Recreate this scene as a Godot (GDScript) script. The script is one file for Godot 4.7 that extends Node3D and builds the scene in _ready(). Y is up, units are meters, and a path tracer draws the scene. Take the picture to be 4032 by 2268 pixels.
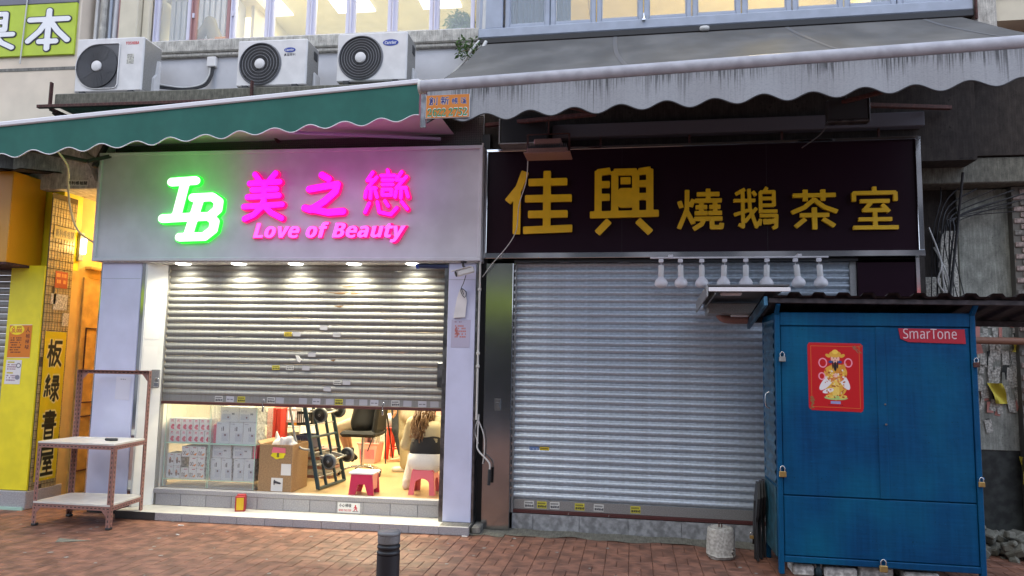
extends Node3D

const LF := Transform3D.IDENTITY
var RF := Transform3D(Basis(Vector3.UP, -0.03892), Vector3(-1.248, 0, 0))   # the right-hand shop front stands 2.2 degrees off the left one
var org := Vector3.ZERO
var names := {}
var M := {}
var rng := RandomNumberGenerator.new()

func numbered(p: Node, called: String) -> String:
	var k := str(p.get_instance_id()) + called
	var n: int = names.get(k, 0)
	names[k] = n + 1
	return called if n == 0 else "%s_%03d" % [called, n]

func thing(called: String, label: String, category: String, at: Vector3, frame := Transform3D.IDENTITY, group := "") -> Node3D:
	var o := Node3D.new()
	o.name = numbered(self, called)
	add_child(o)
	o.transform = frame * Transform3D(Basis(), at)
	org = at
	o.set_meta("label", label)
	o.set_meta("category", category)
	if group:
		o.set_meta("group", group)
	return o

func base_struct(called: String, at := Vector3.ZERO, frame := Transform3D.IDENTITY) -> Node3D:
	var o := Node3D.new()
	o.name = numbered(self, called)
	add_child(o)
	o.transform = frame * Transform3D(Basis(), at)
	org = at
	o.set_meta("kind", "structure")
	return o

func inst(called: String, mesh: Mesh, m: Material, parent: Node, xf := Transform3D.IDENTITY) -> MeshInstance3D:
	var o := MeshInstance3D.new()
	o.mesh = mesh
	o.material_override = m
	o.name = numbered(parent, called)
	parent.add_child(o)
	o.transform = xf
	return o

func part(called: String, st: SurfaceTool, m: Material, parent: Node) -> MeshInstance3D:
	st.generate_normals()
	var o := inst(called, st.commit(), m, parent)
	if called in ["slots", "hair_strands", "slits", "fins", "waist_gathers", "slat_end_clips", "leaves", "fan_wires", "file_row", "fan_blades"]:
		o.set_meta("kind", "stuff")
	return o

func dup(o: Node3D, label: String, at: Vector3, frame := Transform3D.IDENTITY) -> Node3D:
	var r: Node3D = o.duplicate()
	r.name = numbered(self, String(o.name).get_slice("_0", 0))
	add_child(r)
	r.transform = frame * Transform3D(o.transform.basis if frame == LF else Basis(), at)
	r.set_meta("label", label)
	return r

# ---------- shapes: every point is given in the metres of its facade; org is the base of the thing being built ----------
func S() -> SurfaceTool:
	var s := SurfaceTool.new()
	s.begin(Mesh.PRIMITIVE_TRIANGLES)
	s.set_smooth_group(-1)
	return s

func tri(st: SurfaceTool, a: Vector3, b: Vector3, c: Vector3, out: Vector3, ua := Vector2.ZERO, ub := Vector2.ZERO, uc := Vector2.ZERO) -> void:
	if (b - a).cross(c - a).dot(out) > 0.0:
		var t := b
		b = c
		c = t
		var u := ub
		ub = uc
		uc = u
	st.set_uv(ua)
	st.add_vertex(a - org)
	st.set_uv(ub)
	st.add_vertex(b - org)
	st.set_uv(uc)
	st.add_vertex(c - org)

func quad(st: SurfaceTool, a: Vector3, b: Vector3, c: Vector3, d: Vector3, out: Vector3) -> void:   # a top left, b top right, c bottom right, d bottom left for the print on it
	tri(st, a, b, c, out, Vector2(0, 0), Vector2(1, 0), Vector2(1, 1))
	tri(st, a, c, d, out, Vector2(0, 0), Vector2(1, 1), Vector2(0, 1))

func bx(st: SurfaceTool, c: Vector3, s: Vector3, bev := 0.0, b := Basis()) -> void:
	st.set_smooth_group(-1)
	var h := s * 0.5
	bev = minf(bev, minf(h.x, minf(h.y, h.z)) * 0.9)
	for ax in 3:
		var u := (ax + 1) % 3
		var v := (ax + 2) % 3
		for sg in [-1.0, 1.0]:
			var p := []
			for k in [[-1.0, -1.0], [1.0, -1.0], [1.0, 1.0], [-1.0, 1.0]]:
				var q := Vector3.ZERO
				q[ax] = sg * h[ax]
				q[u] = k[0] * (h[u] - bev)
				q[v] = k[1] * (h[v] - bev)
				p.append(c + b * q)
			var o := Vector3.ZERO
			o[ax] = sg
			quad(st, p[0], p[1], p[2], p[3], b * o)
		if bev > 0.0:
			for su in [-1.0, 1.0]:
				for sv in [-1.0, 1.0]:
					var p := []
					for k in [[0, -1.0], [0, 1.0], [1, 1.0], [1, -1.0]]:
						var q := Vector3.ZERO
						q[ax] = k[1] * (h[ax] - bev)
						q[u] = su * (h[u] - (bev if k[0] == 1 else 0.0))
						q[v] = sv * (h[v] - (bev if k[0] == 0 else 0.0))
						p.append(c + b * q)
					var o := Vector3.ZERO
					o[u] = su
					o[v] = sv
					quad(st, p[0], p[1], p[2], p[3], b * o)
	if bev > 0.0:
		for sx in [-1.0, 1.0]:
			for sy in [-1.0, 1.0]:
				for sz in [-1.0, 1.0]:
					var g := Vector3(sx, sy, sz)
					tri(st, c + b * (g * (h - Vector3(0, bev, bev))), c + b * (g * (h - Vector3(bev, 0, bev))), c + b * (g * (h - Vector3(bev, bev, 0))), b * g)

func piece(s: Vector3, bev: float) -> Mesh:   # a small block round 0 whose mesh many parts share
	var was := org
	org = Vector3.ZERO
	var st := S()
	bx(st, Vector3.ZERO, s, bev)
	st.generate_normals()
	org = was
	return st.commit()

func bb(st: SurfaceTool, x0: float, x1: float, y0: float, y1: float, z0: float, z1: float, bev := 0.0) -> void:
	bx(st, Vector3((x0 + x1) / 2, (y0 + y1) / 2, (z0 + z1) / 2), Vector3(x1 - x0, y1 - y0, z1 - z0), bev)

func bar(st: SurfaceTool, a: Vector3, b: Vector3, w: float, t: float, bev := 0.0, up := Vector3.UP) -> void:   # a straight bar of w (across) by t
	var y := (b - a).normalized()
	var x := up.cross(y)
	if x.length() < 0.01:
		x = Vector3.RIGHT.cross(y)
	if x.length() < 0.01:
		x = Vector3.BACK.cross(y)
	x = x.normalized()
	bx(st, (a + b) / 2, Vector3(w, a.distance_to(b), t), bev, Basis(x, y, x.cross(y)))

func tube(st: SurfaceTool, pts: Array, r: float, n := 8, caps := true) -> void:
	var rings := []
	var d0: Vector3 = (pts[1] - pts[0]).normalized()
	var u := d0.cross(Vector3.UP)
	if u.length() < 0.1:
		u = d0.cross(Vector3.RIGHT)
	u = u.normalized()
	for i in pts.size():
		var d: Vector3 = (pts[mini(i + 1, pts.size() - 1)] - pts[maxi(i - 1, 0)]).normalized()
		u = (u - d * u.dot(d)).normalized()
		var v := d.cross(u)
		var ring := []
		for k in n:
			var a := TAU * k / n
			ring.append(pts[i] + (u * cos(a) + v * sin(a)) * r)
		rings.append(ring)
	st.set_smooth_group(1)
	for i in pts.size() - 1:
		for k in n:
			var k2 := (k + 1) % n
			quad(st, rings[i][k], rings[i][k2], rings[i + 1][k2], rings[i + 1][k], (rings[i][k] + rings[i][k2] - pts[i] * 2))
	st.set_smooth_group(-1)
	if caps:
		for e in [0, pts.size() - 1]:
			var o: Vector3 = pts[e] - pts[1 if e == 0 else e - 1]
			for k in range(1, n - 1):
				tri(st, rings[e][0], rings[e][k], rings[e][k + 1], o)

func soft(pts: Array, n := 6) -> Array:   # a smooth line through the points
	var out := []
	for i in pts.size() - 1:
		var p0: Vector3 = pts[maxi(i - 1, 0)]
		var p3: Vector3 = pts[mini(i + 2, pts.size() - 1)]
		for k in n:
			out.append((pts[i] as Vector3).cubic_interpolate(pts[i + 1], p0, p3, float(k) / n))
	out.append(pts[-1])
	return out

func lathe(st: SurfaceTool, prof: Array, c: Vector3, n := 24, b := Basis()) -> void:   # prof: Vector2(radius, height), bottom to top, turned about b.y
	for i in prof.size() - 1:
		var p: Vector2 = prof[i]
		var q: Vector2 = prof[i + 1]
		if p.is_equal_approx(q):
			continue
		st.set_smooth_group(i + 2)
		for k in n:
			var a0 := TAU * k / n
			var a1 := TAU * (k + 1) / n
			var e0 := Vector3(cos(a0), 0, sin(a0))
			var e1 := Vector3(cos(a1), 0, sin(a1))
			var nrm := Vector3(q.y - p.y, p.x - q.x, 0)
			var o := b * (((e0 + e1) / 2).normalized() * nrm.x + Vector3.UP * nrm.y)
			var v0 := c + b * (e0 * p.x + Vector3.UP * p.y)
			var v1 := c + b * (e1 * p.x + Vector3.UP * p.y)
			var v2 := c + b * (e1 * q.x + Vector3.UP * q.y)
			var v3 := c + b * (e0 * q.x + Vector3.UP * q.y)
			if p.x > 1e-6:
				tri(st, v0, v1, v2 if q.x > 1e-6 else v3, o)
			if q.x > 1e-6:
				tri(st, v0, v2, v3, o)
	st.set_smooth_group(-1)

func smooth_lathe(st: SurfaceTool, prof: Array, c: Vector3, n := 24, b := Basis()) -> void:   # the same with one smooth surface
	st.set_smooth_group(3)
	var rings := []
	for p in prof:
		var ring := []
		for k in n:
			var a := TAU * k / n
			ring.append(c + b * Vector3(cos(a) * maxf(p.x, 0.0002), p.y, sin(a) * maxf(p.x, 0.0002)))
		rings.append(ring)
	for i in prof.size() - 1:
		var nrm := Vector2(prof[i + 1].y - prof[i].y, prof[i].x - prof[i + 1].x)
		for k in n:
			var a := TAU * (k + 0.5) / n
			var o := b * Vector3(cos(a) * nrm.x, nrm.y, sin(a) * nrm.x)
			var k2 := (k + 1) % n
			quad(st, rings[i][k], rings[i][k2], rings[i + 1][k2], rings[i + 1][k], o)
	st.set_smooth_group(-1)

func prism(st: SurfaceTool, poly: PackedVector2Array, o: Vector3, ex: Vector3, ey: Vector3, ez: Vector3) -> void:   # poly in (ex, ey), thick along ez
	st.set_smooth_group(-1)
	var idx := Geometry2D.triangulate_polygon(poly)
	for k in range(0, idx.size(), 3):
		var p := []
		for j in 3:
			var q := poly[idx[k + j]]
			p.append(o + ex * q.x + ey * q.y)
		tri(st, p[0], p[1], p[2], -ez)
		tri(st, p[0] + ez, p[1] + ez, p[2] + ez, ez)
	var cw := Geometry2D.is_polygon_clockwise(poly)
	for k in poly.size():
		var a := poly[k]
		var b := poly[(k + 1) % poly.size()]
		var nn := Vector2(b.y - a.y, a.x - b.x) * (-1.0 if cw else 1.0)
		var p0 := o + ex * a.x + ey * a.y
		var p1 := o + ex * b.x + ey * b.y
		quad(st, p0, p1, p1 + ez, p0 + ez, ex * nn.x + ey * nn.y)

func sheet(st: SurfaceTool, f: Callable, nu: int, nv: int, out: Vector3) -> void:   # a smooth surface f(u, v)
	st.set_smooth_group(5)
	for i in nu:
		for j in nv:
			var u0 := float(i) / nu
			var u1 := float(i + 1) / nu
			var v0 := float(j) / nv
			var v1 := float(j + 1) / nv
			var a: Vector3 = f.call(u0, v0)
			var b: Vector3 = f.call(u1, v0)
			var c: Vector3 = f.call(u1, v1)
			var d: Vector3 = f.call(u0, v1)
			tri(st, a, b, c, out, Vector2(u0, v0), Vector2(u1, v0), Vector2(u1, v1))
			tri(st, a, c, d, out, Vector2(u0, v0), Vector2(u1, v1), Vector2(u0, v1))
	st.set_smooth_group(-1)

# ---------- characters written as strokes in a box of 100 by 100 ----------
var G := {
	"ben": "12:10,26 90,26|50,5 50,96|48,28 32,54 9,77|52,28 70,54 92,77|33,79 68,79",
	"guo": "11:26,8 76,8 76,46 26,46 26,8|26,27 76,27|51,8 51,96|6,58 94,58|48,58 30,78 8,90|54,58 72,78 94,90",
	"mei": "12:28,6 38,17|74,4 62,17|17,24 84,21|24,37 78,35|14,51 84,48|51,22 51,62|7,70 92,66|50,60 46,72 30,86 10,94|52,68 68,82 92,93",
	"zhi": "15:44,8 58,16|18,38 78,28 74,44 52,64 22,82 10,78|22,80 60,88 92,86",
	"lian": "8:19,8 8,24 24,24|28,18 9,40 27,40|16,42 16,60|6,46 5,58|26,46 30,58|50,4 52,10|37,15 66,15|40,24 62,24|40,33 62,33|41,43 60,43 60,54 41,54 41,43|80,8 69,24 85,24|90,18 70,40 90,40|80,42 80,60|70,46 68,58|91,46 95,58|14,70 6,88|31,68 36,88 60,93 72,80|47,66 54,76|82,68 94,82",
	"jia": "12:28,5 20,28 4,48|17,32 17,97|36,20 90,20|62,5 62,45|31,45 97,45|36,69 91,69|62,52 62,92|29,93 98,91",
	"xing": "11:13,6 13,66|13,7 29,5|14,25 28,25|14,44 28,44|37,7 67,7|37,7 37,66|67,7 67,66|47,20 58,20|47,36 58,36 58,55 47,55 47,36|87,5 87,66|73,7 87,5|74,25 86,25|74,44 86,44|3,70 98,69|28,80 13,96|71,80 87,96",
	"shao": "11:6,32 10,44|23,6 22,50 5,93|36,28 31,42|23,56 36,82|46,15 92,15|69,4 69,29|42,30 97,30|43,45 65,45|54,38 54,58|41,59 66,59|73,45 94,45|84,38 84,58|71,59 97,59|40,72 98,72|60,72 55,84 38,95|77,72 77,92 97,92 98,84",
	"e": "9:26,5 7,15|2,31 49,31|22,12 22,92 13,87|3,64 34,54|36,5 38,50 52,92 58,82|45,11 51,19|52,50 27,80|76,2 71,10|62,12 92,12 92,44|62,12 62,60|62,27 92,27|62,43 92,43|62,57 98,57|61,67 97,67 96,93 89,96|61,76 59,88|71,76 72,86|80,76 81,86|88,76 89,84",
	"cha": "11:8,17 92,17|32,5 32,29|68,5 68,29|50,27 30,46 5,58|50,28 70,46 95,57|22,65 78,65|50,48 50,98|30,75 12,92|68,75 89,91",
	"shi": "10:50,2 50,12|6,15 94,15|6,15 6,33|94,15 94,33|20,34 80,34|44,35 27,55 74,55|66,43 79,58|50,57 50,92|16,76 84,76|4,95 97,95",
	"ban": "10:4,28 42,28|22,4 22,96|22,34 4,66|26,38 40,56|48,12 96,12|50,12 48,52 36,94|54,37 88,37 74,66 50,94|58,50 74,76 97,94",
	"lv": "9:24,3 7,23 27,23|32,14 7,44 36,42|20,46 20,74|6,56 2,75|34,54 39,70|52,10 88,10 86,35|50,23 88,23|44,37 97,37|70,37 70,91 60,88|46,48 58,58|43,84 62,67|93,46 78,58|74,62 97,87",
	"shu": "8:50,2 50,52|20,10 80,10 80,31|6,20 94,20|20,31 80,31|18,41 82,41|4,52 97,52|25,61 76,61 76,96 25,96 25,61|25,78 76,78",
	"wu": "9:14,8 88,8 88,27 14,27|14,8 14,50 3,96|26,41 95,41|52,41 36,58 78,57|70,48 84,63|30,75 88,75|58,58 58,94|18,95 98,95",
	"chuang": "8:24,4 3,28|26,4 48,24|16,27 36,27|14,36 38,36 38,58|14,47 38,47|14,36 14,60 4,94|14,58 38,58|16,70 38,70 38,92 16,92 16,70|62,20 62,70|90,4 90,94 78,88",
	"xin": "8:24,2 28,10|6,14 50,14|16,19 20,28|40,19 36,28|2,35 52,35|8,53 50,53|28,36 28,96|24,57 6,82|34,58 48,76|92,6 62,14 60,56 48,94|62,40 98,40|82,40 82,98",
	"zhang": "8:8,26 8,70|8,26 36,26 36,66|22,6 22,96|52,6 52,52|52,8 92,8|52,22 88,22|52,37 88,37|42,52 98,52|56,52 54,94 70,84|92,58 72,72|64,56 98,94",
	"peng": "7:16,2 6,16|14,10 40,10|26,10 30,18|60,2 50,16|58,10 90,10|74,10 78,18|8,30 14,38|4,50 16,50 8,78 30,90 98,94|52,24 34,44|40,32 78,32 54,52|48,38 92,54|40,58 88,58|42,68 86,68|36,79 92,79|64,54 64,89",
	"xiao": "10:50,5 50,92 40,86|26,36 8,70|72,34 92,68",
	"xin1": "10:12,44 6,80|30,32 34,84 62,90 72,74|46,14 54,30|78,32 94,62",
	"ti": "9:4,28 40,28|22,4 22,96|22,34 4,66|26,38 40,56|56,4 62,14|86,4 80,14|50,20 90,20 90,40 52,40 50,58 94,58 92,80|70,20 70,97|70,58 46,86",
	"ji": "9:24,3 7,23 27,23|32,14 7,44 36,42|20,46 20,74|6,56 2,75|34,54 39,70|50,10 88,10 78,40 96,40 80,70 50,96|58,12 56,54 42,94|60,46 76,74 98,94",
	"guo2": "9:8,6 92,6 92,94 8,94 8,6|22,28 78,28|26,42 48,42 48,60 26,60 26,42|22,76 54,72|60,14 64,58 80,84|76,54 54,84",
	"kai": "9:8,6 8,96|8,6 40,6 40,42 8,42|8,24 40,24|60,6 92,6 92,96|60,6 60,42 92,42|60,24 92,24|26,56 74,56|20,73 80,73|40,56 36,94|60,56 60,94",
	"li": "9:42,5 8,16|4,34 50,34|28,14 28,96|26,40 4,74|30,40 48,64|66,18 66,68|92,6 92,94 80,90",
	"ren": "10:50,6 46,44 10,94|50,40 64,70 94,94", "zu": "9:30,6 12,20|8,30 50,30|30,14 30,96|28,36 6,70|32,40 50,60|60,12 60,92|90,12 90,92|60,12 90,12|60,38 90,38|60,64 90,64|50,92 98,92",
	"logo": "13.5:17,10 52,8|37,10 27,62|7,65 46,63|50,34 78,33 88,40 87,52 76,62 50,63|60,34 46,90|76,63 84,70 82,82 70,92 34,93",
}

func strokes(key: String) -> Array:   # [half width, [PackedVector2Array, ...]]
	var s: String = G[key]
	var out := []
	for line in s.get_slice(":", 1).split("|"):
		var p := PackedVector2Array()
		for q in line.split(" "):
			p.append(Vector2(float(q.get_slice(",", 0)), float(q.get_slice(",", 1))))
		out.append(p)
	return [float(s.get_slice(":", 0)) / 2, out]

func stroke_field(key: String, n: int, extra := 0.0, flat_ends := true) -> PackedFloat32Array:   # (n + 1)^2 values over -10 .. 110, below zero inside a stroke
	var g := strokes(key)
	var w: float = g[0] + extra
	var f := PackedFloat32Array()
	f.resize((n + 1) * (n + 1))
	f.fill(50.0)
	var step := 120.0 / n
	for line in g[1]:
		for k in line.size() - 1:
			var a: Vector2 = line[k]
			var b: Vector2 = line[k + 1]
			var i0 := maxi(0, int((minf(a.x, b.x) - w - 4 + 10) / step))
			var i1 := mini(n, int((maxf(a.x, b.x) + w + 4 + 10) / step) + 1)
			var j0 := maxi(0, int((minf(a.y, b.y) - w - 4 + 10) / step))
			var j1 := mini(n, int((maxf(a.y, b.y) + w + 4 + 10) / step) + 1)
			for j in range(j0, j1 + 1):
				for i in range(i0, i1 + 1):
					var p := Vector2(i * step - 10, j * step - 10)
					var d := p.distance_to(Geometry2D.get_closest_point_to_segment(p, a, b)) - w
					if flat_ends and line[0] != line[-1]:
						var t := (p - a).dot((b - a).normalized())
						if k == 0:
							d = maxf(d, -t - w * 0.35)
						if k == line.size() - 2:
							d = maxf(d, t - a.distance_to(b) - w * 0.35)
					if d < f[j * (n + 1) + i]:
						f[j * (n + 1) + i] = d
	return f

func glyph(st: SurfaceTool, key: String, o: Vector3, ex: Vector3, ey: Vector3, ez: Vector3, n := 60, extra := 0.0, flat_ends := true) -> void:   # o: top left corner of the box, ex and ey its width and its height downwards, ez its thickness
	var f := stroke_field(key, n, extra, flat_ends)
	var step := 1.2 / n
	st.set_smooth_group(-1)
	for j in n:
		for i in n:
			var v := [f[j * (n + 1) + i], f[j * (n + 1) + i + 1], f[(j + 1) * (n + 1) + i + 1], f[(j + 1) * (n + 1) + i]]
			if v[0] > 0 and v[1] > 0 and v[2] > 0 and v[3] > 0:
				continue
			var c := [Vector2(i, j), Vector2(i + 1, j), Vector2(i + 1, j + 1), Vector2(i, j + 1)]
			var poly := []
			var edge := []
			for k in 4:
				var k2 := (k + 1) % 4
				if v[k] <= 0:
					poly.append(c[k])
				if (v[k] <= 0) != (v[k2] <= 0):
					var q: Vector2 = c[k].lerp(c[k2], v[k] / (v[k] - v[k2]))
					poly.append(q)
					edge.append(q)
			var w := []
			for q in poly:
				w.append(o + ex * (q.x * step - 0.1) + ey * (q.y * step - 0.1) + ez)
			for k in range(1, w.size() - 1):
				tri(st, w[0], w[k], w[k + 1], ez)
			if edge.size() == 2:
				var p0: Vector3 = o + ex * (edge[0].x * step - 0.1) + ey * (edge[0].y * step - 0.1)
				var p1: Vector3 = o + ex * (edge[1].x * step - 0.1) + ey * (edge[1].y * step - 0.1)
				var mid := Vector3.ZERO
				for q in w:
					mid += q
				quad(st, p0, p1, p1 + ez, p0 + ez, (p0 + p1) / 2 + ez - mid / w.size())

func text_mesh(text: String, height: float, depth: float, bold := true, font := "Droid Sans", shear := 0.0) -> ArrayMesh:   # capitals of that height; left end of the base line at 0, back at z 0
	var t := TextMesh.new()
	var sf := SystemFont.new()
	sf.font_names = PackedStringArray([font])
	sf.font_weight = 700 if bold else 400
	t.font = sf
	t.text = text
	t.font_size = 64
	t.pixel_size = height / 46.0
	t.depth = depth
	t.curve_step = 2.0
	t.horizontal_alignment = HORIZONTAL_ALIGNMENT_LEFT
	var a := t.surface_get_arrays(0)
	var v: PackedVector3Array = a[Mesh.ARRAY_VERTEX]
	var lo := INF
	var x0 := INF
	for p in v:
		x0 = minf(x0, p.x)
		lo = minf(lo, p.y)
	for i in v.size():
		var p := v[i]
		v[i] = Vector3(p.x - x0 + (p.y - lo) * shear, p.y - lo, p.z + depth / 2)
	a[Mesh.ARRAY_VERTEX] = v
	a[Mesh.ARRAY_TANGENT] = null
	var m := ArrayMesh.new()
	m.add_surface_from_arrays(Mesh.PRIMITIVE_TRIANGLES, a)
	return m

func lettering(called: String, text: String, width: float, height: float, depth: float, at: Vector3, m: Material, parent: Node, bold := true, font := "Droid Sans", shear := 0.0, b := Basis()) -> MeshInstance3D:   # fitted to width x height, lower left corner at «at»
	var tm := text_mesh(text, height, depth, bold, font, shear)
	var bx_ := tm.get_aabb()
	var xf := Transform3D(b * Basis().scaled(Vector3(width / bx_.size.x, height / bx_.size.y, 1)), at - org)
	return inst(called, tm, m, parent, xf)

# ---------- materials and computed textures ----------
func lin(r: float, g: float, b: float) -> Color:
	return Color(r, g, b).linear_to_srgb()

func tex(size: int, f: Callable) -> ImageTexture:   # f(u, v) -> Color as it is shown (sRGB)
	var im := Image.create(size, size, false, Image.FORMAT_RGB8)
	for y in size:
		for x in size:
			im.set_pixel(x, y, f.call(float(x) / size, float(y) / size))
	return ImageTexture.create_from_image(im)

func noise(sd: int, freq: float, oct := 4, type := FastNoiseLite.TYPE_SIMPLEX_SMOOTH) -> FastNoiseLite:
	var n := FastNoiseLite.new()
	n.seed = sd
	n.frequency = freq
	n.noise_type = type
	n.fractal_octaves = oct
	return n

func cloud(sd: int, freq: float, low: float, high: float, oct := 5, size := 256) -> ImageTexture:   # grey, seamless
	var im := noise(sd, freq / size, oct).get_seamless_image(size, size, false, false, 0.2)
	im.convert(Image.FORMAT_RGB8)
	for y in size:
		for x in size:
			var g := im.get_pixel(x, y).r
			g = lerpf(low, high, smoothstep(0.1, 0.9, g))
			im.set_pixel(x, y, Color(g, g, g))
	return ImageTexture.create_from_image(im)

func mat(key: String, r: float, g: float, b: float, rough := 0.7, metal := 0.0, t: Texture2D = null, per_m := 1.0, bump: Texture2D = null, bump_cm := 0.0) -> StandardMaterial3D:
	var m := StandardMaterial3D.new()
	m.resource_name = key
	m.albedo_color = lin(r, g, b)
	m.roughness = rough
	m.metallic = metal
	if t or bump:
		m.uv1_triplanar = true
		m.uv1_scale = Vector3.ONE * per_m
	if t:
		m.albedo_texture = t
	if bump:
		m.heightmap_enabled = true
		m.heightmap_texture = bump
		m.heightmap_scale = bump_cm
	M[key] = m
	return m

func glow(key: String, r: float, g: float, b: float, e: float, base := 0.6) -> StandardMaterial3D:
	var m := mat(key, base * minf(r, 1), base * minf(g, 1), base * minf(b, 1), 0.4)
	m.emission_enabled = true
	m.emission = lin(r, g, b)
	m.emission_energy_multiplier = e
	return m

func print_mat(key: String, im: Image, rough := 0.6) -> StandardMaterial3D:   # flat print, laid on by its own UVs
	var m := StandardMaterial3D.new()
	m.resource_name = key
	m.albedo_texture = ImageTexture.create_from_image(im)
	m.roughness = rough
	m.texture_repeat = false
	M[key] = m
	return m

func paint(w: int, h: int, c: Color) -> Image:
	var im := Image.create(w, h, false, Image.FORMAT_RGB8)
	im.fill(c)
	return im

func ink(im: Image, key: String, x: float, y: float, w: float, h: float, c: Color, extra := 0.0, n := 40) -> void:   # a character printed into an image
	var f := stroke_field(key, n, extra)
	for py in range(maxi(0, int(y - h * 0.1)), mini(im.get_height(), int(y + h * 1.1) + 1)):
		for px in range(maxi(0, int(x - w * 0.1)), mini(im.get_width(), int(x + w * 1.1) + 1)):
			var u := ((px - x) / w + 0.1) / 1.2 * n
			var v := ((py - y) / h + 0.1) / 1.2 * n
			if u < 0 or v < 0 or u >= n or v >= n:
				continue
			var i := int(u)
			var j := int(v)
			var d := lerpf(lerpf(f[j * (n + 1) + i], f[j * (n + 1) + i + 1], u - i), lerpf(f[(j + 1) * (n + 1) + i], f[(j + 1) * (n + 1) + i + 1], u - i), v - j)
			var cover := clampf(0.5 - d * w / 100.0, 0, 1)
			if cover > 0:
				im.set_pixel(px, py, im.get_pixel(px, py).lerp(c, cover))

func spot(im: Image, cx: float, cy: float, rx: float, ry: float, c: Color, turn := 0.0) -> void:
	var r := int(maxf(rx, ry)) + 2
	for y in range(maxi(0, int(cy) - r), mini(im.get_height(), int(cy) + r + 1)):
		for x in range(maxi(0, int(cx) - r), mini(im.get_width(), int(cx) + r + 1)):
			var p := Vector2(x - cx, y - cy).rotated(-turn)
			var d := Vector2(p.x / rx, p.y / ry).length()
			var cover := clampf((1.0 - d) * minf(rx, ry) + 0.5, 0, 1)
			if cover > 0:
				im.set_pixel(x, y, im.get_pixel(x, y).lerp(c, cover))

func small_print(im: Image, x: int, y: int, w: int, h: int, c: Color, rows: int, r: RandomNumberGenerator) -> void:   # rows of print too small to read
	var rh := h / float(rows)
	for k in rows:
		var px := x
		while px < x + w:
			var l := r.randi_range(2, 5)
			if r.randf() < 0.8:
				im.fill_rect(Rect2i(px, int(y + k * rh), mini(l, x + w - px), maxi(1, int(rh * 0.6))), c)
			px += l + r.randi_range(1, 2)

# ---------- bodies: a field of tapered capsules meshed as surface nets ----------
func body(st: SurfaceTool, bones: Array, cell: float, k := 0.03) -> void:   # bones: [a, b, radius at a, radius at b]
	var lo := Vector3.ONE * 1e9
	var hi := -lo
	for b in bones:
		var r := maxf(b[2], b[3]) + cell * 3
		lo = lo.min(b[0].min(b[1]) - Vector3.ONE * r)
		hi = hi.max(b[0].max(b[1]) + Vector3.ONE * r)
	var nx := int((hi.x - lo.x) / cell) + 2
	var ny := int((hi.y - lo.y) / cell) + 2
	var nz := int((hi.z - lo.z) / cell) + 2
	var f := PackedFloat32Array()
	f.resize(nx * ny * nz)
	f.fill(1.0)
	for b in bones:
		var a: Vector3 = b[0]
		var ab: Vector3 = b[1] - a
		var l2 := maxf(ab.length_squared(), 1e-9)
		var r := maxf(b[2], b[3]) + k + cell * 2
		var p0: Vector3 = (b[0].min(b[1]) - Vector3.ONE * r - lo) / cell
		var p1: Vector3 = (b[0].max(b[1]) + Vector3.ONE * r - lo) / cell
		for z in range(maxi(0, int(p0.z)), mini(nz, int(p1.z) + 2)):
			for y in range(maxi(0, int(p0.y)), mini(ny, int(p1.y) + 2)):
				for x in range(maxi(0, int(p0.x)), mini(nx, int(p1.x) + 2)):
					var p := lo + Vector3(x, y, z) * cell
					var t := clampf((p - a).dot(ab) / l2, 0, 1)
					var d: float = (p - a - ab * t).length() - lerpf(b[2], b[3], t)
					var i := (z * ny + y) * nx + x
					var o := f[i]
					var h := maxf(k - absf(o - d), 0.0) / k
					f[i] = minf(o, d) - h * h * k * 0.25
	var at := {}
	for z in nz - 1:
		for y in ny - 1:
			for x in nx - 1:
				var i := (z * ny + y) * nx + x
				var neg := 0
				for c in 8:
					if f[i + (c & 1) + (c >> 1 & 1) * nx + (c >> 2) * nx * ny] < 0:
						neg += 1
				if neg == 0 or neg == 8:
					continue
				var sum := Vector3.ZERO
				var cnt := 0
				for c in 8:
					for ax in 3:
						if c >> ax & 1:
							continue
						var c2 := c | 1 << ax
						var v0 := f[i + (c & 1) + (c >> 1 & 1) * nx + (c >> 2) * nx * ny]
						var v1 := f[i + (c2 & 1) + (c2 >> 1 & 1) * nx + (c2 >> 2) * nx * ny]
						if (v0 < 0) != (v1 < 0):
							var q := Vector3(c & 1, c >> 1 & 1, c >> 2)
							q[ax] += v0 / (v0 - v1)
							sum += q
							cnt += 1
				at[i] = lo + (Vector3(x, y, z) + sum / cnt) * cell
	st.set_smooth_group(7)
	var stp := [1, nx, nx * ny]
	for i in at:
		for ax in 3:
			var u: int = stp[(ax + 1) % 3]
			var v: int = stp[(ax + 2) % 3]
			var j: int = i + stp[ax]
			if j >= f.size() or (f[i] < 0) == (f[j] < 0):
				continue
			if at.has(i - u) and at.has(i - v) and at.has(i - u - v):
				var o := Vector3.ZERO
				o[ax] = 1.0 if f[i] < 0 else -1.0
				quad(st, at[i], at[i - u], at[i - u - v], at[i - v], o)
	st.set_smooth_group(-1)

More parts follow.
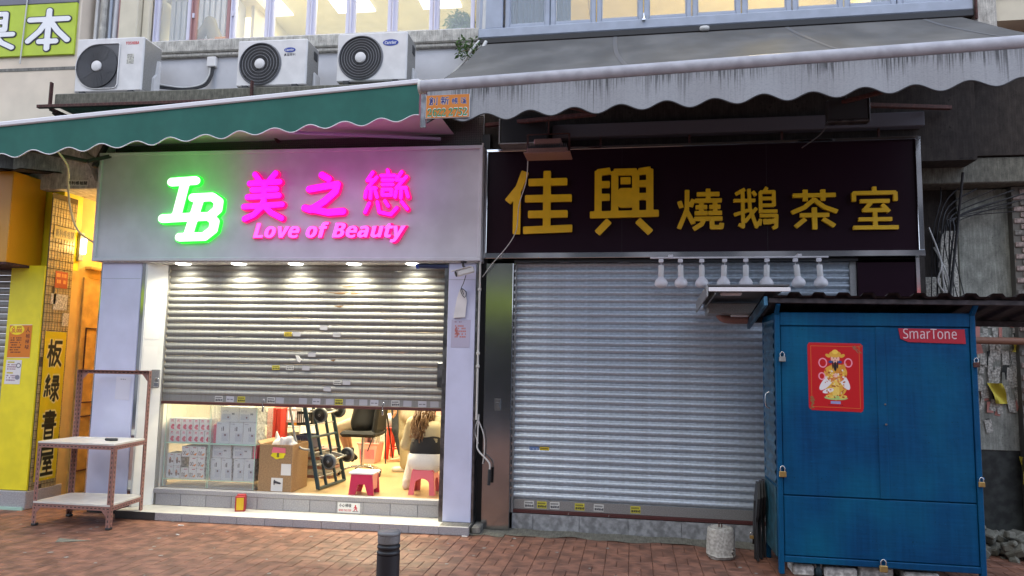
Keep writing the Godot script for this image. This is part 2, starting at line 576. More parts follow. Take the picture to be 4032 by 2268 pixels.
func _ready() -> void:
	rng.seed = 20240611
	# camera, sky, sun, exposure
	var cam := Camera3D.new()
	cam.name = "camera"
	cam.fov = 43.86
	cam.near = 0.05
	cam.far = 400.0
	cam.transform = Transform3D(Basis(Vector3.UP, deg_to_rad(7.43)) * Basis(Vector3.RIGHT, deg_to_rad(5.77)) * Basis(Vector3.BACK, deg_to_rad(1.03)), Vector3(0, 1.7, 7.4))
	add_child(cam)
	cam.current = true
	var env := Environment.new()
	env.background_mode = Environment.BG_SKY
	var skym := ProceduralSkyMaterial.new()
	skym.sky_top_color = Color(0.80, 0.86, 0.97)
	skym.sky_horizon_color = Color(0.88, 0.90, 0.95)
	skym.sky_curve = 0.2
	skym.ground_bottom_color = Color(0.30, 0.27, 0.26)
	skym.ground_horizon_color = Color(0.45, 0.43, 0.43)
	skym.sun_angle_max = 1.0
	var sky := Sky.new()
	sky.sky_material = skym
	env.sky = sky
	env.background_energy_multiplier = 1.8
	env.tonemap_mode = Environment.TONE_MAPPER_LINEAR
	env.tonemap_exposure = 1.55
	env.sdfgi_enabled = true
	env.ssao_enabled = true
	env.ssil_enabled = true
	var we := WorldEnvironment.new()
	we.name = "environment"
	we.environment = env
	add_child(we)
	var sun := DirectionalLight3D.new()
	sun.name = "sun"
	sun.light_energy = 0.18
	sun.light_color = Color(1.0, 0.97, 0.93)
	sun.light_angular_distance = 25.0
	sun.shadow_enabled = true
	sun.rotation = Vector3(deg_to_rad(-52), deg_to_rad(-28), 0)
	add_child(sun)
	materials()
	ground()
	shop_left()
	shop_right()
	neighbour()
	alley()
	shutters()
	signs()
	awnings()
	air_conditioners()
	street_things()
	kiosk()
	goods()
	people()
	across_the_street()
	small_things()

func lamp(called: String, at: Vector3, e: float, c: Color, size := 0.05, frame := Transform3D.IDENTITY) -> void:
	var l := OmniLight3D.new()
	l.name = numbered(self, called)
	l.position = frame * at
	l.light_energy = e
	l.light_color = c
	l.light_size = size
	l.omni_range = 12.0
	l.omni_attenuation = 2.0
	l.shadow_enabled = true
	add_child(l)

func panel_light(called: String, at: Vector3, w: float, d: float, e: float, c: Color, frame := Transform3D.IDENTITY) -> void:   # shines downwards
	var l := AreaLight3D.new()
	l.name = numbered(self, called)
	l.area_size = Vector2(w, d)
	l.transform = frame * Transform3D(Basis(Vector3.RIGHT, -PI / 2), at)
	l.light_energy = e
	l.light_color = c
	l.area_range = 15.0
	l.area_attenuation = 2.0
	l.shadow_enabled = true
	add_child(l)

func materials() -> void:
	var grain := cloud(1, 24, 0.88, 1.0)
	var soft_ := cloud(2, 5, 0.945, 1.0)
	var stain := cloud(3, 9, 0.66, 1.0, 6)
	var fine := cloud(4, 60, 0.0, 1.0, 3)
	var rough_ := cloud(5, 14, 0.0, 1.0)
	var nz := noise(8, 0.9, 3)
	var nz2 := noise(9, 7.0, 2)
	var drip := tex(1024, func(u, v):   # rain streaks that run down from the seam
		u *= 5.0
		var s := nz.get_noise_2d(u * 60.0, 0.0) + 0.5 * nz.get_noise_2d(u * 190.0, 40.0)
		var l := 0.2 + 1.3 * absf(nz.get_noise_2d(u * 21.0, 9.0)) * (0.5 + nz2.get_noise_2d(u * 0.35, 3.0) + 0.4)
		var k := clampf((s * 1.5 + 0.25) * clampf(1.25 - v / maxf(l, 0.05), 0, 1) + 0.15 * s, 0, 1)
		k *= clampf(0.65 + 1.1 * nz2.get_noise_2d(u * 0.22, 50.0), 0.12, 1)
		var g := 1.0 - 0.5 * k - 0.10 * absf(nz2.get_noise_2d(u * 3, v * 2))
		return Color(g, g, g * 1.01))
	var spangle := tex(512, func(u, v):   # zinc flowers and dirty runs on galvanised steel
		u = absf(u * 2 - 1)
		v = absf(v * 2 - 1)
		var c := nz.get_noise_2d(u * 170, v * 170) * 0.45 + nz2.get_noise_2d(u * 9, v * 9) * 0.3
		var run := clampf(nz.get_noise_2d(u * 46, v * 3.0) * 0.8, 0, 1)
		var g := clampf(0.86 + 0.2 * c - 0.10 * run, 0, 1)
		return Color(g, g * lerpf(1.0, 0.985, run), g * lerpf(0.99, 0.93, run)))
	var wear := tex(512, func(u, v):   # hand brushed, sun faded paint with scratches and runs
		var big := nz2.get_noise_2d(u * 0.55, v * 0.4)
		var run := nz.get_noise_2d(u * 60, v * 3.5)
		var brush := nz.get_noise_2d(u * 9 + 40, v * 150)
		var scratch := 1.0 if absf(nz.get_noise_2d(u * 14 + v * 9 + 90, v * 16 - u * 6)) < 0.006 and nz2.get_noise_2d(u * 2.2 + 7, v * 2.2) > 0.25 else 0.0
		var chip := 1.0 if nz.get_noise_2d(u * 110 + 11, v * 110) > 0.62 and nz2.get_noise_2d(u * 1.5, v * 1.5 + 30) > 0.1 else 0.0
		var g := clampf(0.80 + 0.16 * big + 0.06 * run + 0.05 * brush, 0, 1)
		var c := Color(g * 0.8, g, clampf(g * (1.0 - 0.12 * big), 0, 1))
		return c.lerp(Color(1, 1, 1), 0.5 * scratch).lerp(Color(0.9, 0.5, 0.35), 0.6 * chip))
	var smear := tex(256, func(u, v):
		u = absf(u * 2 - 1)
		v = absf(v * 2 - 1)
		var a := nz.get_noise_2d(u * 6, v * 60) * 0.5 + nz2.get_noise_2d(u * 2, v * 3) * 0.6 + nz.get_noise_2d(u * 80, v * 30) * 0.25
		var g := clampf(0.88 + 0.14 * a, 0, 1)
		return Color(g, g, g))
	var runs := tex(512, func(u, v):   # rain runs and grime down a wall
		u = absf(u * 2 - 1)
		v = absf(v * 2 - 1)
		var a := nz.get_noise_2d(u * 42, v * 4.0) * 0.5 + nz2.get_noise_2d(u * 1.2, v * 0.8) * 0.5 + nz.get_noise_2d(u * 150, v * 150) * 0.25 + nz2.get_noise_2d(u * 6, v * 5) * 0.25
		var crack := 1.0 if absf(nz2.get_noise_2d(u * 0.9 + 20, v * 0.9)) < 0.004 else 0.0
		var g := clampf(0.82 + 0.26 * a - 0.3 * crack, 0, 1)
		return Color(g, g, g * 0.985))
	M["drip"] = drip
	M["grain"] = grain
	M["stain"] = stain
	M["fine"] = fine
	mat("lavender", 0.60, 0.62, 0.79, 0.35, 0, soft_, 0.4)
	mat("sign_white", 0.60, 0.61, 0.66, 0.42, 0, soft_, 0.5)
	mat("white_tile", 0.72, 0.72, 0.68, 0.25, 0, soft_, 0.7)
	mat("white_paint", 0.70, 0.70, 0.69, 0.5, 0, grain, 1.0)
	mat("black_paint", 0.012, 0.012, 0.013, 0.5)
	mat("render", 0.58, 0.58, 0.60, 0.85, 0, soft_, 0.5, rough_, 0.06)
	mat("concrete", 0.27, 0.26, 0.24, 0.9, 0, runs, 0.6, rough_, 0.1)
	mat("old_white", 0.66, 0.63, 0.58, 0.85, 0, runs, 0.7, rough_, 0.1)
	mat("plaster", 0.80, 0.78, 0.74, 0.9, 0, runs, 0.7)
	mat("moss", 0.20, 0.19, 0.155, 0.95, 0, runs, 0.9, rough_, 0.15)
	mat("cement", 0.22, 0.215, 0.18, 0.95, 0, runs, 0.8, rough_, 0.12)
	mat("dark_tile", 0.045, 0.043, 0.042, 0.35)
	mat("grout", 0.06, 0.056, 0.05, 0.9)
	mat("beige", 0.76, 0.65, 0.52, 0.8, 0, soft_, 0.4)
	mat("cream", 0.66, 0.60, 0.46, 0.8, 0, soft_, 0.5)
	mat("office_cream", 0.50, 0.465, 0.33, 0.8, 0, soft_, 0.5)
	mat("grey_frame", 0.36, 0.40, 0.48, 0.5, 0, soft_, 1.0)
	mat("alu_frame", 0.66, 0.64, 0.74, 0.4)
	mat("rust_frame", 0.46, 0.25, 0.24, 0.6, 0, grain, 3.0)
	mat("rust", 0.10, 0.035, 0.028, 0.8, 0, stain, 3.0)
	mat("stone_tile", 0.40, 0.39, 0.40, 0.6, 0, grain, 2.0)
	mat("stone_tile2", 0.37, 0.36, 0.375, 0.6, 0, grain, 2.6)
	mat("tread", 0.60, 0.58, 0.52, 0.5, 0, soft_, 1.0)
	mat("marble", 0.34, 0.35, 0.36, 0.4, 0, cloud(12, 7, 0.72, 1.0), 1.5)
	mat("wood_floor", 0.55, 0.38, 0.19, 0.28, 0, grain, 1.5)
	mat("slat_left", 0.37, 0.37, 0.36, 0.55, 0.3, spangle, 0.9)
	mat("slat_right", 0.60, 0.68, 0.76, 0.36, 0.4, smear, 0.8)
	mat("steel", 0.45, 0.45, 0.46, 0.14, 1.0, soft_, 0.6)
	mat("mirror_steel", 0.70, 0.71, 0.72, 0.08, 1.0)
	mat("worn_steel", 0.30, 0.30, 0.31, 0.30, 0.9, stain, 0.9)
	mat("galv", 0.36, 0.36, 0.35, 0.5, 0.6, grain, 3.0)
	mat("red_bar", 0.085, 0.022, 0.02, 0.6, 0, grain, 2.0)
	mat("green_fabric", 0.025, 0.135, 0.105, 0.85, 0, soft_, 1.0)
	M["green_fabric"].backlight_enabled = true
	M["green_fabric"].backlight = Color(0.10, 0.16, 0.15)
	mat("white_trim", 0.72, 0.70, 0.72, 0.5)
	mat("lining", 0.55, 0.55, 0.53, 0.85)
	mat("grey_fabric", 0.125, 0.122, 0.118, 0.85, 0, cloud(13, 3, 0.78, 1.0, 6), 0.5)
	mat("bar_fabric", 0.42, 0.41, 0.44, 0.5, 0, cloud(14, 6, 0.88, 1.0), 1.0)
	var vm := mat("valance", 0.33, 0.34, 0.35, 0.8)
	vm.albedo_texture = drip
	mat("maroon", 0.018, 0.007, 0.013, 0.3).metallic_specular = 0.22
	mat("gold", 0.85, 0.50, 0.004, 0.35, 0.0, soft_, 1.0)
	mat("ac_white", 0.72, 0.70, 0.68, 0.5, 0, soft_, 1.0)
	mat("ac_side", 0.30, 0.29, 0.27, 0.6, 0, grain, 2.0)
	mat("ac_grey", 0.10, 0.10, 0.105, 0.6)
	mat("ac_dark", 0.03, 0.03, 0.033, 0.6)
	mat("wire_grey", 0.20, 0.20, 0.21, 0.5, 0.2)
	mat("badge_blue", 0.01, 0.04, 0.30, 0.4)
	mat("red_ink", 0.55, 0.03, 0.03, 0.5)
	mat("dark_ink", 0.03, 0.03, 0.04, 0.6)
	mat("white_ink", 0.8, 0.8, 0.8, 0.5)
	mat("pvc", 0.58, 0.57, 0.54, 0.5, 0, soft_, 1.0)
	mat("pvc_grey", 0.33, 0.37, 0.43, 0.5)
	mat("cable", 0.02, 0.02, 0.022, 0.6)
	mat("cable_beige", 0.55, 0.48, 0.30, 0.6)
	mat("blue_paint", 0.002, 0.098, 0.245, 0.5, 0, wear, 0.40, rough_, 0.2)
	M["blue_paint"].metallic_specular = 0.3
	M["blue_paint"].uv1_offset = Vector3(0.5, 0.02, 0.5)
	mat("blue_side", 0.05, 0.17, 0.28, 0.35, 0.4, cloud(15, 6, 0.6, 1.0), 1.0)
	mat("roof_sheet", 0.055, 0.045, 0.05, 0.7, 0.0, stain, 1.2)
	mat("brass", 0.42, 0.28, 0.10, 0.4, 0.7)
	mat("chrome", 0.6, 0.6, 0.6, 0.18, 1.0)
	mat("foam_white", 0.62, 0.61, 0.58, 0.8, 0, stain, 2.0)
	mat("bollard_black", 0.011, 0.012, 0.015, 0.45, 0.0, soft_, 3.0)
	mat("bollard_band", 0.20, 0.195, 0.19, 0.45, 0.3, grain, 4.0)
	mat("rack_steel", 0.33, 0.17, 0.14, 0.55, 0.15, grain, 3.0)
	mat("rack_shelf", 0.62, 0.60, 0.55, 0.35, 0, soft_, 1.5)
	mat("old_plaster", 0.50, 0.48, 0.43, 0.95, 0, cloud(16, 14, 0.72, 1.0, 6), 2.0)
	mat("yellow_paint", 0.86, 0.73, 0.015, 0.5, 0, soft_, 0.7)
	mat("orange_box", 0.60, 0.27, 0.005, 0.4)
	mat("tile_cream", 0.44, 0.35, 0.17, 0.35, 0, cloud(18, 9, 0.75, 1.0), 3.0)
	mat("tile_grout", 0.10, 0.075, 0.035, 0.9)
	mat("corridor", 0.70, 0.49, 0.16, 0.75, 0, soft_, 0.8)
	mat("door_wood", 0.62, 0.39, 0.11, 0.6, 0, cloud(19, 5, 0.85, 1.0), 1.0)
	mat("alley_wall", 0.42, 0.43, 0.38, 0.9, 0, runs, 0.5, rough_, 0.1)
	mat("alley_dark", 0.055, 0.045, 0.04, 0.95, 0, runs, 0.6)
	mat("alley_base", 0.05, 0.055, 0.05, 0.8, 0, stain, 0.8)
	mat("wall_brick", 0.42, 0.32, 0.28, 0.7, 0, stain, 3.0)
	mat("wall_brick2", 0.26, 0.24, 0.21, 0.8, 0, stain, 4.0)
	mat("mortar", 0.15, 0.14, 0.12, 0.95)
	mat("carton", 0.36, 0.22, 0.105, 0.8, 0, grain, 2.0)
	mat("glass_edge", 0.40, 0.60, 0.50, 0.2)
	var gl := mat("glass", 0.9, 0.96, 0.93, 0.03)
	gl.transparency = BaseMaterial3D.TRANSPARENCY_ALPHA
	gl.albedo_color.a = 0.08
	mat("trolley", 0.022, 0.05, 0.065, 0.4, 0.2)
	mat("rubber", 0.02, 0.022, 0.024, 0.55)
	mat("tyre", 0.10, 0.115, 0.13, 0.5)
	mat("pink", 0.75, 0.17, 0.21, 0.35)
	mat("deep_pink", 0.55, 0.03, 0.09, 0.4)
	mat("red", 0.62, 0.035, 0.02, 0.4)
	mat("basket_pink", 0.75, 0.30, 0.26, 0.45)
	mat("skin", 0.56, 0.31, 0.20, 0.6)
	mat("cream_cloth", 0.55, 0.47, 0.30, 0.85, 0, grain, 6.0)
	mat("white_cloth", 0.78, 0.75, 0.70, 0.85, 0, grain, 6.0)
	mat("beige_cloth", 0.58, 0.48, 0.34, 0.85, 0, grain, 6.0)
	mat("black_cloth", 0.014, 0.014, 0.016, 0.85)
	mat("dark_denim", 0.03, 0.035, 0.045, 0.85, 0, grain, 8.0)
	mat("hair_light", 0.24, 0.11, 0.035, 0.45, 0, cloud(21, 30, 0.55, 1.0), 5.0)
	mat("hair_dark", 0.03, 0.018, 0.012, 0.45)
	mat("plant", 0.07, 0.14, 0.03, 0.6)
	mat("plant_pale", 0.10, 0.20, 0.05, 0.6)
	mat("curtain", 0.025, 0.075, 0.13, 0.8)
	mat("curtain_pale", 0.22, 0.30, 0.38, 0.8)
	mat("paper", 0.66, 0.65, 0.62, 0.8)
	mat("paper_old", 0.66, 0.64, 0.56, 0.85, 0, stain, 4.0)
	mat("paper_yellow", 0.55, 0.46, 0.05, 0.8)
	mat("paper_pink", 0.55, 0.24, 0.20, 0.8)
	mat("bag_silver", 0.55, 0.56, 0.58, 0.35, 0.3)
	mat("asphalt", 0.05, 0.05, 0.052, 0.9, 0, grain, 1.0)
	mat("sand_joint", 0.12, 0.07, 0.05, 0.95)
	var worn := cloud(22, 6, 0.70, 1.0, 7, 512)
	mat("brick_a", 0.275, 0.128, 0.083, 0.55, 0, worn, 0.9, rough_, 0.03)
	mat("brick_b", 0.26, 0.119, 0.076, 0.55, 0, worn, 0.9, rough_, 0.03)
	mat("brick_c", 0.24, 0.112, 0.073, 0.55, 0, worn, 0.9, rough_, 0.03)
	for k in ["brick_a", "brick_b", "brick_c"]:
		M[k].uv1_world_triplanar = true
	mat("paving_far", 0.30, 0.14, 0.09, 0.8, 0, worn, 0.6)
	mat("lime", 0.47, 0.60, 0.035, 0.55, 0, soft_, 0.8)
	glow("lamp_white", 1.0, 0.97, 0.88, 5.0)
	glow("lamp_panel", 1.0, 0.98, 0.90, 2.2)
	glow("lamp_warm", 1.0, 0.86, 0.55, 4.0)
	glow("letter_white", 0.85, 1.0, 0.85, 1.0)
	glow("letter_green", 0.015, 1.0, 0.03, 1.15)
	glow("letter_magenta", 0.80, 0.010, 1.0, 0.62)
	glow("letter_red", 1.0, 0.003, 0.20, 0.6)
	glow("letter_pink", 0.95, 0.14, 1.0, 0.75)

func ground() -> void:
	var g := base_struct("pavement", Vector3.ZERO, RF)
	var st := S()
	bb(st, -14, 14, -0.4, -0.014, -3.0, 9.0)
	part("bed", st, M.sand_joint, g)
	st = S()
	bb(st, -14, 14, -0.013, -0.004, 3.71, 8.7)
	part("paving", st, M.paving_far, g)
	st = S()
	bb(st, -14, 14, -0.35, -0.002, 8.702, 8.86, 0.01)
	part("kerb", st, M.concrete, g)
	var brick := S()
	bx(brick, Vector3(0, -0.02, 0), Vector3(0.1965, 0.04, 0.0965), 0.003)
	brick.generate_normals()
	var bm := brick.commit()
	var spots := []
	for i in range(-45, 45):
		for j in range(-7, 18):
			for k in 2:
				var across := (i + j) % 2 == 0
				var p := Vector3(i * 0.2 + (0.0 if across else (k - 0.5) * 0.1), 0, 0.21 + j * 0.2 + ((k - 0.5) * 0.1 if across else 0.0))
				if p.z < 0.2 and p.x > -4.0 and p.x < 4.2:
					continue
				p.y = rng.randf_range(-0.0015, 0.0008)
				spots.append([p, (0.0 if across else PI / 2) + rng.randf_range(-0.012, 0.012), rng.randi() % 3, Vector2(rng.randf_range(-0.006, 0.006), rng.randf_range(-0.006, 0.006))])
	var seen := []
	var rest := []
	for s in spots:
		var p: Vector3 = s[0]
		if p.x > -3.6 and p.x < 2.9 and p.z > 1.2 and p.z < 2.2 and seen.size() < 300:
			seen.append(s)
		else:
			rest.append(s)
	for s in seen:
		inst("brick", bm, M[["brick_a", "brick_b", "brick_c"][s[2]]], g, Transform3D(Basis(Vector3.UP, s[1]) * Basis(Vector3.RIGHT, s[3].x) * Basis(Vector3.BACK, s[3].y), s[0]))
	for c in 3:
		var mm := MultiMesh.new()
		mm.transform_format = MultiMesh.TRANSFORM_3D
		mm.mesh = bm
		var mine := rest.filter(func(s): return s[2] == c)
		mm.instance_count = mine.size()
		for k in mine.size():
			var s = mine[k]
			mm.set_instance_transform(k, Transform3D(Basis(Vector3.UP, s[1]) * Basis(Vector3.RIGHT, s[3].x) * Basis(Vector3.BACK, s[3].y), s[0]))
		var mi := MultiMeshInstance3D.new()
		mi.multimesh = mm
		mi.name = numbered(g, "paving_bricks")
		mi.material_override = M[["brick_a", "brick_b", "brick_c"][c]]
		mi.set_meta("kind", "stuff")
		g.add_child(mi)
	st = S()
	sheet(st, func(u, v): return Vector3(lerpf(0.30, 2.75, u), 0.004 + 0.012 * (1 - v) + 0.004 * sin(u * 31), lerpf(0.03, 0.25 + 0.03 * sin(u * 17) + 0.02 * sin(u * 41), v)), 40, 4, Vector3.UP)
	sheet(st, func(u, v): return Vector3(lerpf(-0.1, 0.3, u), 0.003 + 0.01 * (1 - v), lerpf(0.1, 0.33 + 0.03 * sin(u * 9), v)), 8, 3, Vector3.UP)
	part("cement_edge", st, M.cement, g)
	st = S()
	for k in 110:
		var c := Vector3(rng.randf_range(-5.2, 3.0), 0.0018, rng.randf_range(0.35, 2.6))
		var rr := rng.randf_range(0.008, 0.022)
		var poly := PackedVector2Array()
		for a in 9:
			poly.append(Vector2(cos(a * TAU / 9), sin(a * TAU / 9)) * rr * rng.randf_range(0.7, 1.15))
		prism(st, poly, c, Vector3.RIGHT, Vector3.BACK, Vector3(0, 0.0012, 0))
	var gum := part("gum_spots", st, M.ac_side, g)
	gum.set_meta("kind", "stuff")
	g = base_struct("road")
	st = S()
	bb(st, -60, 60, -0.5, -0.13, 8.9, 60)
	part("asphalt", st, M.asphalt, g)

func box_part(called: String, parent: Node, m: String, x0: float, x1: float, y0: float, y1: float, z0: float, z1: float, bev := 0.0) -> MeshInstance3D:
	var st := S()
	bb(st, x0, x1, y0, y1, z0, z1, bev)
	return part(called, st, M[m], parent)

func shop_left() -> void:
	var b := thing("shop_building", "grey rendered shop building with lit upstairs windows and lavender pillars", "building", Vector3(-3.4, 0, 0))
	# upstairs
	var st := S()
	bb(st, -5.60, -1.30, 2.72, 3.55, -0.30, -0.012)
	bb(st, -5.98, -1.30, 3.551, 5.12, -0.30, -0.012)
	bb(st, -5.98, -1.30, 6.9, 9.5, -0.30, -0.02)
	bb(st, -5.98, -5.36, 5.12, 6.9, -0.30, -0.01)
	bb(st, -1.42, -1.30, 5.12, 6.9, -0.30, -0.01)
	part("upper_wall", st, M.render, b)
	box_part("wall_panel", b, "render", -5.30, -1.36, 4.47, 5.115, -0.011, 0.0)
	st = S()
	bb(st, -5.36, -1.36, 5.14, 5.29, -0.30, 0.075, 0.015)
	bb(st, -5.36, -1.36, 5.10, 5.139, -0.02, 0.05, 0.008)
	part("sill", st, M.old_white, b)
	st = S()
	for x in [[-5.36, -5.27], [-5.60, -5.37]]:
		bb(st, x[0], x[1], 4.47, 6.9, -0.009, 0.05 if x[0] > -5.5 else 0.12, 0.01)
	part("pier", st, M.cream, b)
	st = S()
	bb(st, -5.88, -1.42, 4.33, 4.465, 0.0, 0.65, 0.012)
	part("ledge", st, M.moss, b)
	# the mosaic band behind the awning
	box_part("tile_bed", b, "grout", -5.60, -1.31, 3.86, 4.325, -0.011, 0.004)
	var mm := MultiMesh.new()
	mm.transform_format = MultiMesh.TRANSFORM_3D
	mm.mesh = piece(Vector3(0.0215, 0.0215, 0.006), 0.002)
	var nx := 170
	mm.instance_count = nx * 18
	for i in nx:
		for j in 18:
			mm.set_instance_transform(i * 18 + j, Transform3D(Basis(Vector3.RIGHT, rng.randf_range(-0.05, 0.05)), Vector3(-5.58 + i * 0.0252, 3.872 + j * 0.0252, 0.006) - org))
	var mi := MultiMeshInstance3D.new()
	mi.multimesh = mm
	mi.name = "mosaic_tiles"
	mi.material_override = mat("mosaic", 0.12, 0.105, 0.085, 0.4, 0, M.stain, 1.0)
	mi.set_meta("kind", "stuff")
	b.add_child(mi)
	# windows: aluminium sashes, one of them red with age
	var xs := [-5.27, -4.80, -4.31, -3.84, -3.34, -2.87, -2.38, -1.90, -1.43]
	for i in 8:
		var x0: float = xs[i] + 0.012
		var x1: float = xs[i + 1] - 0.012
		var w := 0.045
		st = S()
		bb(st, x0, x0 + w, 5.30, 6.88, -0.09, -0.04, 0.006)
		bb(st, x1 - w, x1, 5.30, 6.88, -0.09, -0.04, 0.006)
		bb(st, x0 + w, x1 - w, 5.30, 5.345, -0.09, -0.041, 0.006)
		bb(st, x0 + w, x1 - w, 6.83, 6.88, -0.09, -0.041, 0.006)
		bb(st, x0 - 0.010, x0 + 0.006, 5.295, 6.88, -0.12, -0.02, 0.004)
		bb(st, x0 + w - 0.012, x0 + w - 0.004, 5.31, 6.87, -0.04, -0.028, 0.002)
		var f := part("window", st, M.rust_frame if i == 1 else M.alu_frame, b)
		st = S()
		bb(st, x0 + w, x1 - w, 5.345, 6.83, -0.068, -0.063)
		part("pane", st, M.glass, f)
		if i == 1 or i == 2:
			st = S()
			bb(st, x0 + 0.005, x0 + 0.03, 5.60, 5.66, -0.04, -0.02, 0.004)
			part("catch", st, M.alu_frame, f)
	# the office upstairs
	st = S()
	bb(st, -5.60, -1.05, 5.12, 5.20, -4.6, -0.301)
	bb(st, -5.60, -1.05, 7.30, 7.45, -4.6, -0.12)
	bb(st, -5.60, -5.50, 5.201, 7.299, -4.5, -0.301)
	bb(st, -1.15, -1.05, 5.201, 7.299, -4.5, -0.301)
	bb(st, -5.60, -1.05, 5.201, 7.299, -4.7, -4.501)
	part("office_room", st, M.office_cream, b)
	for k in 3:
		var cx: float = [-5.42, -4.02, -2.60][k]
		st = S()
		bb(st, cx - 0.30, cx + 0.32, 7.27, 7.298, -3.28, -1.6)
		part("ceiling_lamp", st, M.lamp_panel, b)
		panel_light("ceiling_lamp_light", Vector3(cx, 7.255, -2.4), 0.6, 1.6, 7.0, Color(1.0, 0.97, 0.86))
	st = S()
	for k in 12:
		bb(st, -5.38 + k * 0.075, -5.33 + k * 0.075, 5.3, 6.6 + 0.04 * (k % 3), -0.72, -0.5, 0.004)
	part("file_row", st, M.paper, b)
	st = S()
	bb(st, -5.45, -4.30, 6.08, 6.12, -1.0, -0.5)
	bb(st, -4.78, -4.74, 5.3, 6.9, -1.0, -0.7)
	bb(st, -4.42, -4.38, 5.3, 6.9, -1.0, -0.7)
	part("shelf", st, M.cream, b)
	st = S()
	body(st, [[Vector3(-5.05, 5.36, -0.28), Vector3(-4.86, 5.50, -0.3), 0.02, 0.05], [Vector3(-4.86, 5.50, -0.3), Vector3(-4.72, 5.68, -0.3), 0.05, 0.06], [Vector3(-4.72, 5.68, -0.3), Vector3(-4.62, 5.40, -0.3), 0.06, 0.1]], 0.016, 0.05)
	part("cloth_heap", st, mat("drab", 0.30, 0.26, 0.15, 0.9), b)
	st = S()
	bb(st, -4.60, -4.42, 5.33, 5.45, -0.38, -0.2, 0.01)
	part("tissue_box", st, mat("orange", 0.65, 0.25, 0.01, 0.6), b)
	# the ground floor: pillars
	st = S()
	bb(st, -5.505, -5.035, 0.10, 2.69, -0.2, 0.20, 0.004)
	var lp := part("pillar", st, M.lavender, b)
	lp.set_meta("label", "lavender panelled pillar behind the steel rack")
	box_part("pillar_foot", b, "black_paint", -5.49, -5.05, 0.0, 0.099, -0.2, 0.18)
	box_part("panel_seam", b, "grey_frame", -5.50, -5.04, 2.515, 2.520, 0.199, 0.2015)
	st = S()
	bb(st, -5.525, -5.508, 0.10, 2.69, -0.2, 0.19)
	bb(st, -5.03, -4.985, 0.085, 2.69, -0.1, 0.19)
	part("steel_trim", st, M.mirror_steel, b)
	st = S()
	prism(st, PackedVector2Array([Vector2(-4.983, 0.205), Vector2(-4.96, 0.205), Vector2(-4.835, 0.03), Vector2(-4.835, -0.2), Vector2(-4.983, -0.2)]), Vector3(0, 0.081, 0), Vector3.RIGHT, Vector3.BACK, Vector3(0, 2.61, 0))
	part("jamb", st, M.white_tile, b)
	st = S()
	bb(st, -1.60, -1.315, 0.085, 2.69, -0.2, 0.20, 0.004)
	lp = part("pillar", st, M.lavender, b)
	lp.set_meta("label", "lavender panelled pillar under the security camera")
	st = S()
	bb(st, -1.645, -1.603, 0.085, 2.69, -0.05, 0.19)
	bb(st, -1.312, -1.292, 0.085, 2.69, -0.2, 0.19)
	part("steel_trim", st, M.worn_steel, b)
	box_part("panel_seam", b, "grey_frame", -1.599, -1.316, 2.515, 2.520, 0.199, 0.2015)
	box_part("pillar_foot", b, "concrete", -1.60, -1.30, 0.0, 0.084, -0.2, 0.36, 0.01)
	# soffit with its five lamps
	st = S()
	bb(st, -5.50, -1.30, 2.692, 2.719, -0.25, 0.235)
	part("soffit", st, M.white_paint, b)
	for k in 5:
		var x: float = [-4.60, -3.95, -3.30, -2.65, -2.00][k]
		st = S()
		smooth_lathe(st, [Vector2(0.0, -0.012), Vector2(0.06, -0.012), Vector2(0.078, -0.004), Vector2(0.08, 0.0)], Vector3(x, 2.691, 0.125), 24)
		part("downlight_lamp", st, M.lamp_white, b)
		var l := SpotLight3D.new()
		l.name = numbered(self, "downlight")
		l.position = Vector3(x, 2.66, 0.15)
		l.rotation = Vector3(-PI / 2, 0, 0)
		l.light_energy = 1.15
		l.light_color = Color(1.0, 0.97, 0.86)
		l.light_size = 0.07
		l.spot_angle = 75
		l.spot_angle_attenuation = 1.0
		l.spot_range = 8
		l.spot_attenuation = 2
		l.shadow_enabled = true
		add_child(l)
	# the room behind the shutter
	box_part("shop_floor", b, "wood_floor", -4.98, -1.10, 0.0, 0.249, -5.2, 0.02)
	st = S()
	bb(st, -5.10, -4.985, 0.0, 3.0, -5.2, -0.201)
	bb(st, -1.22, -1.10, 0.25, 3.0, -5.2, -0.201)
	bb(st, -5.10, -1.10, 0.0, 3.0, -5.35, -5.201)
	part("shop_wall", st, M.cream, b)
	box_part("shop_ceiling", b, "white_paint", -5.10, -1.10, 2.95, 3.10, -5.35, -0.301)
	for k in 3:
		var z: float = [-0.9, -2.3, -3.9][k]
		st = S()
		bb(st, -4.0, -2.0, 2.915, 2.948, z - 0.15, z + 0.15)
		part("ceiling_lamp", st, M.lamp_panel, b)
		panel_light("shop_lamp", Vector3(-3.0, 2.90, z), 2.0, 0.3, [13.0, 11.0, 11.0][k], Color(1.0, 0.94, 0.78))
	# steps
	box_part("tread", b, "tread", -5.02, -1.302, 0.0, 0.08, 0.03, 0.372, 0.004)
	box_part("sill_band", b, "stone_tile2", -4.83, -1.63, 0.205, 0.256, -0.05, 0.045, 0.006)
	box_part("upper_riser", b, "concrete", -4.82, -1.63, 0.081, 0.204, 0.0, 0.028)
	for k in 11:
		var x := -4.80 + k * 0.2905
		box_part("riser_tile", b, "stone_tile" if k % 2 else "stone_tile2", x, x + 0.286, 0.083, 0.203, 0.0285, 0.038, 0.002)
	for k in 11:
		var x := -4.57 + k * 0.298
		box_part("step_tile", b, "stone_tile2" if k % 3 else "stone_tile", x, x + 0.294, 0.002, 0.078, 0.373, 0.384, 0.002)
	box_part("step_tile", b, "dark_tile", -5.02, -4.574, 0.002, 0.078, 0.373, 0.383, 0.002)
	box_part("step_tile", b, "concrete", -1.285, -1.20, 0.002, 0.07, 0.05, 0.30, 0.01)
	# the warning sticker on the step
	var im := paint(96, 40, Color(0.86, 0.86, 0.85))
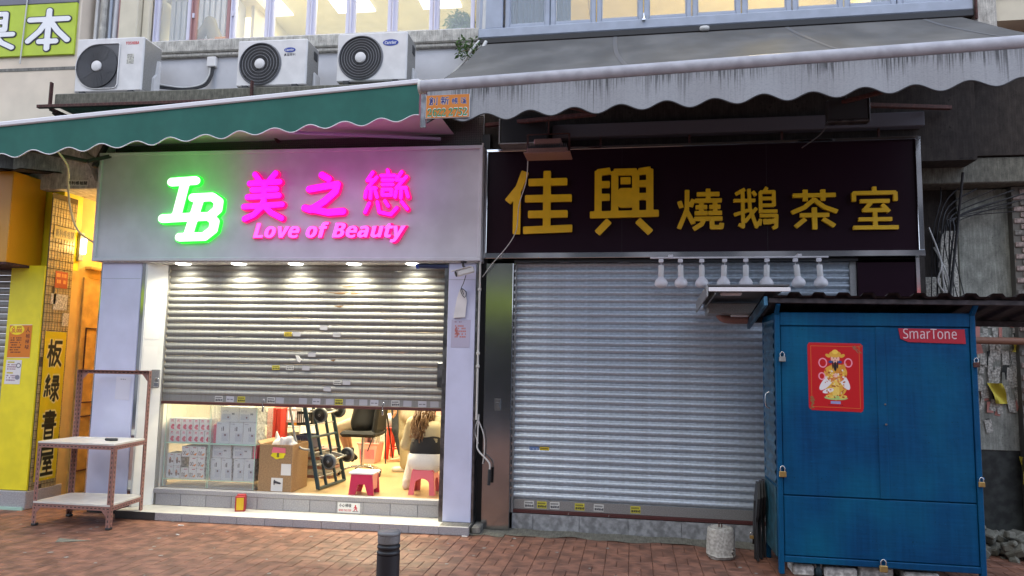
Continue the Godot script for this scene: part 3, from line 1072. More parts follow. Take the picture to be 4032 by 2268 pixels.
	for k in 4:
		ink(im, ["xiao", "xin1", "ti", "ji"][k], 5 + k * 13.5, 4, 12, 14, Color(0.12, 0.12, 0.13), 1.0)
	spot(im, 76, 11, 3, 3, Color(0.75, 0.1, 0.15))
	for l in [[75, 14, 78, 22], [78, 22, 83, 30], [77, 22, 70, 30], [76, 16, 70, 20], [77, 16, 82, 20]]:
		for t in 12:
			spot(im, lerpf(l[0], l[2], t / 11.0), lerpf(l[1], l[3], t / 11.0), 1.6, 1.6, Color(0.75, 0.1, 0.15))
	im.fill_rect(Rect2i(64, 33, 26, 2), Color(0.3, 0.3, 0.3))
	print_mat("step_notice", im)
	st = S()
	quad(st, Vector3(-2.75, 0.195, 0.0415), Vector3(-2.51, 0.195, 0.0415), Vector3(-2.51, 0.092, 0.0415), Vector3(-2.75, 0.092, 0.0415), Vector3.BACK)
	var no := part("step_notice", st, M.step_notice, b)
	no.set_meta("label", "white sticker warning of the step")
	lettering("notice_lettering", "MIND THE STEP", 0.135, 0.022, 0.0006, Vector3(-2.738, 0.106, 0.0417), M.red_ink, no)

func shop_right() -> void:
	var b := thing("tea_house_building", "dark shop building with grey framed upstairs windows over the long grey awning", "building", Vector3(2.2, 0, 0), RF)
	var st := S()
	bb(st, -0.06, 4.24, 2.74, 3.70, -0.30, -0.02)
	bb(st, -0.06, 4.80, 3.701, 5.06, -0.30, -0.02)
	bb(st, -0.12, 4.80, 6.95, 9.5, -0.30, 0.0)
	part("upper_wall", st, M.alley_dark, b)
	st = S()
	bb(st, -0.12, 4.78, 5.155, 5.262, -0.30, 0.10, 0.01)
	bb(st, -0.12, 0.14, 5.263, 6.94, -0.30, 0.08, 0.01)
	bb(st, 4.62, 4.78, 5.263, 6.94, -0.30, 0.08, 0.01)
	part("window_surround", st, M.grey_frame, b)
	for i in 9:
		var x0 := 0.165 + i * 0.4935
		var x1 := x0 + 0.485
		var w := 0.05
		st = S()
		bb(st, x0, x0 + w, 5.266, 6.93, 0.0, 0.055, 0.008)
		bb(st, x1 - w, x1, 5.266, 6.93, 0.0, 0.055, 0.008)
		bb(st, x0 + w, x1 - w, 5.266, 5.311, 0.0, 0.0545, 0.008)
		bb(st, x0 + w, x1 - w, 6.88, 6.93, 0.0, 0.0545, 0.008)
		bb(st, x0 + w, x0 + w + 0.012, 5.312, 6.88, 0.005, 0.04, 0.003)
		bb(st, x1 - w - 0.012, x1 - w, 5.312, 6.88, 0.005, 0.04, 0.003)
		bb(st, x0 + w + 0.012, x1 - w - 0.012, 5.312, 5.324, 0.005, 0.04, 0.003)
		var f := part("window", st, M.grey_frame, b)
		st = S()
		bb(st, x0 + w + 0.013, x1 - w - 0.013, 5.325, 6.88, 0.02, 0.025)
		part("pane", st, M.glass, f)
		if i == 2:
			st = S()
			tube(st, [Vector3(x1 + 0.004, 5.24, 0.12), Vector3(x1 + 0.004, 5.33, 0.075)], 0.012, 6)
			bb(st, x1 - 0.012, x1 + 0.02, 5.235, 5.25, 0.101, 0.135)
			part("stay", st, M.chrome, f)
	# the rooms behind
	st = S()
	bb(st, 0.0, 4.7, 5.06, 5.2, -4.6, -0.301)
	bb(st, 0.0, 0.1, 5.201, 7.15, -4.6, -0.301)
	bb(st, 4.6, 4.7, 5.201, 7.15, -4.6, -0.301)
	bb(st, 0.0, 4.7, 5.201, 7.15, -4.75, -4.601)
	bb(st, 0.0, 4.7, 7.151, 7.25, -4.75, 0.0)
	part("upper_room", st, M.office_cream, b)
	for i in 6:
		for j in 5:
			st = S()
			bb(st, 0.12 + i * 0.745, 0.855 + i * 0.745, 7.12, 7.148, -4.58 + j * 0.9, -3.70 + j * 0.9, 0.006)
			part("ceiling_panel", st, M.cream, b)
	st = S()
	bb(st, 3.0, 3.6, 7.085, 7.115, -2.9, -1.7)
	part("ceiling_lamp", st, M.lamp_panel, b)
	panel_light("upper_room_lamp", Vector3(3.3, 7.07, -2.3), 0.6, 1.2, 17.0, Color(1.0, 0.90, 0.62), RF)
	for k in 3:
		st = S()
		var r: Array = [[0.19, 0.86], [3.93, 4.16], [4.16, 4.60]][k]
		var n := int((r[1] - r[0]) / 0.045)
		sheet(st, func(u, v): return Vector3(lerpf(r[0], r[1], u), lerpf(5.22, 6.9, v), -0.16 + 0.025 * sin(u * n * TAU / 1.5)), n * 5, 2, Vector3.BACK)
		part("curtain", st, M.curtain if k != 1 else M.curtain_pale, b)
	# steel pillar between the shops, the marble foot, the pillar beyond the shutter
	st = S()
	bb(st, 0.03, 0.315, 0.015, 2.70, -0.3, 0.12, 0.004)
	part("steel_pillar", st, M.steel, b)
	st = S()
	bb(st, -0.055, 0.028, 0.0, 4.1, -0.3, 0.05)
	part("gap_post", st, M.black_paint, b)
	st = S()
	bb(st, 0.145, 0.215, 1.19, 1.31, 0.121, 0.135, 0.004)
	bb(st, 0.16, 0.20, 1.225, 1.275, 0.135, 0.142, 0.004)
	part("key_switch", st, M.chrome, b)
	st = S()
	bb(st, 3.665, 4.18, 0.0, 2.70, -0.3, 0.06, 0.004)
	part("dark_pillar", st, M.maroon, b)
	box_part("steel_edge", b, "mirror_steel", 4.183, 4.215, 0.0, 2.74, -0.2, 0.07)
	box_part("side_wall", b, "alley_dark", 4.22, 4.30, 0.0, 3.70, -3.0, -0.03)
	box_part("foot", b, "concrete", 0.33, 3.66, 0.0, 0.165, -0.3, 0.0)
	var mx := [0.33, 0.545, 1.01, 1.49, 2.0, 2.5, 3.05, 3.66]
	for k in 7:
		box_part("marble_slab", b, "marble", mx[k], mx[k + 1] - 0.003, 0.002, 0.166, 0.001, 0.03, 0.002)
	st = S()
	bb(st, 0.0, 4.2, 0.2, 2.9, -3.2, -3.0)
	bb(st, 0.0, 4.2, 2.76, 2.9, -3.0, -0.301)
	part("dark_room", st, M.black_paint, b)
	# reveal over the shutter with its unlit round lamps
	box_part("reveal", b, "black_paint", 0.32, 3.66, 2.71, 2.739, -0.25, 0.10)
	for x in [0.40, 0.85, 1.45, 2.2, 3.35]:
		st = S()
		smooth_lathe(st, [Vector2(0, -0.008), Vector2(0.055, -0.008), Vector2(0.07, 0.0)], Vector3(x, 2.709, 0.06), 20)
		part("dead_downlight", st, M.ac_grey, b)

func neighbour() -> void:
	# left of the beauty shop: yellow fronted shop, tiled pillar, lit corridor
	var b := thing("neighbour_building", "yellow painted shop corner with a tiled pillar side and an orange lit corridor", "building", Vector3(-6.4, 0, 0))
	var st := S()
	bb(st, -6.62, -6.205, 0.20, 2.66, -0.205, 0.20, 0.003)
	bb(st, -8.4, -6.206, 2.661, 3.55, -0.30, 0.0)
	var p := part("yellow_pillar", st, M.yellow_paint, b)
	st = S()
	bb(st, -6.64, -6.19, 0.0, 0.195, -0.3, 0.225, 0.006)
	part("plinth", st, M.stone_tile, b)
	box_part("plinth_strip", b, "glass_edge", -6.66, -6.20, 0.0, 0.03, 0.226, 0.25)
	# tiled side of the pillar
	box_part("tile_ground", b, "tile_grout", -6.2045, -6.199, 0.03, 3.50, -0.21, 0.18)
	var tmesh := piece(Vector3(0.008, 0.091, 0.0375), 0.002)
	for i in 9:
		for j in 34:
			if rng.randf() < 0.02:
				continue
			if j > 2 and j < 18 and i > 0 and i < 8:
				continue
			inst("wall_tile", tmesh, M.tile_cream, b, Transform3D(Basis(Vector3.UP, rng.randf_range(-0.02, 0.02)), Vector3(-6.197, 0.09 + j * 0.1, 0.157 - i * 0.0432) - org))
	# lit corridor
	st = S()
	bb(st, -6.32, -6.21, 0.0, 3.55, -3.0, -0.206)
	bb(st, -6.32, -5.2, 0.0, 3.55, -3.1, -3.001)
	bb(st, -5.36, -5.25, 0.0, 3.55, -3.0, -0.201)
	part("corridor_wall", st, M.corridor, b)
	box_part("corridor_floor", b, "concrete", -6.21, -5.36, 0.0, 0.03, -3.0, -0.2)
	st = S()
	bb(st, -6.80, -5.62, 3.55, 4.24, -0.28, 0.12, 0.01)
	bb(st, -6.32, -5.25, 3.551, 3.65, -3.0, -0.281)
	part("lintel", st, M.plaster, b)
	st = S()
	body(st, [[Vector3(-5.90, 3.95, 0.11), Vector3(-5.75, 3.82, 0.11), 0.05, 0.04], [Vector3(-5.80, 3.88, 0.11), Vector3(-5.72, 3.66, 0.11), 0.05, 0.03]], 0.014, 0.03)
	part("spalled_patch", st, M.alley_wall, b)
	# door on the corridor's side wall
	st = S()
	bb(st, -6.209, -6.185, 0.05, 2.60, -0.98, -0.40, 0.004)
	var d := part("door", st, M.door_wood, b)
	st = S()
	for y in [[0.30, 0.95], [1.10, 2.0]]:
		bb(st, -6.186, -6.172, y[0], y[1], -0.92, -0.905, 0.003)
		bb(st, -6.186, -6.172, y[0], y[1], -0.49, -0.475, 0.003)
		bb(st, -6.186, -6.172, y[0], y[0] + 0.015, -0.904, -0.491, 0.003)
		bb(st, -6.186, -6.172, y[1] - 0.015, y[1], -0.904, -0.491, 0.003)
	part("moulding", st, M.rust, d)
	box_part("corridor_shelf", b, "door_wood", -6.209, -6.12, 2.70, 2.735, -1.2, -0.42, 0.004)
	# corridor lamp
	st = S()
	bb(st, -6.20, -6.165, 2.78, 3.12, -0.32, -0.25, 0.004)
	var cl := part("lamp_body", st, M.galv, b)
	st = S()
	bb(st, -6.164, -6.115, 2.86, 3.05, -0.31, -0.26, 0.012)
	part("corridor_lamp", st, M.lamp_white, cl)
	lamp("corridor_light", Vector3(-6.07, 2.95, -0.285), 0.10, Color(1.0, 0.84, 0.52), 0.05)
	st = S()
	bb(st, -5.95, -5.65, 3.50, 3.548, -1.75, -1.45, 0.01)
	part("corridor_ceiling_lamp", st, M.lamp_warm, b)
	lamp("corridor_light", Vector3(-5.80, 3.42, -1.6), 2.6, Color(1.0, 0.84, 0.52), 0.1)
	# upper parapet
	st = S()
	bb(st, -9.5, -6.02, 4.26, 7.4, -0.2, 0.20, 0.01)
	part("parapet", st, M.beige, b)
	st = S()
	bb(st, -9.5, -6.025, 3.551, 4.255, -0.3, 0.0)
	part("upper_wall", st, M.concrete, b)
	box_part("parapet_groove", b, "concrete", -9.5, -6.018, 4.93, 4.965, 0.19, 0.206)
	st = S()
	bb(st, -9.5, -6.62, 0.0, 0.19, -0.3, 0.1)
	bb(st, -9.5, -8.2, 0.19, 4.25, -0.3, 0.1)
	bb(st, -9.5, -5.62, 7.4, 9.5, -0.5, 0.1)
	part("shop_wall", st, M.old_white, b)
	# its own shutter
	var sl := S()
	sheet(sl, func(u, v): return Vector3(lerpf(-8.2, -6.62, u), 0.072 * (1 - v), 0.012 * sin(PI * v)) + org, 1, 6, Vector3.BACK)
	sl.generate_normals()
	var sm := sl.commit()
	for k in 33:
		inst("shutter_slat", sm, M.slat_left, b, Transform3D(Basis(), Vector3(0, 0.2 + k * 0.074, 0.05) - org))
	# posters on the yellow pillar
	var r := RandomNumberGenerator.new()
	r.seed = 5
	var im := paint(84, 110, Color(0.84, 0.48, 0.10))
	spot(im, 28, 16, 27, 17, Color(0.97, 0.88, 0.12))
	small_print(im, 12, 6, 34, 7, Color(0.6, 0.2, 0.1), 1, r)
	small_print(im, 8, 42, 40, 55, Color(0.35, 0.15, 0.08), 7, r)
	ink(im, "ren", 60, 8, 18, 18, Color(0.35, 0.1, 0.05))
	for k in 3:
		ink(im, ["zu", "ti", "ji"][k], 62, 30 + k * 18, 15, 15, Color(0.3, 0.1, 0.06))
	im.fill_rect(Rect2i(0, 0, 84, 2), Color(0.9, 0.88, 0.8))
	im.fill_rect(Rect2i(0, 108, 84, 2), Color(0.9, 0.88, 0.8))
	print_mat("orange_poster", im)
	st = S()
	quad(st, Vector3(-6.575, 1.995, 0.2025), Vector3(-6.30, 2.0, 0.2025), Vector3(-6.30, 1.63, 0.2025), Vector3(-6.58, 1.625, 0.2025), Vector3.BACK)
	var po := part("orange_poster", st, M.orange_poster, b)
	lettering("poster_lettering", "20,000", 0.13, 0.055, 0.0006, Vector3(-6.55, 1.90, 0.2028), M.red_ink, po)
	im = paint(60, 90, Color(0.86, 0.85, 0.84))
	im.fill_rect(Rect2i(6, 6, 26, 5), Color(0.75, 0.68, 0.15))
	small_print(im, 6, 16, 34, 24, Color(0.55, 0.35, 0.4), 3, r)
	spot(im, 48, 20, 9, 9, Color(0.35, 0.35, 0.37))
	spot(im, 48, 20, 6, 6, Color(0.86, 0.85, 0.84))
	im.fill_rect(Rect2i(6, 46, 24, 5), Color(0.75, 0.68, 0.15))
	small_print(im, 6, 56, 36, 26, Color(0.55, 0.42, 0.5), 3, r)
	spot(im, 48, 64, 9, 9, Color(0.5, 0.5, 0.55))
	print_mat("white_poster", im)
	st = S()
	quad(st, Vector3(-6.58, 1.605, 0.2025), Vector3(-6.39, 1.605, 0.2025), Vector3(-6.395, 1.34, 0.2025), Vector3(-6.585, 1.34, 0.2025), Vector3.BACK)
	part("white_poster", st, M.white_poster, b)
	# the book shop's upright plate on the tiles
	im = paint(64, 256, Color(0.80, 0.71, 0.06))
	for k in 4:
		var key: String = ["ban", "lv", "shu", "wu"][k]
		ink(im, key, 10, 12 + k * 62, 44, 50, Color(0.84, 0.80, 0.55), 7.0)
		ink(im, key, 10, 12 + k * 62, 44, 50, Color(0.05, 0.09, 0.05), 1.0)
	print_mat("book_plate", im)
	st = S()
	quad(st, Vector3(-6.189, 1.93, 0.135), Vector3(-6.189, 1.93, -0.185), Vector3(-6.189, 0.28, -0.185), Vector3(-6.189, 0.28, 0.135), Vector3.RIGHT)
	part("book_shop_plate", st, M.book_plate, b)
	im = paint(64, 40, Color(0.62, 0.25, 0.12))
	small_print(im, 6, 5, 52, 30, Color(0.85, 0.6, 0.3), 2, r)
	print_mat("red_notice", im)
	im = paint(64, 20, Color(0.62, 0.55, 0.30))
	for k in 5:
		ink(im, ["xin", "li", "zhang", "zu", "kai"][k], 4 + k * 11.5, 4, 10, 12, Color(0.1, 0.09, 0.06), 2)
	print_mat("address_plate", im)
	im = paint(64, 20, Color(0.85, 0.84, 0.80))
	for k in 5:
		ink(im, ["xin", "li", "zhang", "zu", "kai"][k], 4 + k * 11.5, 4, 10, 12, Color(0.1, 0.09, 0.06), 2)
	print_mat("address_white", im)
	for q in [["red_notice", 2.43, 2.62, 0.06, -0.13, M.red_notice], ["address_plate", 2.99, 3.13, 0.13, -0.19, M.address_plate]]:
		st = S()
		quad(st, Vector3(-6.188, q[2], q[3]), Vector3(-6.188, q[2], q[4]), Vector3(-6.188, q[1], q[4]), Vector3(-6.188, q[1], q[3]), Vector3.RIGHT)
		part(q[0], st, q[5], b)
	for q in [[2.18, 2.36, 0.06, -0.16], [2.0, 2.15, -0.10, -0.2], [2.24, 2.36, 0.10, 0.02]]:
		st = S()
		quad(st, Vector3(-6.1885, q[1], q[2]), Vector3(-6.1885, q[1], q[3]), Vector3(-6.1885, q[0], q[3] + 0.01), Vector3(-6.1885, q[0], q[2]), Vector3.RIGHT)
		part("old_notice", st, M.paper_old, b)
	st = S()
	quad(st, Vector3(-6.10, 3.66, 0.1225), Vector3(-5.82, 3.65, 0.1225), Vector3(-5.82, 3.58, 0.1225), Vector3(-6.10, 3.59, 0.1225), Vector3.BACK)
	part("address_plate", st, M.address_white, b)

func alley() -> void:
	var b := thing("alley_building", "grimy building end with a cement panel, brick pier and torn paper notices beyond the kiosk", "building", Vector3(5.0, 0, -0.3), RF)
	var st := S()
	bb(st, 4.31, 8.0, 0.0, 3.62, -0.75, -0.60)
	part("end_wall", st, M.alley_dark, b)
	st = S()
	bb(st, 4.31, 8.0, 3.54, 3.80, -0.6, -0.305, 0.01)
	part("lintel", st, M.cement, b)
	st = S()
	bb(st, 4.82, 5.62, 0.9, 3.53, -0.599, -0.55, 0.004)
	part("cement_panel", st, M.alley_wall, b)
	st = S()
	bb(st, 4.82, 5.62, 0.0, 0.899, -0.599, -0.56)
	part("painted_base", st, M.alley_base, b)
	# upper storeys
	st = S()
	bb(st, 4.82, 8.0, 3.81, 5.05, -0.75, -0.28)
	part("dark_beam", st, M.alley_dark, b)
	st = S()
	bb(st, 4.80, 4.98, 4.6, 9.5, -0.3, 0.10, 0.01)
	part("white_pier", st, M.old_white, b)
	st = S()
	bb(st, 4.99, 8.0, 5.06, 5.30, -0.3, 0.02)
	bb(st, 4.99, 8.0, 5.36, 9.5, -0.3, 0.02)
	part("cream_parapet", st, M.cream, b)
	box_part("parapet_groove", b, "carton", 4.99, 8.0, 5.302, 5.358, -0.3, 0.05)
	box_part("red_pipe", b, "rust", 4.785, 4.80, 5.05, 9.4, 0.10, 0.13)
	# brick pier
	box_part("pier_core", b, "mortar", 5.29, 6.4, 0.0, 3.53, -0.549, -0.46)
	var bmesh := piece(Vector3(0.112, 0.050, 0.02), 0.004)
	var cnt := 0
	for j in 58:
		for i in 4:
			if cnt >= 230:
				break
			cnt += 1
			inst("brick", bmesh, M.wall_brick if (i * 7 + j * 3) % 5 else M.wall_brick2, b, Transform3D(Basis(Vector3.UP, rng.randf_range(-0.02, 0.02)), Vector3(5.355 + i * 0.122 + (0.06 if j % 2 else 0.0), 0.06 + j * 0.06, -0.455 + rng.randf_range(-0.003, 0.003)) - org))
	# notices pasted over each other
	for k in 120:
		var w := rng.randf_range(0.03, 0.07)
		var h := rng.randf_range(0.07, 0.16)
		var y := rng.randf_range(1.05, 2.2)
		var x := rng.randf_range(4.86, 5.34)
		if y < 1.3 and rng.randf() < 0.6:
			continue
		st = S()
		var lift := 0.004 + 0.00012 * k
		var q := Basis(Vector3.BACK, rng.randf_range(-0.25, 0.25))
		bx(st, Vector3(x, y, -0.549 + lift), Vector3(w, h, 0.0008), 0.0, q)
		var keys := ["paper_old", "paper_old", "paper_old", "alley_wall", "paper_old", "alley_base", "paper_old", "paper_pink"]
		part("notice", st, M[keys[rng.randi() % keys.size()]], b)
	for q in [[5.10, 1.46, 0.12, 0.20, -0.3], [5.34, 1.5, 0.08, 0.22, 0.1], [5.30, 0.72, 0.06, 0.26, -0.05], [5.28, 1.92, 0.06, 0.1, 0.1]]:
		st = S()
		sheet(st, func(u, v): return Vector3(q[0] + (u - 0.5) * q[2] + (v - 0.5) * q[4] * 0.2, q[1] + (v - 0.5) * q[3], -0.50 + 0.03 * sin(u * 5 + v * 4)), 6, 6, Vector3.BACK)
		part("yellow_notice", st, M.paper_yellow, b)
	# drain pipe across
	st = S()
	tube(st, soft([Vector3(4.6, 1.98, -0.40), Vector3(5.2, 1.975, -0.40), Vector3(5.34, 1.98, -0.39), Vector3(5.38, 2.05, -0.38), Vector3(5.385, 2.4, -0.38)], 6), 0.035, 12)
	part("drain_pipe", st, mat("pipe_brown", 0.22, 0.10, 0.06, 0.6), b)
	# bundle of cables down the corner
	st = S()
	for k in 7:
		var x := 4.48 + k * 0.035
		tube(st, soft([Vector3(4.62 + k * 0.16, 3.53 - 0.015 * k, -0.42 + 0.02 * k), Vector3(x + 0.12, 3.38 - 0.03 * k, -0.38), Vector3(x + 0.03, 3.05, -0.36 + 0.01 * k), Vector3(x + 0.02 * sin(k * 2.0), 2.6, -0.36), Vector3(x - 0.02, 1.9, -0.38)], 5), 0.005 + 0.002 * (k % 3), 5)
	for k in 4:
		tube(st, soft([Vector3(4.65 + k * 0.06, 2.2, -0.4), Vector3(4.50 + k * 0.05, 2.75 + k * 0.1, -0.33), Vector3(4.72, 3.2, -0.36), Vector3(5.3, 3.42 - k * 0.05, -0.42)], 6), 0.005, 5)
	tube(st, soft([Vector3(4.70, 3.60, -0.1), Vector3(4.68, 3.0, -0.25), Vector3(4.60, 2.2, -0.33)], 6), 0.014, 6)
	part("cable_bundle", st, M.cable, b)
	st = S()
	for k in 3:
		tube(st, soft([Vector3(4.46 + k * 0.04, 3.1 - k * 0.2, -0.33), Vector3(4.55, 2.75, -0.30), Vector3(4.52 + k * 0.05, 2.55, -0.32), Vector3(4.62, 2.4 - k * 0.08, -0.34)], 6), 0.009, 6)
	part("white_cable", st, M.pvc, b)
	st = S()
	bb(st, 4.44, 4.62, 2.2, 2.62, -0.59, -0.5, 0.01)
	bb(st, 4.64, 4.80, 2.0, 3.1, -0.59, -0.53, 0.004)
	part("meter_box", st, M.paper_old, b)
	var o := thing("rubble_heap", "grey heap of covered rubble on the ground between the kiosk and brick pier", "rubble", Vector3(5.0, 0, -0.2), RF)
	st = S()
	var rk := RandomNumberGenerator.new()
	rk.seed = 15
	var lumps := []
	for k in 90:
		var c := Vector3(rk.randf_range(4.45, 5.45), 0, rk.randf_range(-0.42, 0.10))
		c.y = rk.randf_range(-0.01, 0.20) * clampf(1.25 - absf(c.x - 4.75) * 1.5, 0.05, 1)
		bx(st, c, Vector3(rk.randf_range(0.05, 0.2), rk.randf_range(0.03, 0.09), rk.randf_range(0.05, 0.14)), 0.012, Basis.from_euler(Vector3(rk.randf_range(-0.5, 0.5), rk.randf_range(0, TAU), rk.randf_range(-0.5, 0.5))))
	part("heap", st, M.cement, o).set_meta("kind", "stuff")

func slat_mesh(x0: float, x1: float, pitch: float, depth: float, seg := 12, sd := 0) -> ArrayMesh:   # one curved slat; its top edge at 0
	var st := S()
	var nn := noise(50 + sd, 1.0, 2)
	org = Vector3.ZERO
	sheet(st, func(u, v):
		var t := clampf((v - 0.10) / 0.80, 0, 1)
		var z := depth * pow(sin(PI * t), 0.75) if v > 0.10 and v < 0.90 else -0.006
		var dent := 0.0022 * nn.get_noise_2d(u * 5.0, sd * 7.0) + 0.0012 * nn.get_noise_2d(u * 26.0, sd * 5.0)
		return Vector3(lerpf(x0, x1, u), -v * pitch + dent * 0.5, z + dent * (1.0 if v > 0.2 else 0.3)), 40, seg, Vector3.BACK)
	bb(st, x0, x1, -pitch * 0.98, -pitch * 0.02, -0.010, -0.0075)
	st.generate_normals()
	return st.commit()

func shutters() -> void:
	var r := RandomNumberGenerator.new()
	r.seed = 77
	# sticker prints
	var looks := []
	for k in 6:
		var c: Color = [Color(0.80, 0.80, 0.78), Color(0.78, 0.74, 0.25), Color(0.72, 0.72, 0.74), Color(0.66, 0.66, 0.68), Color(0.35, 0.45, 0.62), Color(0.80, 0.70, 0.10)][k]
		var im := paint(48, 32, c)
		var ik := Color(0.13, 0.13, 0.16)
		if k in [0, 1, 5]:
			for j in 4:
				ink(im, ["kai", "zu", "xin", "ji"][j], 3 + j * 11, 3, 10, 12, ik, 2.5)
			for j in 8:
				im.fill_rect(Rect2i(4 + j * 5, 19, 3, 8), ik)
		elif k == 2:
			small_print(im, 6, 12, 36, 9, Color(0.3, 0.3, 0.33), 1, r)
		elif k == 4:
			small_print(im, 5, 6, 38, 20, Color(0.7, 0.75, 0.85), 2, r)
		looks.append(print_mat("sticker_%d" % k, im))
	# --- the beauty shop's, half raised
	var s := thing("roller_shutter", "half raised galvanised roller shutter with rust spots over the lit shop", "roller shutter", Vector3(-3.23, 1.16, 0.0))
	var base := org
	var sm := []
	for k in 5:
		sm.append(slat_mesh(-4.82 + 3.23, -1.645 + 3.23, 0.0725, 0.013, 12, k))
	var rust_tex := func(sd: int):
		var im := paint(256, 16, Color(1, 1, 1))
		var rr := RandomNumberGenerator.new()
		rr.seed = sd
		for k in 7:
			var x := rr.randf_range(125, 178)
			spot(im, x, rr.randf_range(2, 13), rr.randf_range(1, 4.5), rr.randf_range(0.8, 2.5), Color(0.78, 0.52, 0.22))
		for k in 3:
			spot(im, rr.randf_range(150, 162), rr.randf_range(3, 12), 1.6, 1.2, Color(0.5, 0.26, 0.08))
		return im
	for k in 20:
		var m: Material = M.slat_left
		inst("slat", sm[(k * 3) % 5], m, s, Transform3D(Basis(Vector3.RIGHT, r.randf_range(-0.05, 0.05)), Vector3(0, 2.70 - k * 0.0725 - base.y, r.randf_range(-0.0012, 0.0012))))
	org = base
	# rust on the slats is a stain with a shape of its own: thin scabs of it
	for q in [[4, -2.85, 0.16, 0.2], [4, -2.66, 0.10, 0.15], [4, -3.08, 0.05, 0.3], [5, -2.80, 0.03, 0.5], [5, -2.78, 0.09, 0.15], [3, -2.72, 0.18, 0.10], [14, -3.05, 0.03, 0.3], [14, -2.88, 0.03, 0.35], [6, -2.84, 0.06, 0.1]]:
		var st := S()
		var y: float = 2.70 - q[0] * 0.0725 - 0.02
		sheet(st, func(u, v):
			var a: float = u * TAU
			var rad: float = v * (0.75 + 0.25 * sin(a * 3 + q[1] * 9))
			var yy: float = rad * sin(a) * 0.013
			var t := clampf((0.02 - yy) / 0.0725 / 0.8 - 0.125, 0, 1)
			return Vector3(q[1] + rad * cos(a) * q[2], y + yy, 0.013 * pow(sin(PI * t), 0.75) + 0.0012), 20, 3, Vector3.BACK)
		part("rust_stain", st, mat("rust_stain", 0.34, 0.17, 0.05, 0.85, 0, M.fine, 30.0), s)
	var st := S()
	bb(st, -4.82, -1.645, 1.190, 1.262, -0.012, 0.004, 0.002)
	part("bottom_panel", st, M.slat_left, s)
	st = S()
	bb(st, -4.83, -1.635, 1.158, 1.189, -0.02, 0.018, 0.003)
	part("bottom_bar", st, M.red_bar, s)
	st = S()
	bb(st, -4.885, -4.825, 0.081, 2.69, -0.04, 0.024, 0.003)
	part("guide", st, M.galv, s)
	st = S()
	bb(st, -1.642, -1.604, 0.081, 2.69, -0.06, -0.051)
	bb(st, -1.648, -1.606, 0.081, 2.69, -0.05, 0.02, 0.003)
	part("guide", st, M.galv, s)
	for q in [[-4.16, 0], [-4.03, 2], [-3.90, 1], [-3.56, 0], [-3.46, 3], [-3.20, 3], [-3.05, 2], [-2.90, 3], [-2.80, 1], [-2.68, 3], [-2.53, 3], [-2.41, 2], [-2.18, 0], [-2.05, 3], [-1.89, 2], [-1.76, 3]]:
		st = S()
		bx(st, Vector3(q[0], 1.226, 0.0045), Vector3(0.088, 0.062, 0.001), 0.0, Basis(Vector3.BACK, r.randf_range(-0.05, 0.05)))
		part("sticker", st, looks[q[1]], s)
	for q in [[10, -3.40, 5], [10, -3.30, 3], [10, -2.85, 3], [13, -3.12, 3], [15, -3.52, 1], [15, -3.36, 0], [15, -3.18, 3], [17, -2.82, 0], [17, -2.72, 3], [18, -2.93, 3], [9, -3.0, 3]]:
		st = S()
		bx(st, Vector3(q[1], 2.70 - q[0] * 0.0725 - 0.036, 0.0145), Vector3(0.085, 0.046, 0.001), 0.0, Basis(Vector3.BACK, r.randf_range(-0.06, 0.06)))
		part("sticker", st, looks[q[2]], s)
	st = S()
	prism(st, PackedVector2Array([Vector2(-3.30, 1.71), Vector2(-3.265, 1.705), Vector2(-3.235, 1.665), Vector2(-3.25, 1.635), Vector2(-3.275, 1.65)]), Vector3(0, 0, 0.012), Vector3.RIGHT, Vector3.UP, Vector3(0, 0, 0.012))
	part("paper_scrap", st, M.paper, s)
	st = S()
	bb(st, -1.735, -1.648, 1.40, 1.66, 0.016, 0.032, 0.004)
	part("lock_plate", st, M.worn_steel, s)
	st = S()
	bb(st, -4.96, -4.80, 1.33, 1.53, 0.10, 0.118, 0.006)
	part("lock_plate", st, M.galv, s)
	padlock(s, Vector3(-4.82, 1.37, 0.13), M.chrome, 0.06)
	for x in [-3.64, -2.31]:
		st = S()
		tube(st, soft([Vector3(x, 1.155, 0.03), Vector3(x, 1.21, 0.03), Vector3(x + 0.012, 1.235, 0.03), Vector3(x + 0.022, 1.21, 0.03)], 5), 0.005, 6)
		bb(st, x - 0.008, x + 0.012, 1.10, 1.16, 0.022, 0.034, 0.003)
		part("lock_hook", st, M.chrome, s)
	# --- the tea house's, closed
	s = thing("roller_shutter", "closed shiny steel roller shutter of the tea house above a marble base", "roller shutter", Vector3(2.0, 0.17, 0.0), RF)
	base = org
	sm = []
	for k in 5:
		sm.append(slat_mesh(0.34 - 2.0, 3.60 - 2.0, 0.0737, 0.019, 12, k + 5))
	for k in 33:
		inst("slat", sm[(k * 3) % 5], M.slat_right, s, Transform3D(Basis(Vector3.RIGHT, r.randf_range(-0.05, 0.05)), Vector3(0, 2.735 - k * 0.0737 - base.y, r.randf_range(-0.001, 0.001))))
	org = base
	st = S()
	bb(st, 0.34, 3.60, 0.206, 0.302, -0.012, 0.004, 0.002)
	part("bottom_panel", st, M.galv, s)
	st = S()
	bb(st, 0.33, 3.61, 0.171, 0.205, -0.02, 0.022, 0.003)
	part("bottom_bar", st, M.red_bar, s)
	for x in [[0.317, 0.339], [3.601, 3.663]]:
		st = S()
		bb(st, x[0], x[1], 0.17, 2.735, -0.05, 0.03, 0.003)
		part("guide", st, M.galv, s)
	st = S()
	for k in 33:
		bx(st, Vector3(0.318, 2.70 - k * 0.0737, 0.034), Vector3(0.012, 0.03, 0.008), 0.002)
	part("slat_end_clips", st, M.chrome, s)
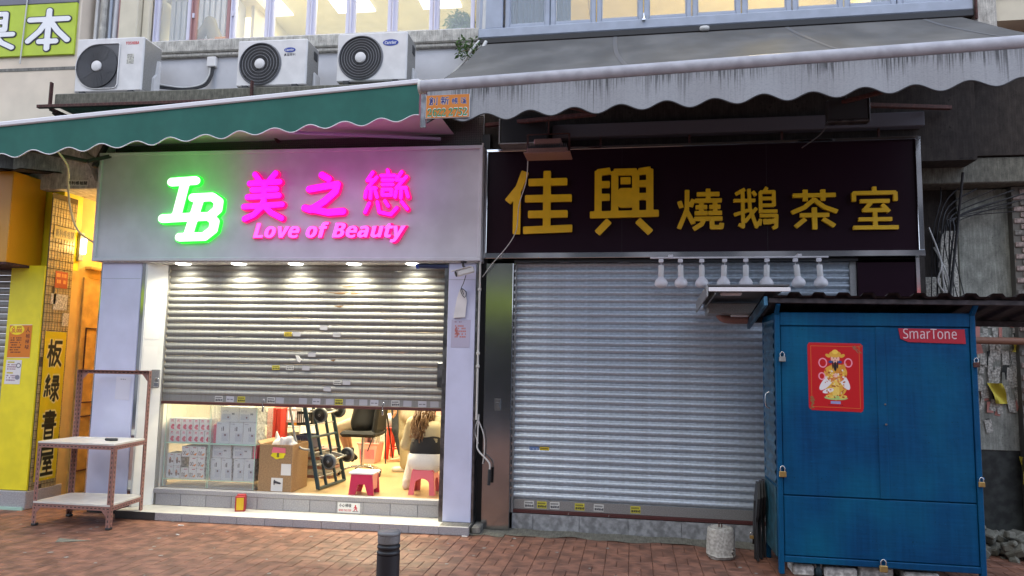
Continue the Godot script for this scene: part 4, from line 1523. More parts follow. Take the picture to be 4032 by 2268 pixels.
	for q in [[0.50, 0], [0.63, 1], [0.76, 2], [1.01, 1], [1.20, 2], [1.56, 1]]:
		st = S()
		bx(st, Vector3(q[0], 0.256, 0.0045), Vector3(0.096, 0.068, 0.001), 0.0, Basis(Vector3.BACK, r.randf_range(-0.02, 0.02)))
		part("sticker", st, looks[q[1] if q[1] < 2 else 0], s)
	for q in [[0.545, 4], [0.65, 5]]:
		st = S()
		bx(st, Vector3(q[0], 0.803, 0.0155), Vector3(0.095, 0.055, 0.001))
		part("sticker", st, looks[q[1]], s)
	st = S()
	tube(st, [Vector3(0.90, 0.178, 0.0225), Vector3(0.90, 0.195, 0.0225)], 0.006, 6)
	tube(st, [Vector3(1.30, 0.178, 0.0225), Vector3(1.30, 0.195, 0.0225)], 0.006, 6)
	part("bar_bolt", st, M.chrome, s)

func padlock(parent: Node, at: Vector3, m: Material, w: float) -> void:
	var st := S()
	bx(st, at, Vector3(w, w * 0.85, w * 0.4), w * 0.08)
	var p := part("padlock", st, m, parent)
	st = S()
	tube(st, soft([at + Vector3(-w * 0.3, w * 0.4, 0), at + Vector3(-w * 0.3, w * 0.9, 0), at + Vector3(0, w * 1.2, 0), at + Vector3(w * 0.3, w * 0.9, 0), at + Vector3(w * 0.3, w * 0.4, 0)], 4), w * 0.08, 8)
	part("shackle", st, M.chrome, p)

func signs() -> void:
	# --- beauty shop
	var s := thing("beauty_shop_sign", "long white box sign with glowing green monogram and magenta characters", "shop sign", Vector3(-3.42, 2.70, 0.2))
	var st := S()
	bb(st, -5.575, -1.285, 2.72, 3.905, 0.0, 0.24, 0.004)
	part("panel", st, M.sign_white, s)
	st = S()
	bb(st, -5.60, -1.26, 2.705, 2.742, 0.01, 0.262, 0.004)
	bb(st, -5.60, -1.26, 3.883, 3.92, 0.01, 0.262, 0.004)
	bb(st, -5.60, -5.563, 2.7425, 3.8825, 0.01, 0.262, 0.004)
	bb(st, -1.297, -1.26, 2.7425, 3.8825, 0.01, 0.262, 0.004)
	part("frame", st, M.sign_white, s)
	var zb := 0.2405
	for q in [["logo", -4.82, 3.639, 0.786, 0.733], ["mei", -3.875, 3.669, 0.506, 0.549], ["zhi", -3.205, 3.658, 0.512, 0.504], ["lian", -2.521, 3.681, 0.513, 0.532]]:
		var green: bool = q[0] == "logo"
		st = S()
		glyph(st, q[0], Vector3(q[1], q[2], zb), Vector3(q[3], 0, 0), Vector3(0, -q[4], 0), Vector3(0, 0, 0.045), 56, 1.2 if green else 1.3, false)
		var sb := part("letter_rim", st, M.letter_green if green else M.letter_red, s)
		st = S()
		glyph(st, q[0], Vector3(q[1], q[2], zb + 0.0455), Vector3(q[3], 0, 0), Vector3(0, -q[4], 0), Vector3(0, 0, 0.02), 72, -0.5 if green else -0.8, false)
		part("letter_face", st, M.letter_white if green else M.letter_magenta, sb)
	lettering("letter_rim", "Love of Beauty", 1.70, 0.235, 0.035, Vector3(-3.745, 2.888, zb), M.letter_red, s, true, "Droid Sans", 0.22)
	lettering("letter_face", "Love of Beauty", 1.66, 0.215, 0.02, Vector3(-3.728, 2.898, zb + 0.0355), M.letter_pink, s, true, "Droid Sans", 0.22)
	lamp("green_sign_light", Vector3(-4.42, 3.60, 0.80), 0.09, Color(0.05, 1.0, 0.08), 0.2)
	lamp("magenta_sign_light", Vector3(-3.6, 3.60, 0.80), 0.04, Color(1.0, 0.03, 0.85), 0.15)
	lamp("magenta_sign_light", Vector3(-2.95, 3.60, 0.80), 0.04, Color(1.0, 0.03, 0.85), 0.15)
	lamp("magenta_sign_light", Vector3(-2.27, 3.60, 0.80), 0.04, Color(1.0, 0.03, 0.85), 0.15)
	# --- tea house
	s = thing("tea_house_sign", "long dark maroon sign with gold characters in a polished steel frame", "shop sign", Vector3(2.1, 2.75, 0.0), RF)
	st = S()
	bb(st, 0.03, 4.19, 2.80, 3.875, 0.0, 0.12)
	part("panel", st, M.maroon, s)
	st = S()
	prism(st, PackedVector2Array([Vector2(-0.02, 0), Vector2(0.15, 0), Vector2(0.152, 0.004), Vector2(0.152, 0.055), Vector2(-0.02, 0.055)]), Vector3(0.0, 2.745, 0.0), Vector3.BACK, Vector3.UP, Vector3(4.24, 0, 0))
	part("frame_strip", st, M.mirror_steel, s)
	st = S()
	bb(st, 0.0, 4.24, 3.876, 3.905, -0.02, 0.145, 0.003)
	part("frame_strip", st, M.mirror_steel, s)
	st = S()
	bb(st, 0.0, 0.029, 2.801, 3.8755, -0.02, 0.145, 0.003)
	part("frame_strip", st, M.mirror_steel, s)
	st = S()
	bb(st, 4.191, 4.24, 2.801, 3.8755, -0.02, 0.145, 0.003)
	part("frame_strip", st, M.mirror_steel, s)
	for x in [1.42, 2.83]:
		box_part("panel_joint", s, "black_paint", x, x + 0.003, 2.802, 3.874, 0.119, 0.1206)
	for q in [["jia", 0.228, 0.694, 3.676, 0.688], ["xing", 1.092, 0.698, 3.672, 0.695], ["shao", 1.965, 0.440, 3.441, 0.433], ["e", 2.507, 0.418, 3.437, 0.427], ["cha", 3.039, 0.450, 3.413, 0.406], ["shi", 3.600, 0.421, 3.419, 0.420]]:
		st = S()
		glyph(st, q[0], Vector3(q[1], q[3], 0.125), Vector3(q[2], 0, 0), Vector3(0, -q[4], 0), Vector3(0, 0, 0.03), 80, -0.4)
		part("gold_character", st, M.gold, s)
	# --- the lime green board above the yellow shop
	s = thing("lime_board", "lime green board with a big white outlined character on the beige parapet", "sign board", Vector3(-7.0, 5.1, 0.21))
	st = S()
	bb(st, -9.0, -6.05, 5.10, 5.72, 0.205, 0.235, 0.004)
	part("board", st, M.lime, s)
	st = S()
	bb(st, -9.0, -6.05, 5.722, 6.4, 0.205, 0.24, 0.004)
	part("grey_board", st, mat("board_grey", 0.16, 0.16, 0.19, 0.6), s)
	for q in [["ben", -6.687, 0.60, 5.655, 0.50], ["guo", -7.40, 0.60, 5.655, 0.50]]:
		st = S()
		glyph(st, q[0], Vector3(q[1], q[3], 0.236), Vector3(q[2], 0, 0), Vector3(0, -q[4], 0), Vector3(0, 0, 0.004), 56, 2.6, false)
		var ol := part("character_outline", st, M.dark_ink, s)
		st = S()
		glyph(st, q[0], Vector3(q[1], q[3], 0.2405), Vector3(q[2], 0, 0), Vector3(0, -q[4], 0), Vector3(0, 0, 0.004), 56, 0.0, false)
		part("character_face", st, M.white_ink, ol)
	st = S()
	tube(st, [Vector3(-6.70, 5.0, 0.25), Vector3(-6.66, 6.4, 0.25)], 0.008, 6)
	part("stay_wire", st, M.pvc, s)
	# --- yellow box sign
	s = thing("yellow_box_sign", "orange yellow box sign sticking out above the yellow pillar", "shop sign", Vector3(-6.9, 2.66, 0.25))
	st = S()
	bb(st, -8.4, -6.42, 2.66, 3.665, 0.02, 0.50, 0.004)
	part("box", st, M.orange_box, s)
	st = S()
	bb(st, -8.42, -6.40, 2.63, 2.659, 0.0, 0.52, 0.003)
	part("lower_trim", st, M.rust, s)
	st = S()
	for k in 2:
		tube(st, soft([Vector3(-6.63, 2.90, 0.503), Vector3(-6.56, 2.92, 0.503), Vector3(-6.55, 3.0, 0.503), Vector3(-6.56, 3.08, 0.503), Vector3(-6.63, 3.1, 0.503)], 5), 0.012, 6)
	part("white_figure", st, M.white_ink, s)
	st = S()
	sheet(st, func(u, v): return Vector3(lerpf(-8.6, -6.15, u), 3.70 + 0.12 * (1 - v) + 0.012 * sin(u * 60) - 0.05 * u, lerpf(-0.02, 0.62, v)), 60, 4, Vector3.UP)
	sheet(st, func(u, v): return Vector3(lerpf(-8.6, -6.15, u), 3.69 + 0.12 * (1 - v) + 0.012 * sin(u * 60) - 0.05 * u, lerpf(-0.02, 0.62, v)), 60, 4, Vector3.DOWN)
	part("tin_cover", st, M.alley_dark, s)

func awnings() -> void:
	# --- green awning over the beauty shop; its front bar hangs lower towards the left
	var o := thing("green_awning", "dark green awning with a white bar and scalloped valance over the beauty shop", "awning", Vector3(-4.2, 4.2, 0.6))
	var fl := Vector3(-7.2, 3.80, 1.30)
	var fr := Vector3(-1.77, 4.345, 0.92)
	var st := S()
	tube(st, [fl, fr], 0.026, 10)
	bar(st, fl + Vector3(0, 0.0, 0.02), fr + Vector3(0, 0.0, 0.02), 0.045, 0.05, 0.01)
	part("front_bar", st, M.white_trim, o)
	st = S()
	var n := 22.0
	var scallop := func(u: float) -> float: return 0.285 + 0.045 * u + 0.028 * sin(u * n * TAU * 0.72)
	sheet(st, func(u, v): return fl.lerp(fr, u) + Vector3(0, -0.025 - v * scallop.call(u), 0.022 + 0.012 * sin(u * 47) * v), 260, 6, Vector3.BACK)
	sheet(st, func(u, v): return fl.lerp(fr, u) + Vector3(0, -0.025 - v * scallop.call(u), 0.019 + 0.012 * sin(u * 47) * v), 260, 6, Vector3.FORWARD)
	part("valance", st, M.green_fabric, o)
	st = S()
	var edge := []
	for k in 261:
		var u := k / 260.0
		edge.append(fl.lerp(fr, u) + Vector3(0, -0.025 - scallop.call(u), 0.0205 + 0.012 * sin(u * 47)))
	tube(st, edge, 0.0055, 5)
	part("valance_piping", st, M.white_trim, o)
	st = S()
	var wl := Vector3(-7.2, 4.06, 0.03)
	var wr := Vector3(-1.62, 4.12, 0.03)
	for d in [0.0, -0.003]:
		sheet(st, func(u, v): return wl.lerp(wr, u).lerp(fl.lerp(fr, u), v) + Vector3(0, d - 0.03 * sin(PI * v), 0), 40, 8, Vector3.UP if d == 0.0 else Vector3.DOWN)
		var cm := part("canopy" if d == 0.0 else "canopy_lining", st, M.green_fabric if d == 0.0 else M.lining, o)
		st = S()
	st = S()
	bar(st, Vector3(-1.75, 4.045, 0.10), Vector3(-3.30, 4.045, 0.44), 0.035, 0.03, 0.005)
	part("folding_arm", st, M.pvc_grey, o)
	st = S()
	bar(st, Vector3(-3.28, 4.07, 0.45), Vector3(-2.45, 4.20, 0.86), 0.03, 0.03, 0.005)
	part("folding_arm", st, M.pvc_grey, o)
	st = S()
	bar(st, Vector3(-5.35, 4.0, 0.05), Vector3(-5.62, 3.78, 0.42), 0.04, 0.04, 0.006)
	part("folding_arm", st, M.black_paint, o)
	st = S()
	bar(st, Vector3(-5.62, 3.78, 0.42), Vector3(-6.3, 3.82, 1.2), 0.04, 0.04, 0.006)
	part("folding_arm", st, M.black_paint, o)
	st = S()
	bar(st, Vector3(-5.60, 4.25, 0.05), Vector3(-5.62, 3.75, 0.3), 0.05, 0.05, 0.006)
	part("folding_arm", st, M.black_paint, o)
	# --- grey awning over the tea house
	o = thing("grey_awning", "long faded grey awning with rolled front bar and streaked scalloped valance", "awning", Vector3(2.2, 4.4, 0.9), RF)
	fl = Vector3(-0.20, 3.945, 1.80)
	fr = Vector3(4.75, 4.075, 1.80)
	wl = Vector3(-0.07, 5.075, 0.115)
	wr = Vector3(4.66, 5.075, 0.115)
	st = S()
	for d in [0.0, -0.003]:
		sheet(st, func(u, v): return wl.lerp(wr, u).lerp((fl + Vector3(0.1, 0.03, -0.03)).lerp(fr + Vector3(0, 0.03, -0.03), u), v) + Vector3(0, d - 0.05 * sin(PI * v) * (0.7 + 0.3 * sin(u * 9)) - 0.012 * sin(u * 23 + v * 5) * sin(PI * v), 0), 60, 14, Vector3.UP if d == 0.0 else Vector3.DOWN)
	part("canopy", st, M.grey_fabric, o)
	for q in [[0.30, 0.035], [0.66, 0.03], [0.93, 0.03]]:
		st = S()
		sheet(st, func(u, v):
			var uu: float = q[0] + (u - 0.5) * 0.008 + q[1] * v * v
			return wl.lerp(wr, uu).lerp((fl + Vector3(0.1, 0.03, -0.03)).lerp(fr + Vector3(0, 0.03, -0.03), uu), v) + Vector3(0, 0.003 - 0.05 * sin(PI * v) * (0.7 + 0.3 * sin(uu * 9)) - 0.012 * sin(uu * 23 + v * 5) * sin(PI * v), 0), 1, 14, Vector3.UP)
		part("canopy_seam", st, M.ac_grey, o)
	st = S()
	tube(st, [fl, fr], 0.058, 20)
	part("front_roll", st, M.bar_fabric, o)
	st = S()
	lathe(st, [Vector2(0.0, 0.0), Vector2(0.062, 0.0), Vector2(0.062, 0.02), Vector2(0.0, 0.02)], fl + Vector3(-0.02, 0, 0), 20, Basis(Vector3.BACK, -PI / 2))
	part("roll_cap", st, M.pvc, o)
	st = S()
	var sc2 := func(u: float) -> float: return 0.245 + 0.030 * sin(u * TAU * 13.6 + 2.4)
	for d in [0.004, 0.0]:
		sheet(st, func(u, v): return fl.lerp(fr, u) + Vector3(0.06 * (1 - u), -0.052 - v * sc2.call(u), 0.03 + d + 0.012 * sin(u * 38) * v), 300, 8, Vector3.BACK if d > 0 else Vector3.FORWARD)
	part("valance", st, M.valance, o)
	st = S()
	var e2 := []
	for k in 301:
		var u := k / 300.0
		e2.append(fl.lerp(fr, u) + Vector3(0.06 * (1 - u), -0.053 - sc2.call(u), 0.032 + 0.012 * sin(u * 38)))
	tube(st, e2, 0.006, 5)
	part("valance_piping", st, M.ac_dark, o)
	st = S()
	bb(st, -0.12, 4.78, 5.082, 5.152, -0.019, 0.11, 0.01)
	part("cassette", st, M.black_paint, o)
	for q in [[-0.02, 1.0], [4.55, -1.0]]:
		st = S()
		bar(st, Vector3(q[0], 4.2, 0.05), Vector3(q[0] + q[1] * 1.2, 4.05, 0.7), 0.05, 0.04, 0.006)
		part("folding_arm", st, M.rust, o)
		st = S()
		bar(st, Vector3(q[0] + q[1] * 1.2, 4.05, 0.72), Vector3(q[0] + q[1] * 0.35, 3.96, 1.75), 0.04, 0.035, 0.006)
		part("folding_arm", st, M.rust, o)
	st = S()
	smooth_lathe(st, [Vector2(0, -0.05), Vector2(0.02, -0.045), Vector2(0.028, -0.02), Vector2(0.028, 0.02), Vector2(0.02, 0.045), Vector2(0, 0.05)], Vector3(2.25, 5.10, 0.14), 12, Basis(Vector3.BACK, PI / 2))
	part("canopy_clip", st, M.pvc, o)
	# maker's plate on its left end
	var im := paint(128, 72, Color(0.78, 0.47, 0.15))
	for k in 4:
		var w: int = [26, 26, 18, 18][k]
		var x: int = [8, 42, 76, 102][k]
		ink(im, ["chuang", "xin", "zhang", "peng"][k], x, 5 if k < 2 else 10, w, 26 if k < 2 else 20, Color(0.85, 0.82, 0.78), 5.0)
		ink(im, ["chuang", "xin", "zhang", "peng"][k], x, 5 if k < 2 else 10, w, 26 if k < 2 else 20, Color(0.10, 0.13, 0.40), 1.0)
	print_mat("maker_print", im)
	var p := thing("maker_plate", "small orange plate with blue characters and a green number on the grey awning's end", "plate", Vector3(0.04, 3.75, 1.86), RF)
	st = S()
	bb(st, -0.145, 0.225, 3.655, 3.852, 1.848, 1.856, 0.002)
	part("board", st, M.pvc, p)
	st = S()
	quad(st, Vector3(-0.14, 3.85, 1.8575), Vector3(0.22, 3.85, 1.8575), Vector3(0.22, 3.66, 1.8575), Vector3(-0.14, 3.66, 1.8575), Vector3.BACK)
	part("print", st, M.maker_print, p)
	lettering("white_outline", "2622 2752", 0.335, 0.075, 0.001, Vector3(-0.128, 3.666, 1.8578), M.white_ink, p, true, "Droid Serif")
	lettering("number", "2622 2752", 0.33, 0.066, 0.0012, Vector3(-0.126, 3.671, 1.859), mat("green_ink", 0.02, 0.25, 0.12, 0.6), p, true, "Droid Serif")
	st = S()
	bb(st, -0.19, -0.146, 3.585, 3.87, 1.835, 1.848, 0.003)
	part("side_strip", st, M.worn_steel, p)

func fan(parent: Node, c: Vector3, r: float, rings: int) -> void:
	var st := S()
	lathe(st, [Vector2(0.001, -0.001), Vector2(r, -0.001), Vector2(r, 0.012), Vector2(r + 0.004, 0.012), Vector2(r + 0.004, -0.003)], c, 48, Basis(Vector3.RIGHT, PI / 2))
	part("fan_well", st, M.ac_dark, parent)
	st = S()
	for k in 5:
		var a := TAU * k / 5
		var q := Basis(Vector3.BACK, a)
		prism(st, PackedVector2Array([Vector2(0.05, -0.02), Vector2(r * 0.55, -r * 0.32), Vector2(r * 0.92, -r * 0.28), Vector2(r * 0.95, r * 0.05), Vector2(r * 0.5, r * 0.1), Vector2(0.05, 0.03)]), c + Vector3(0, 0, 0.001), q.x, q.y, Vector3(0, 0, 0.003))
	part("fan_blades", st, M.ac_dark, parent)
	st = S()
	for k in rings:
		var rr := r * (0.28 + 0.72 * (k + 1.0) / rings)
		var pts := []
		for a in 41:
			pts.append(c + Vector3(cos(a * TAU / 40) * rr, sin(a * TAU / 40) * rr, 0.014))
		tube(st, pts, 0.0030 if rings < 8 else 0.0014, 5, false)
	part("fan_guard", st, M.wire_grey, parent)
	st = S()
	for k in 30:
		var a := TAU * k / 30
		tube(st, [c + Vector3(cos(a) * r * 0.26, sin(a) * r * 0.26, 0.010), c + Vector3(cos(a + 0.25) * r, sin(a + 0.25) * r, 0.010)], 0.0010, 3, false)
	part("fan_wires", st, M.ac_dark, parent)
	st = S()
	smooth_lathe(st, [Vector2(r * 0.25, -0.002), Vector2(r * 0.25, 0.014), Vector2(r * 0.22, 0.020), Vector2(0, 0.022)], c, 28, Basis(Vector3.RIGHT, PI / 2))
	part("fan_hub", st, M.ac_white, parent)

func air_conditioners() -> void:
	for k in 3:
		var x0: float = [-5.70, -3.845, -2.748][k]
		var w: float = [0.785, 0.765, 0.74][k]
		var y0: float = [4.49, 4.498, 4.51][k]
		var h: float = [0.60, 0.50, 0.515][k]
		var s := thing("air_conditioner", ["white outdoor unit with square cornered dark fan grille at the end of the ledge", "white outdoor unit with blue oval badge and small blue characters, between the other two units", "white outdoor unit with blue oval badge nearest the grey awning"][k], "air conditioner", Vector3(x0 + w / 2, y0, 0.42), LF, "outdoor units on the mossy ledge")
		var zf: float = [0.60, 0.59, 0.60][k]
		var st := S()
		bb(st, x0, x0 + w, y0, y0 + h, 0.29, zf, 0.012)
		part("casing", st, M.ac_white, s)
		st = S()
		bb(st, x0 + 0.08, x0 + 0.14, y0 - 0.03, y0, 0.28, 0.62)
		bb(st, x0 + w - 0.14, x0 + w - 0.08, y0 - 0.03, y0, 0.28, 0.62)
		part("feet", st, M.ac_dark, s)
		st = S()
		bb(st, x0 + w + 0.0005, x0 + w + 0.006, y0 + 0.02, y0 + h - 0.02, 0.30, zf - 0.02, 0.002)
		part("side_panel", st, M.ac_side, s)
		st = S()
		if k == 0:
			var pts := PackedVector2Array([Vector2(0, 0.02), Vector2(0.10, 0.02), Vector2(0.10, 0.20), Vector2(0.05, 0.26), Vector2(0.03, 0.42), Vector2(0.0, 0.42)])
			prism(st, pts, Vector3(x0 + w + 0.0065, y0, 0.34), Vector3.BACK, Vector3.UP, Vector3(0.03, 0, 0))
			part("valve_cover", st, M.ac_white, s)
		else:
			bb(st, x0 + w + 0.0065, x0 + w + 0.035, y0 + 0.01, y0 + 0.19, 0.30, 0.44, 0.006)
			part("valve_cover", st, M.ac_white, s)
			st = S()
			bb(st, x0 + w + 0.0065, x0 + w + 0.012, y0 + h - 0.16, y0 + h - 0.07, 0.34, 0.43, 0.003)
			part("handle_recess", st, M.ac_dark, s)
		var r: float = [0.235, 0.222, 0.226][k]
		var c := Vector3(x0 + [0.262, 0.258, 0.255][k], y0 + h * [0.47, 0.475, 0.48][k], zf + 0.003)
		if k == 0:
			st = S()
			var pl := PackedVector2Array()
			for a in 28:
				var an := PI / 2 + PI * 1.0 * a / 27
				pl.append(Vector2(cos(an), sin(an)) * 0.25)
			pl.append_array(PackedVector2Array([Vector2(0.19, -0.25), Vector2(0.235, -0.24), Vector2(0.25, -0.20), Vector2(0.25, 0.235), Vector2(0.235, 0.25)]))
			prism(st, pl, c + Vector3(0, 0, -0.002), Vector3.RIGHT, Vector3.UP, Vector3(0, 0, 0.004))
			part("grille_plate", st, M.ac_grey, s)
			c.z += 0.004
			st = S()
			var rim := []
			for q in pl:
				rim.append(c + Vector3(q.x, q.y, 0.002) * Vector3(1, 1, 1))
			rim.append(rim[0])
			tube(st, rim, 0.006, 5, false)
			part("grille_rim", st, M.ac_white, s)
		else:
			st = S()
			var pts := []
			for a in 49:
				pts.append(c + Vector3(cos(a * TAU / 48) * (r + 0.005), sin(a * TAU / 48) * (r + 0.005), 0))
			tube(st, pts, 0.008, 6, false)
			part("fan_rim", st, M.wire_grey, s)
		fan(s, c, r, [16, 5, 6][k])
		if k == 0:
			lettering("brand_lettering", "TOSHIBA", 0.155, 0.033, 0.002, Vector3(x0 + 0.575, y0 + h - 0.085, zf), M.red_ink, s)
			st = S()
			bb(st, x0 + 0.60, x0 + 0.68, y0 + 0.30, y0 + 0.41, zf, zf + 0.0015)
			part("faded_label", st, M.paper_old, s)
		else:
			st = S()
			var el := PackedVector2Array()
			var ew: float = [0, 0.062, 0.082][k]
			var cx: float = x0 + w * [0, 0.755, 0.765][k]
			var cy: float = y0 + h * [0.0, 0.76, 0.775][k]
			for a in 32:
				el.append(Vector2(cos(a * TAU / 32) * ew, sin(a * TAU / 32) * ew * 0.42))
			prism(st, el, Vector3(cx, cy, zf), Vector3.RIGHT, Vector3.UP, Vector3(0, 0, 0.004))
			var bd := part("badge", st, M.badge_blue, s)
			lettering("badge_lettering", "Carrier", ew * 1.5, ew * 0.40, 0.001, Vector3(cx - ew * 0.78, cy - ew * 0.20, zf + 0.0045), M.white_ink, bd, true, "Droid Serif", 0.25)
			if k == 1:
				for j in 4:
					st = S()
					glyph(st, ["mei", "guo2", "kai", "li"][j], Vector3(cx - 0.062 + j * 0.032, cy - 0.036, zf), Vector3(0.028, 0, 0), Vector3(0, -0.030, 0), Vector3(0, 0, 0.001), 24)
					part("brand_character", st, M.dark_ink, s)
	# iron bracket under the ledge
	var o := thing("iron_bracket", "rusty red iron frame under the mossy ledge and its outdoor units", "bracket", Vector3(-4.0, 4.28, 0.6))
	var st := S()
	bar(st, Vector3(-6.02, 4.305, 0.70), Vector3(-1.9, 4.305, 0.70), 0.045, 0.035, 0.004)
	part("rail", st, M.rust, o)
	for x in [-5.90, -3.62]:
		st = S()
		bar(st, Vector3(x, 4.285, 0.675), Vector3(x, 4.58 if x < -5 else 4.52, 0.675), 0.04, 0.02, 0.003)
		bar(st, Vector3(x, 4.29, 0.66), Vector3(x, 4.29, 0.0), 0.045, 0.03, 0.003)
		bar(st, Vector3(x, 4.27, 0.62), Vector3(x, 4.08, 0.02), 0.035, 0.03, 0.003)
		part("bracket_arm", st, M.rust, o)
	# cables, junction box, pipes on the wall
	o = thing("junction_box", "small white switch box with looping cables on the wall between outdoor units", "switch box", Vector3(-4.15, 4.9, 0.0))
	st = S()
	bb(st, -4.52, -4.41, 4.97, 5.09, 0.001, 0.055, 0.008)
	part("box", st, M.ac_white, o)
	for k in 3:
		st = S()
		tube(st, soft([Vector3(-4.485 + k * 0.02, 4.97, 0.03), Vector3(-4.485 + k * 0.02, 4.86, 0.05), Vector3(-4.54 + k * 0.02, 4.74 - k * 0.012, 0.10), Vector3(-4.70, 4.67 - k * 0.012, 0.20), Vector3(-4.90, 4.66 - k * 0.02, 0.34)], 6), 0.010, 6)
		part("cable", st, M.cable if k else M.pvc, o)
	for k in 6:
		var x: float = [-5.93, -5.84, -5.75, -5.685, -5.63, -5.93][k]
		var rr: float = [0.022, 0.04, 0.018, 0.026, 0.014, 0.012][k]
		if k == 5:
			continue
		o = thing("wall_pipe", ["pale pipe up the wall nearest the lime board", "thickest pale drain pipe up the wall", "thin blue grey conduit in the middle of the wall pipes", "grey service pipe next to the thin conduits", "thin pinkish conduit closest to the upstairs windows"][k], "pipe", Vector3(x, 4.5, 0.05), LF, "pipes up the wall behind the first outdoor unit")
		st = S()
		tube(st, soft([Vector3(x, 4.47, 0.06), Vector3(x, 5.3, 0.06), Vector3(x + 0.02 * sin(k * 3.0), 6.2, 0.06), Vector3(x, 9.0, 0.06)], 5), rr, 10)
		part("pipe", st, [M.pvc, M.old_white, M.pvc_grey, M.render, M.rust_frame][k], o)
		for y in [5.15, 6.3]:
			st = S()
			bb(st, x - rr - 0.01, x + rr + 0.01, y, y + 0.025, 0.0, 0.06 + rr + 0.003, 0.004)
			part("clamp", st, M.galv, o)
	o = thing("bent_drain_pipe", "cream bent pipe running down beside the plant to the grey awning", "pipe", Vector3(-1.35, 4.5, 0.1))
	st = S()
	tube(st, soft([Vector3(-1.30, 9.0, 0.06), Vector3(-1.31, 5.6, 0.06), Vector3(-1.34, 5.10, 0.07), Vector3(-1.44, 4.85, 0.09), Vector3(-1.60, 4.66, 0.12), Vector3(-1.85, 4.55, 0.14)], 8), 0.026, 10)
	part("pipe", st, M.pvc, o)
	st = S()
	tube(st, soft([Vector3(-1.36, 5.12, 0.10), Vector3(-1.42, 4.98, 0.2), Vector3(-1.50, 4.86, 0.18), Vector3(-1.62, 4.72, 0.2)], 6), 0.014, 8)
	part("side_pipe", st, M.pvc, o)
	st = S()
	tube(st, soft([Vector3(-1.28, 5.10, 0.12), Vector3(-1.34, 4.92, 0.2), Vector3(-1.42, 4.80, 0.2)], 6), 0.02, 8)
	part("side_pipe", st, M.pvc, o)
	o = thing("wall_plant", "small leafy plant rooted in the wall at the bend of the cream pipe", "plant", Vector3(-1.42, 5.0, 0.1))
	st = S()
	var rr2 := RandomNumberGenerator.new()
	rr2.seed = 12
	for k in 5:
		tube(st, soft([Vector3(-1.42, 4.98, 0.05), Vector3(-1.45 + k * 0.02, 5.0, 0.15), Vector3(-1.56 + k * 0.06, 4.95 + 0.05 * (k % 3), 0.22)], 4), 0.004, 4)
	part("stem", st, M.drab, o)
	st = S()
	for k in 130:
		var c := Vector3(-1.45, 4.99, 0.17) + Vector3(rr2.randf_range(-0.13, 0.11), rr2.randf_range(-0.11, 0.12), rr2.randf_range(-0.1, 0.1))
		leaf(st, c, 0.055, rr2)
	part("leaves", st, M.plant, o)
	o = thing("window_plant", "green bushy pot plant standing inside the upstairs window near the cream pipe", "plant", Vector3(-1.72, 5.3, -0.35))
	st = S()
	for k in 900:
		var d := Vector3(rr2.randfn(), rr2.randfn(), rr2.randfn()).normalized() * pow(rr2.randf(), 0.4)
		leaf(st, Vector3(-1.66, 5.46, -0.30) + d * Vector3(0.16, 0.20, 0.12), 0.065, rr2)
	part("leaves", st, M.plant_pale, o)
	st = S()
	lathe(st, [Vector2(0.001, 0), Vector2(0.07, 0), Vector2(0.1, 0.14)], Vector3(-1.70, 5.21, -0.36), 16)
	part("pot", st, M.rust, o)

func leaf(st: SurfaceTool, c: Vector3, l: float, r: RandomNumberGenerator) -> void:
	var q := Basis.from_euler(Vector3(r.randf_range(-0.9, 0.9), r.randf_range(0, TAU), r.randf_range(-0.7, 0.7)))
	l *= r.randf_range(0.7, 1.2)
	var a := c
	var m1 := c + q * Vector3(l * 0.22, 0.006, l * 0.45)
	var m2 := c + q * Vector3(-l * 0.22, 0.006, l * 0.45)
	var e := c + q * Vector3(0, -0.01, l)
	st.set_smooth_group(-1)
	tri(st, a, m1, e, q.y)
	tri(st, a, e, m2, q.y)

func angle_post(st: SurfaceTool, slots: SurfaceTool, a: Vector3, b: Vector3, d1: Vector3, d2: Vector3, w := 0.036) -> void:   # slotted angle: two flanges along d1 and d2, with dark slots
	var t := 0.0025
	for q in [[d1, d2], [d2, d1]]:
		var c: Vector3 = (a + b) / 2 + q[0] * w / 2 + q[1] * t / 2
		var y := (b - a).normalized()
		bx(st, c, Vector3(w, a.distance_to(b), t), 0.0006, Basis(q[0], y, (q[0] as Vector3).cross(y)))
		var n := int(a.distance_to(b) / 0.044)
		for k in n:
			var p: Vector3 = a.lerp(b, (k + 0.5) / n) + q[0] * w * 0.52 + q[1] * t / 2
			bx(slots, p, Vector3(0.0085, 0.024, t + 0.0012), 0.0, Basis(q[0], y, (q[0] as Vector3).cross(y)))

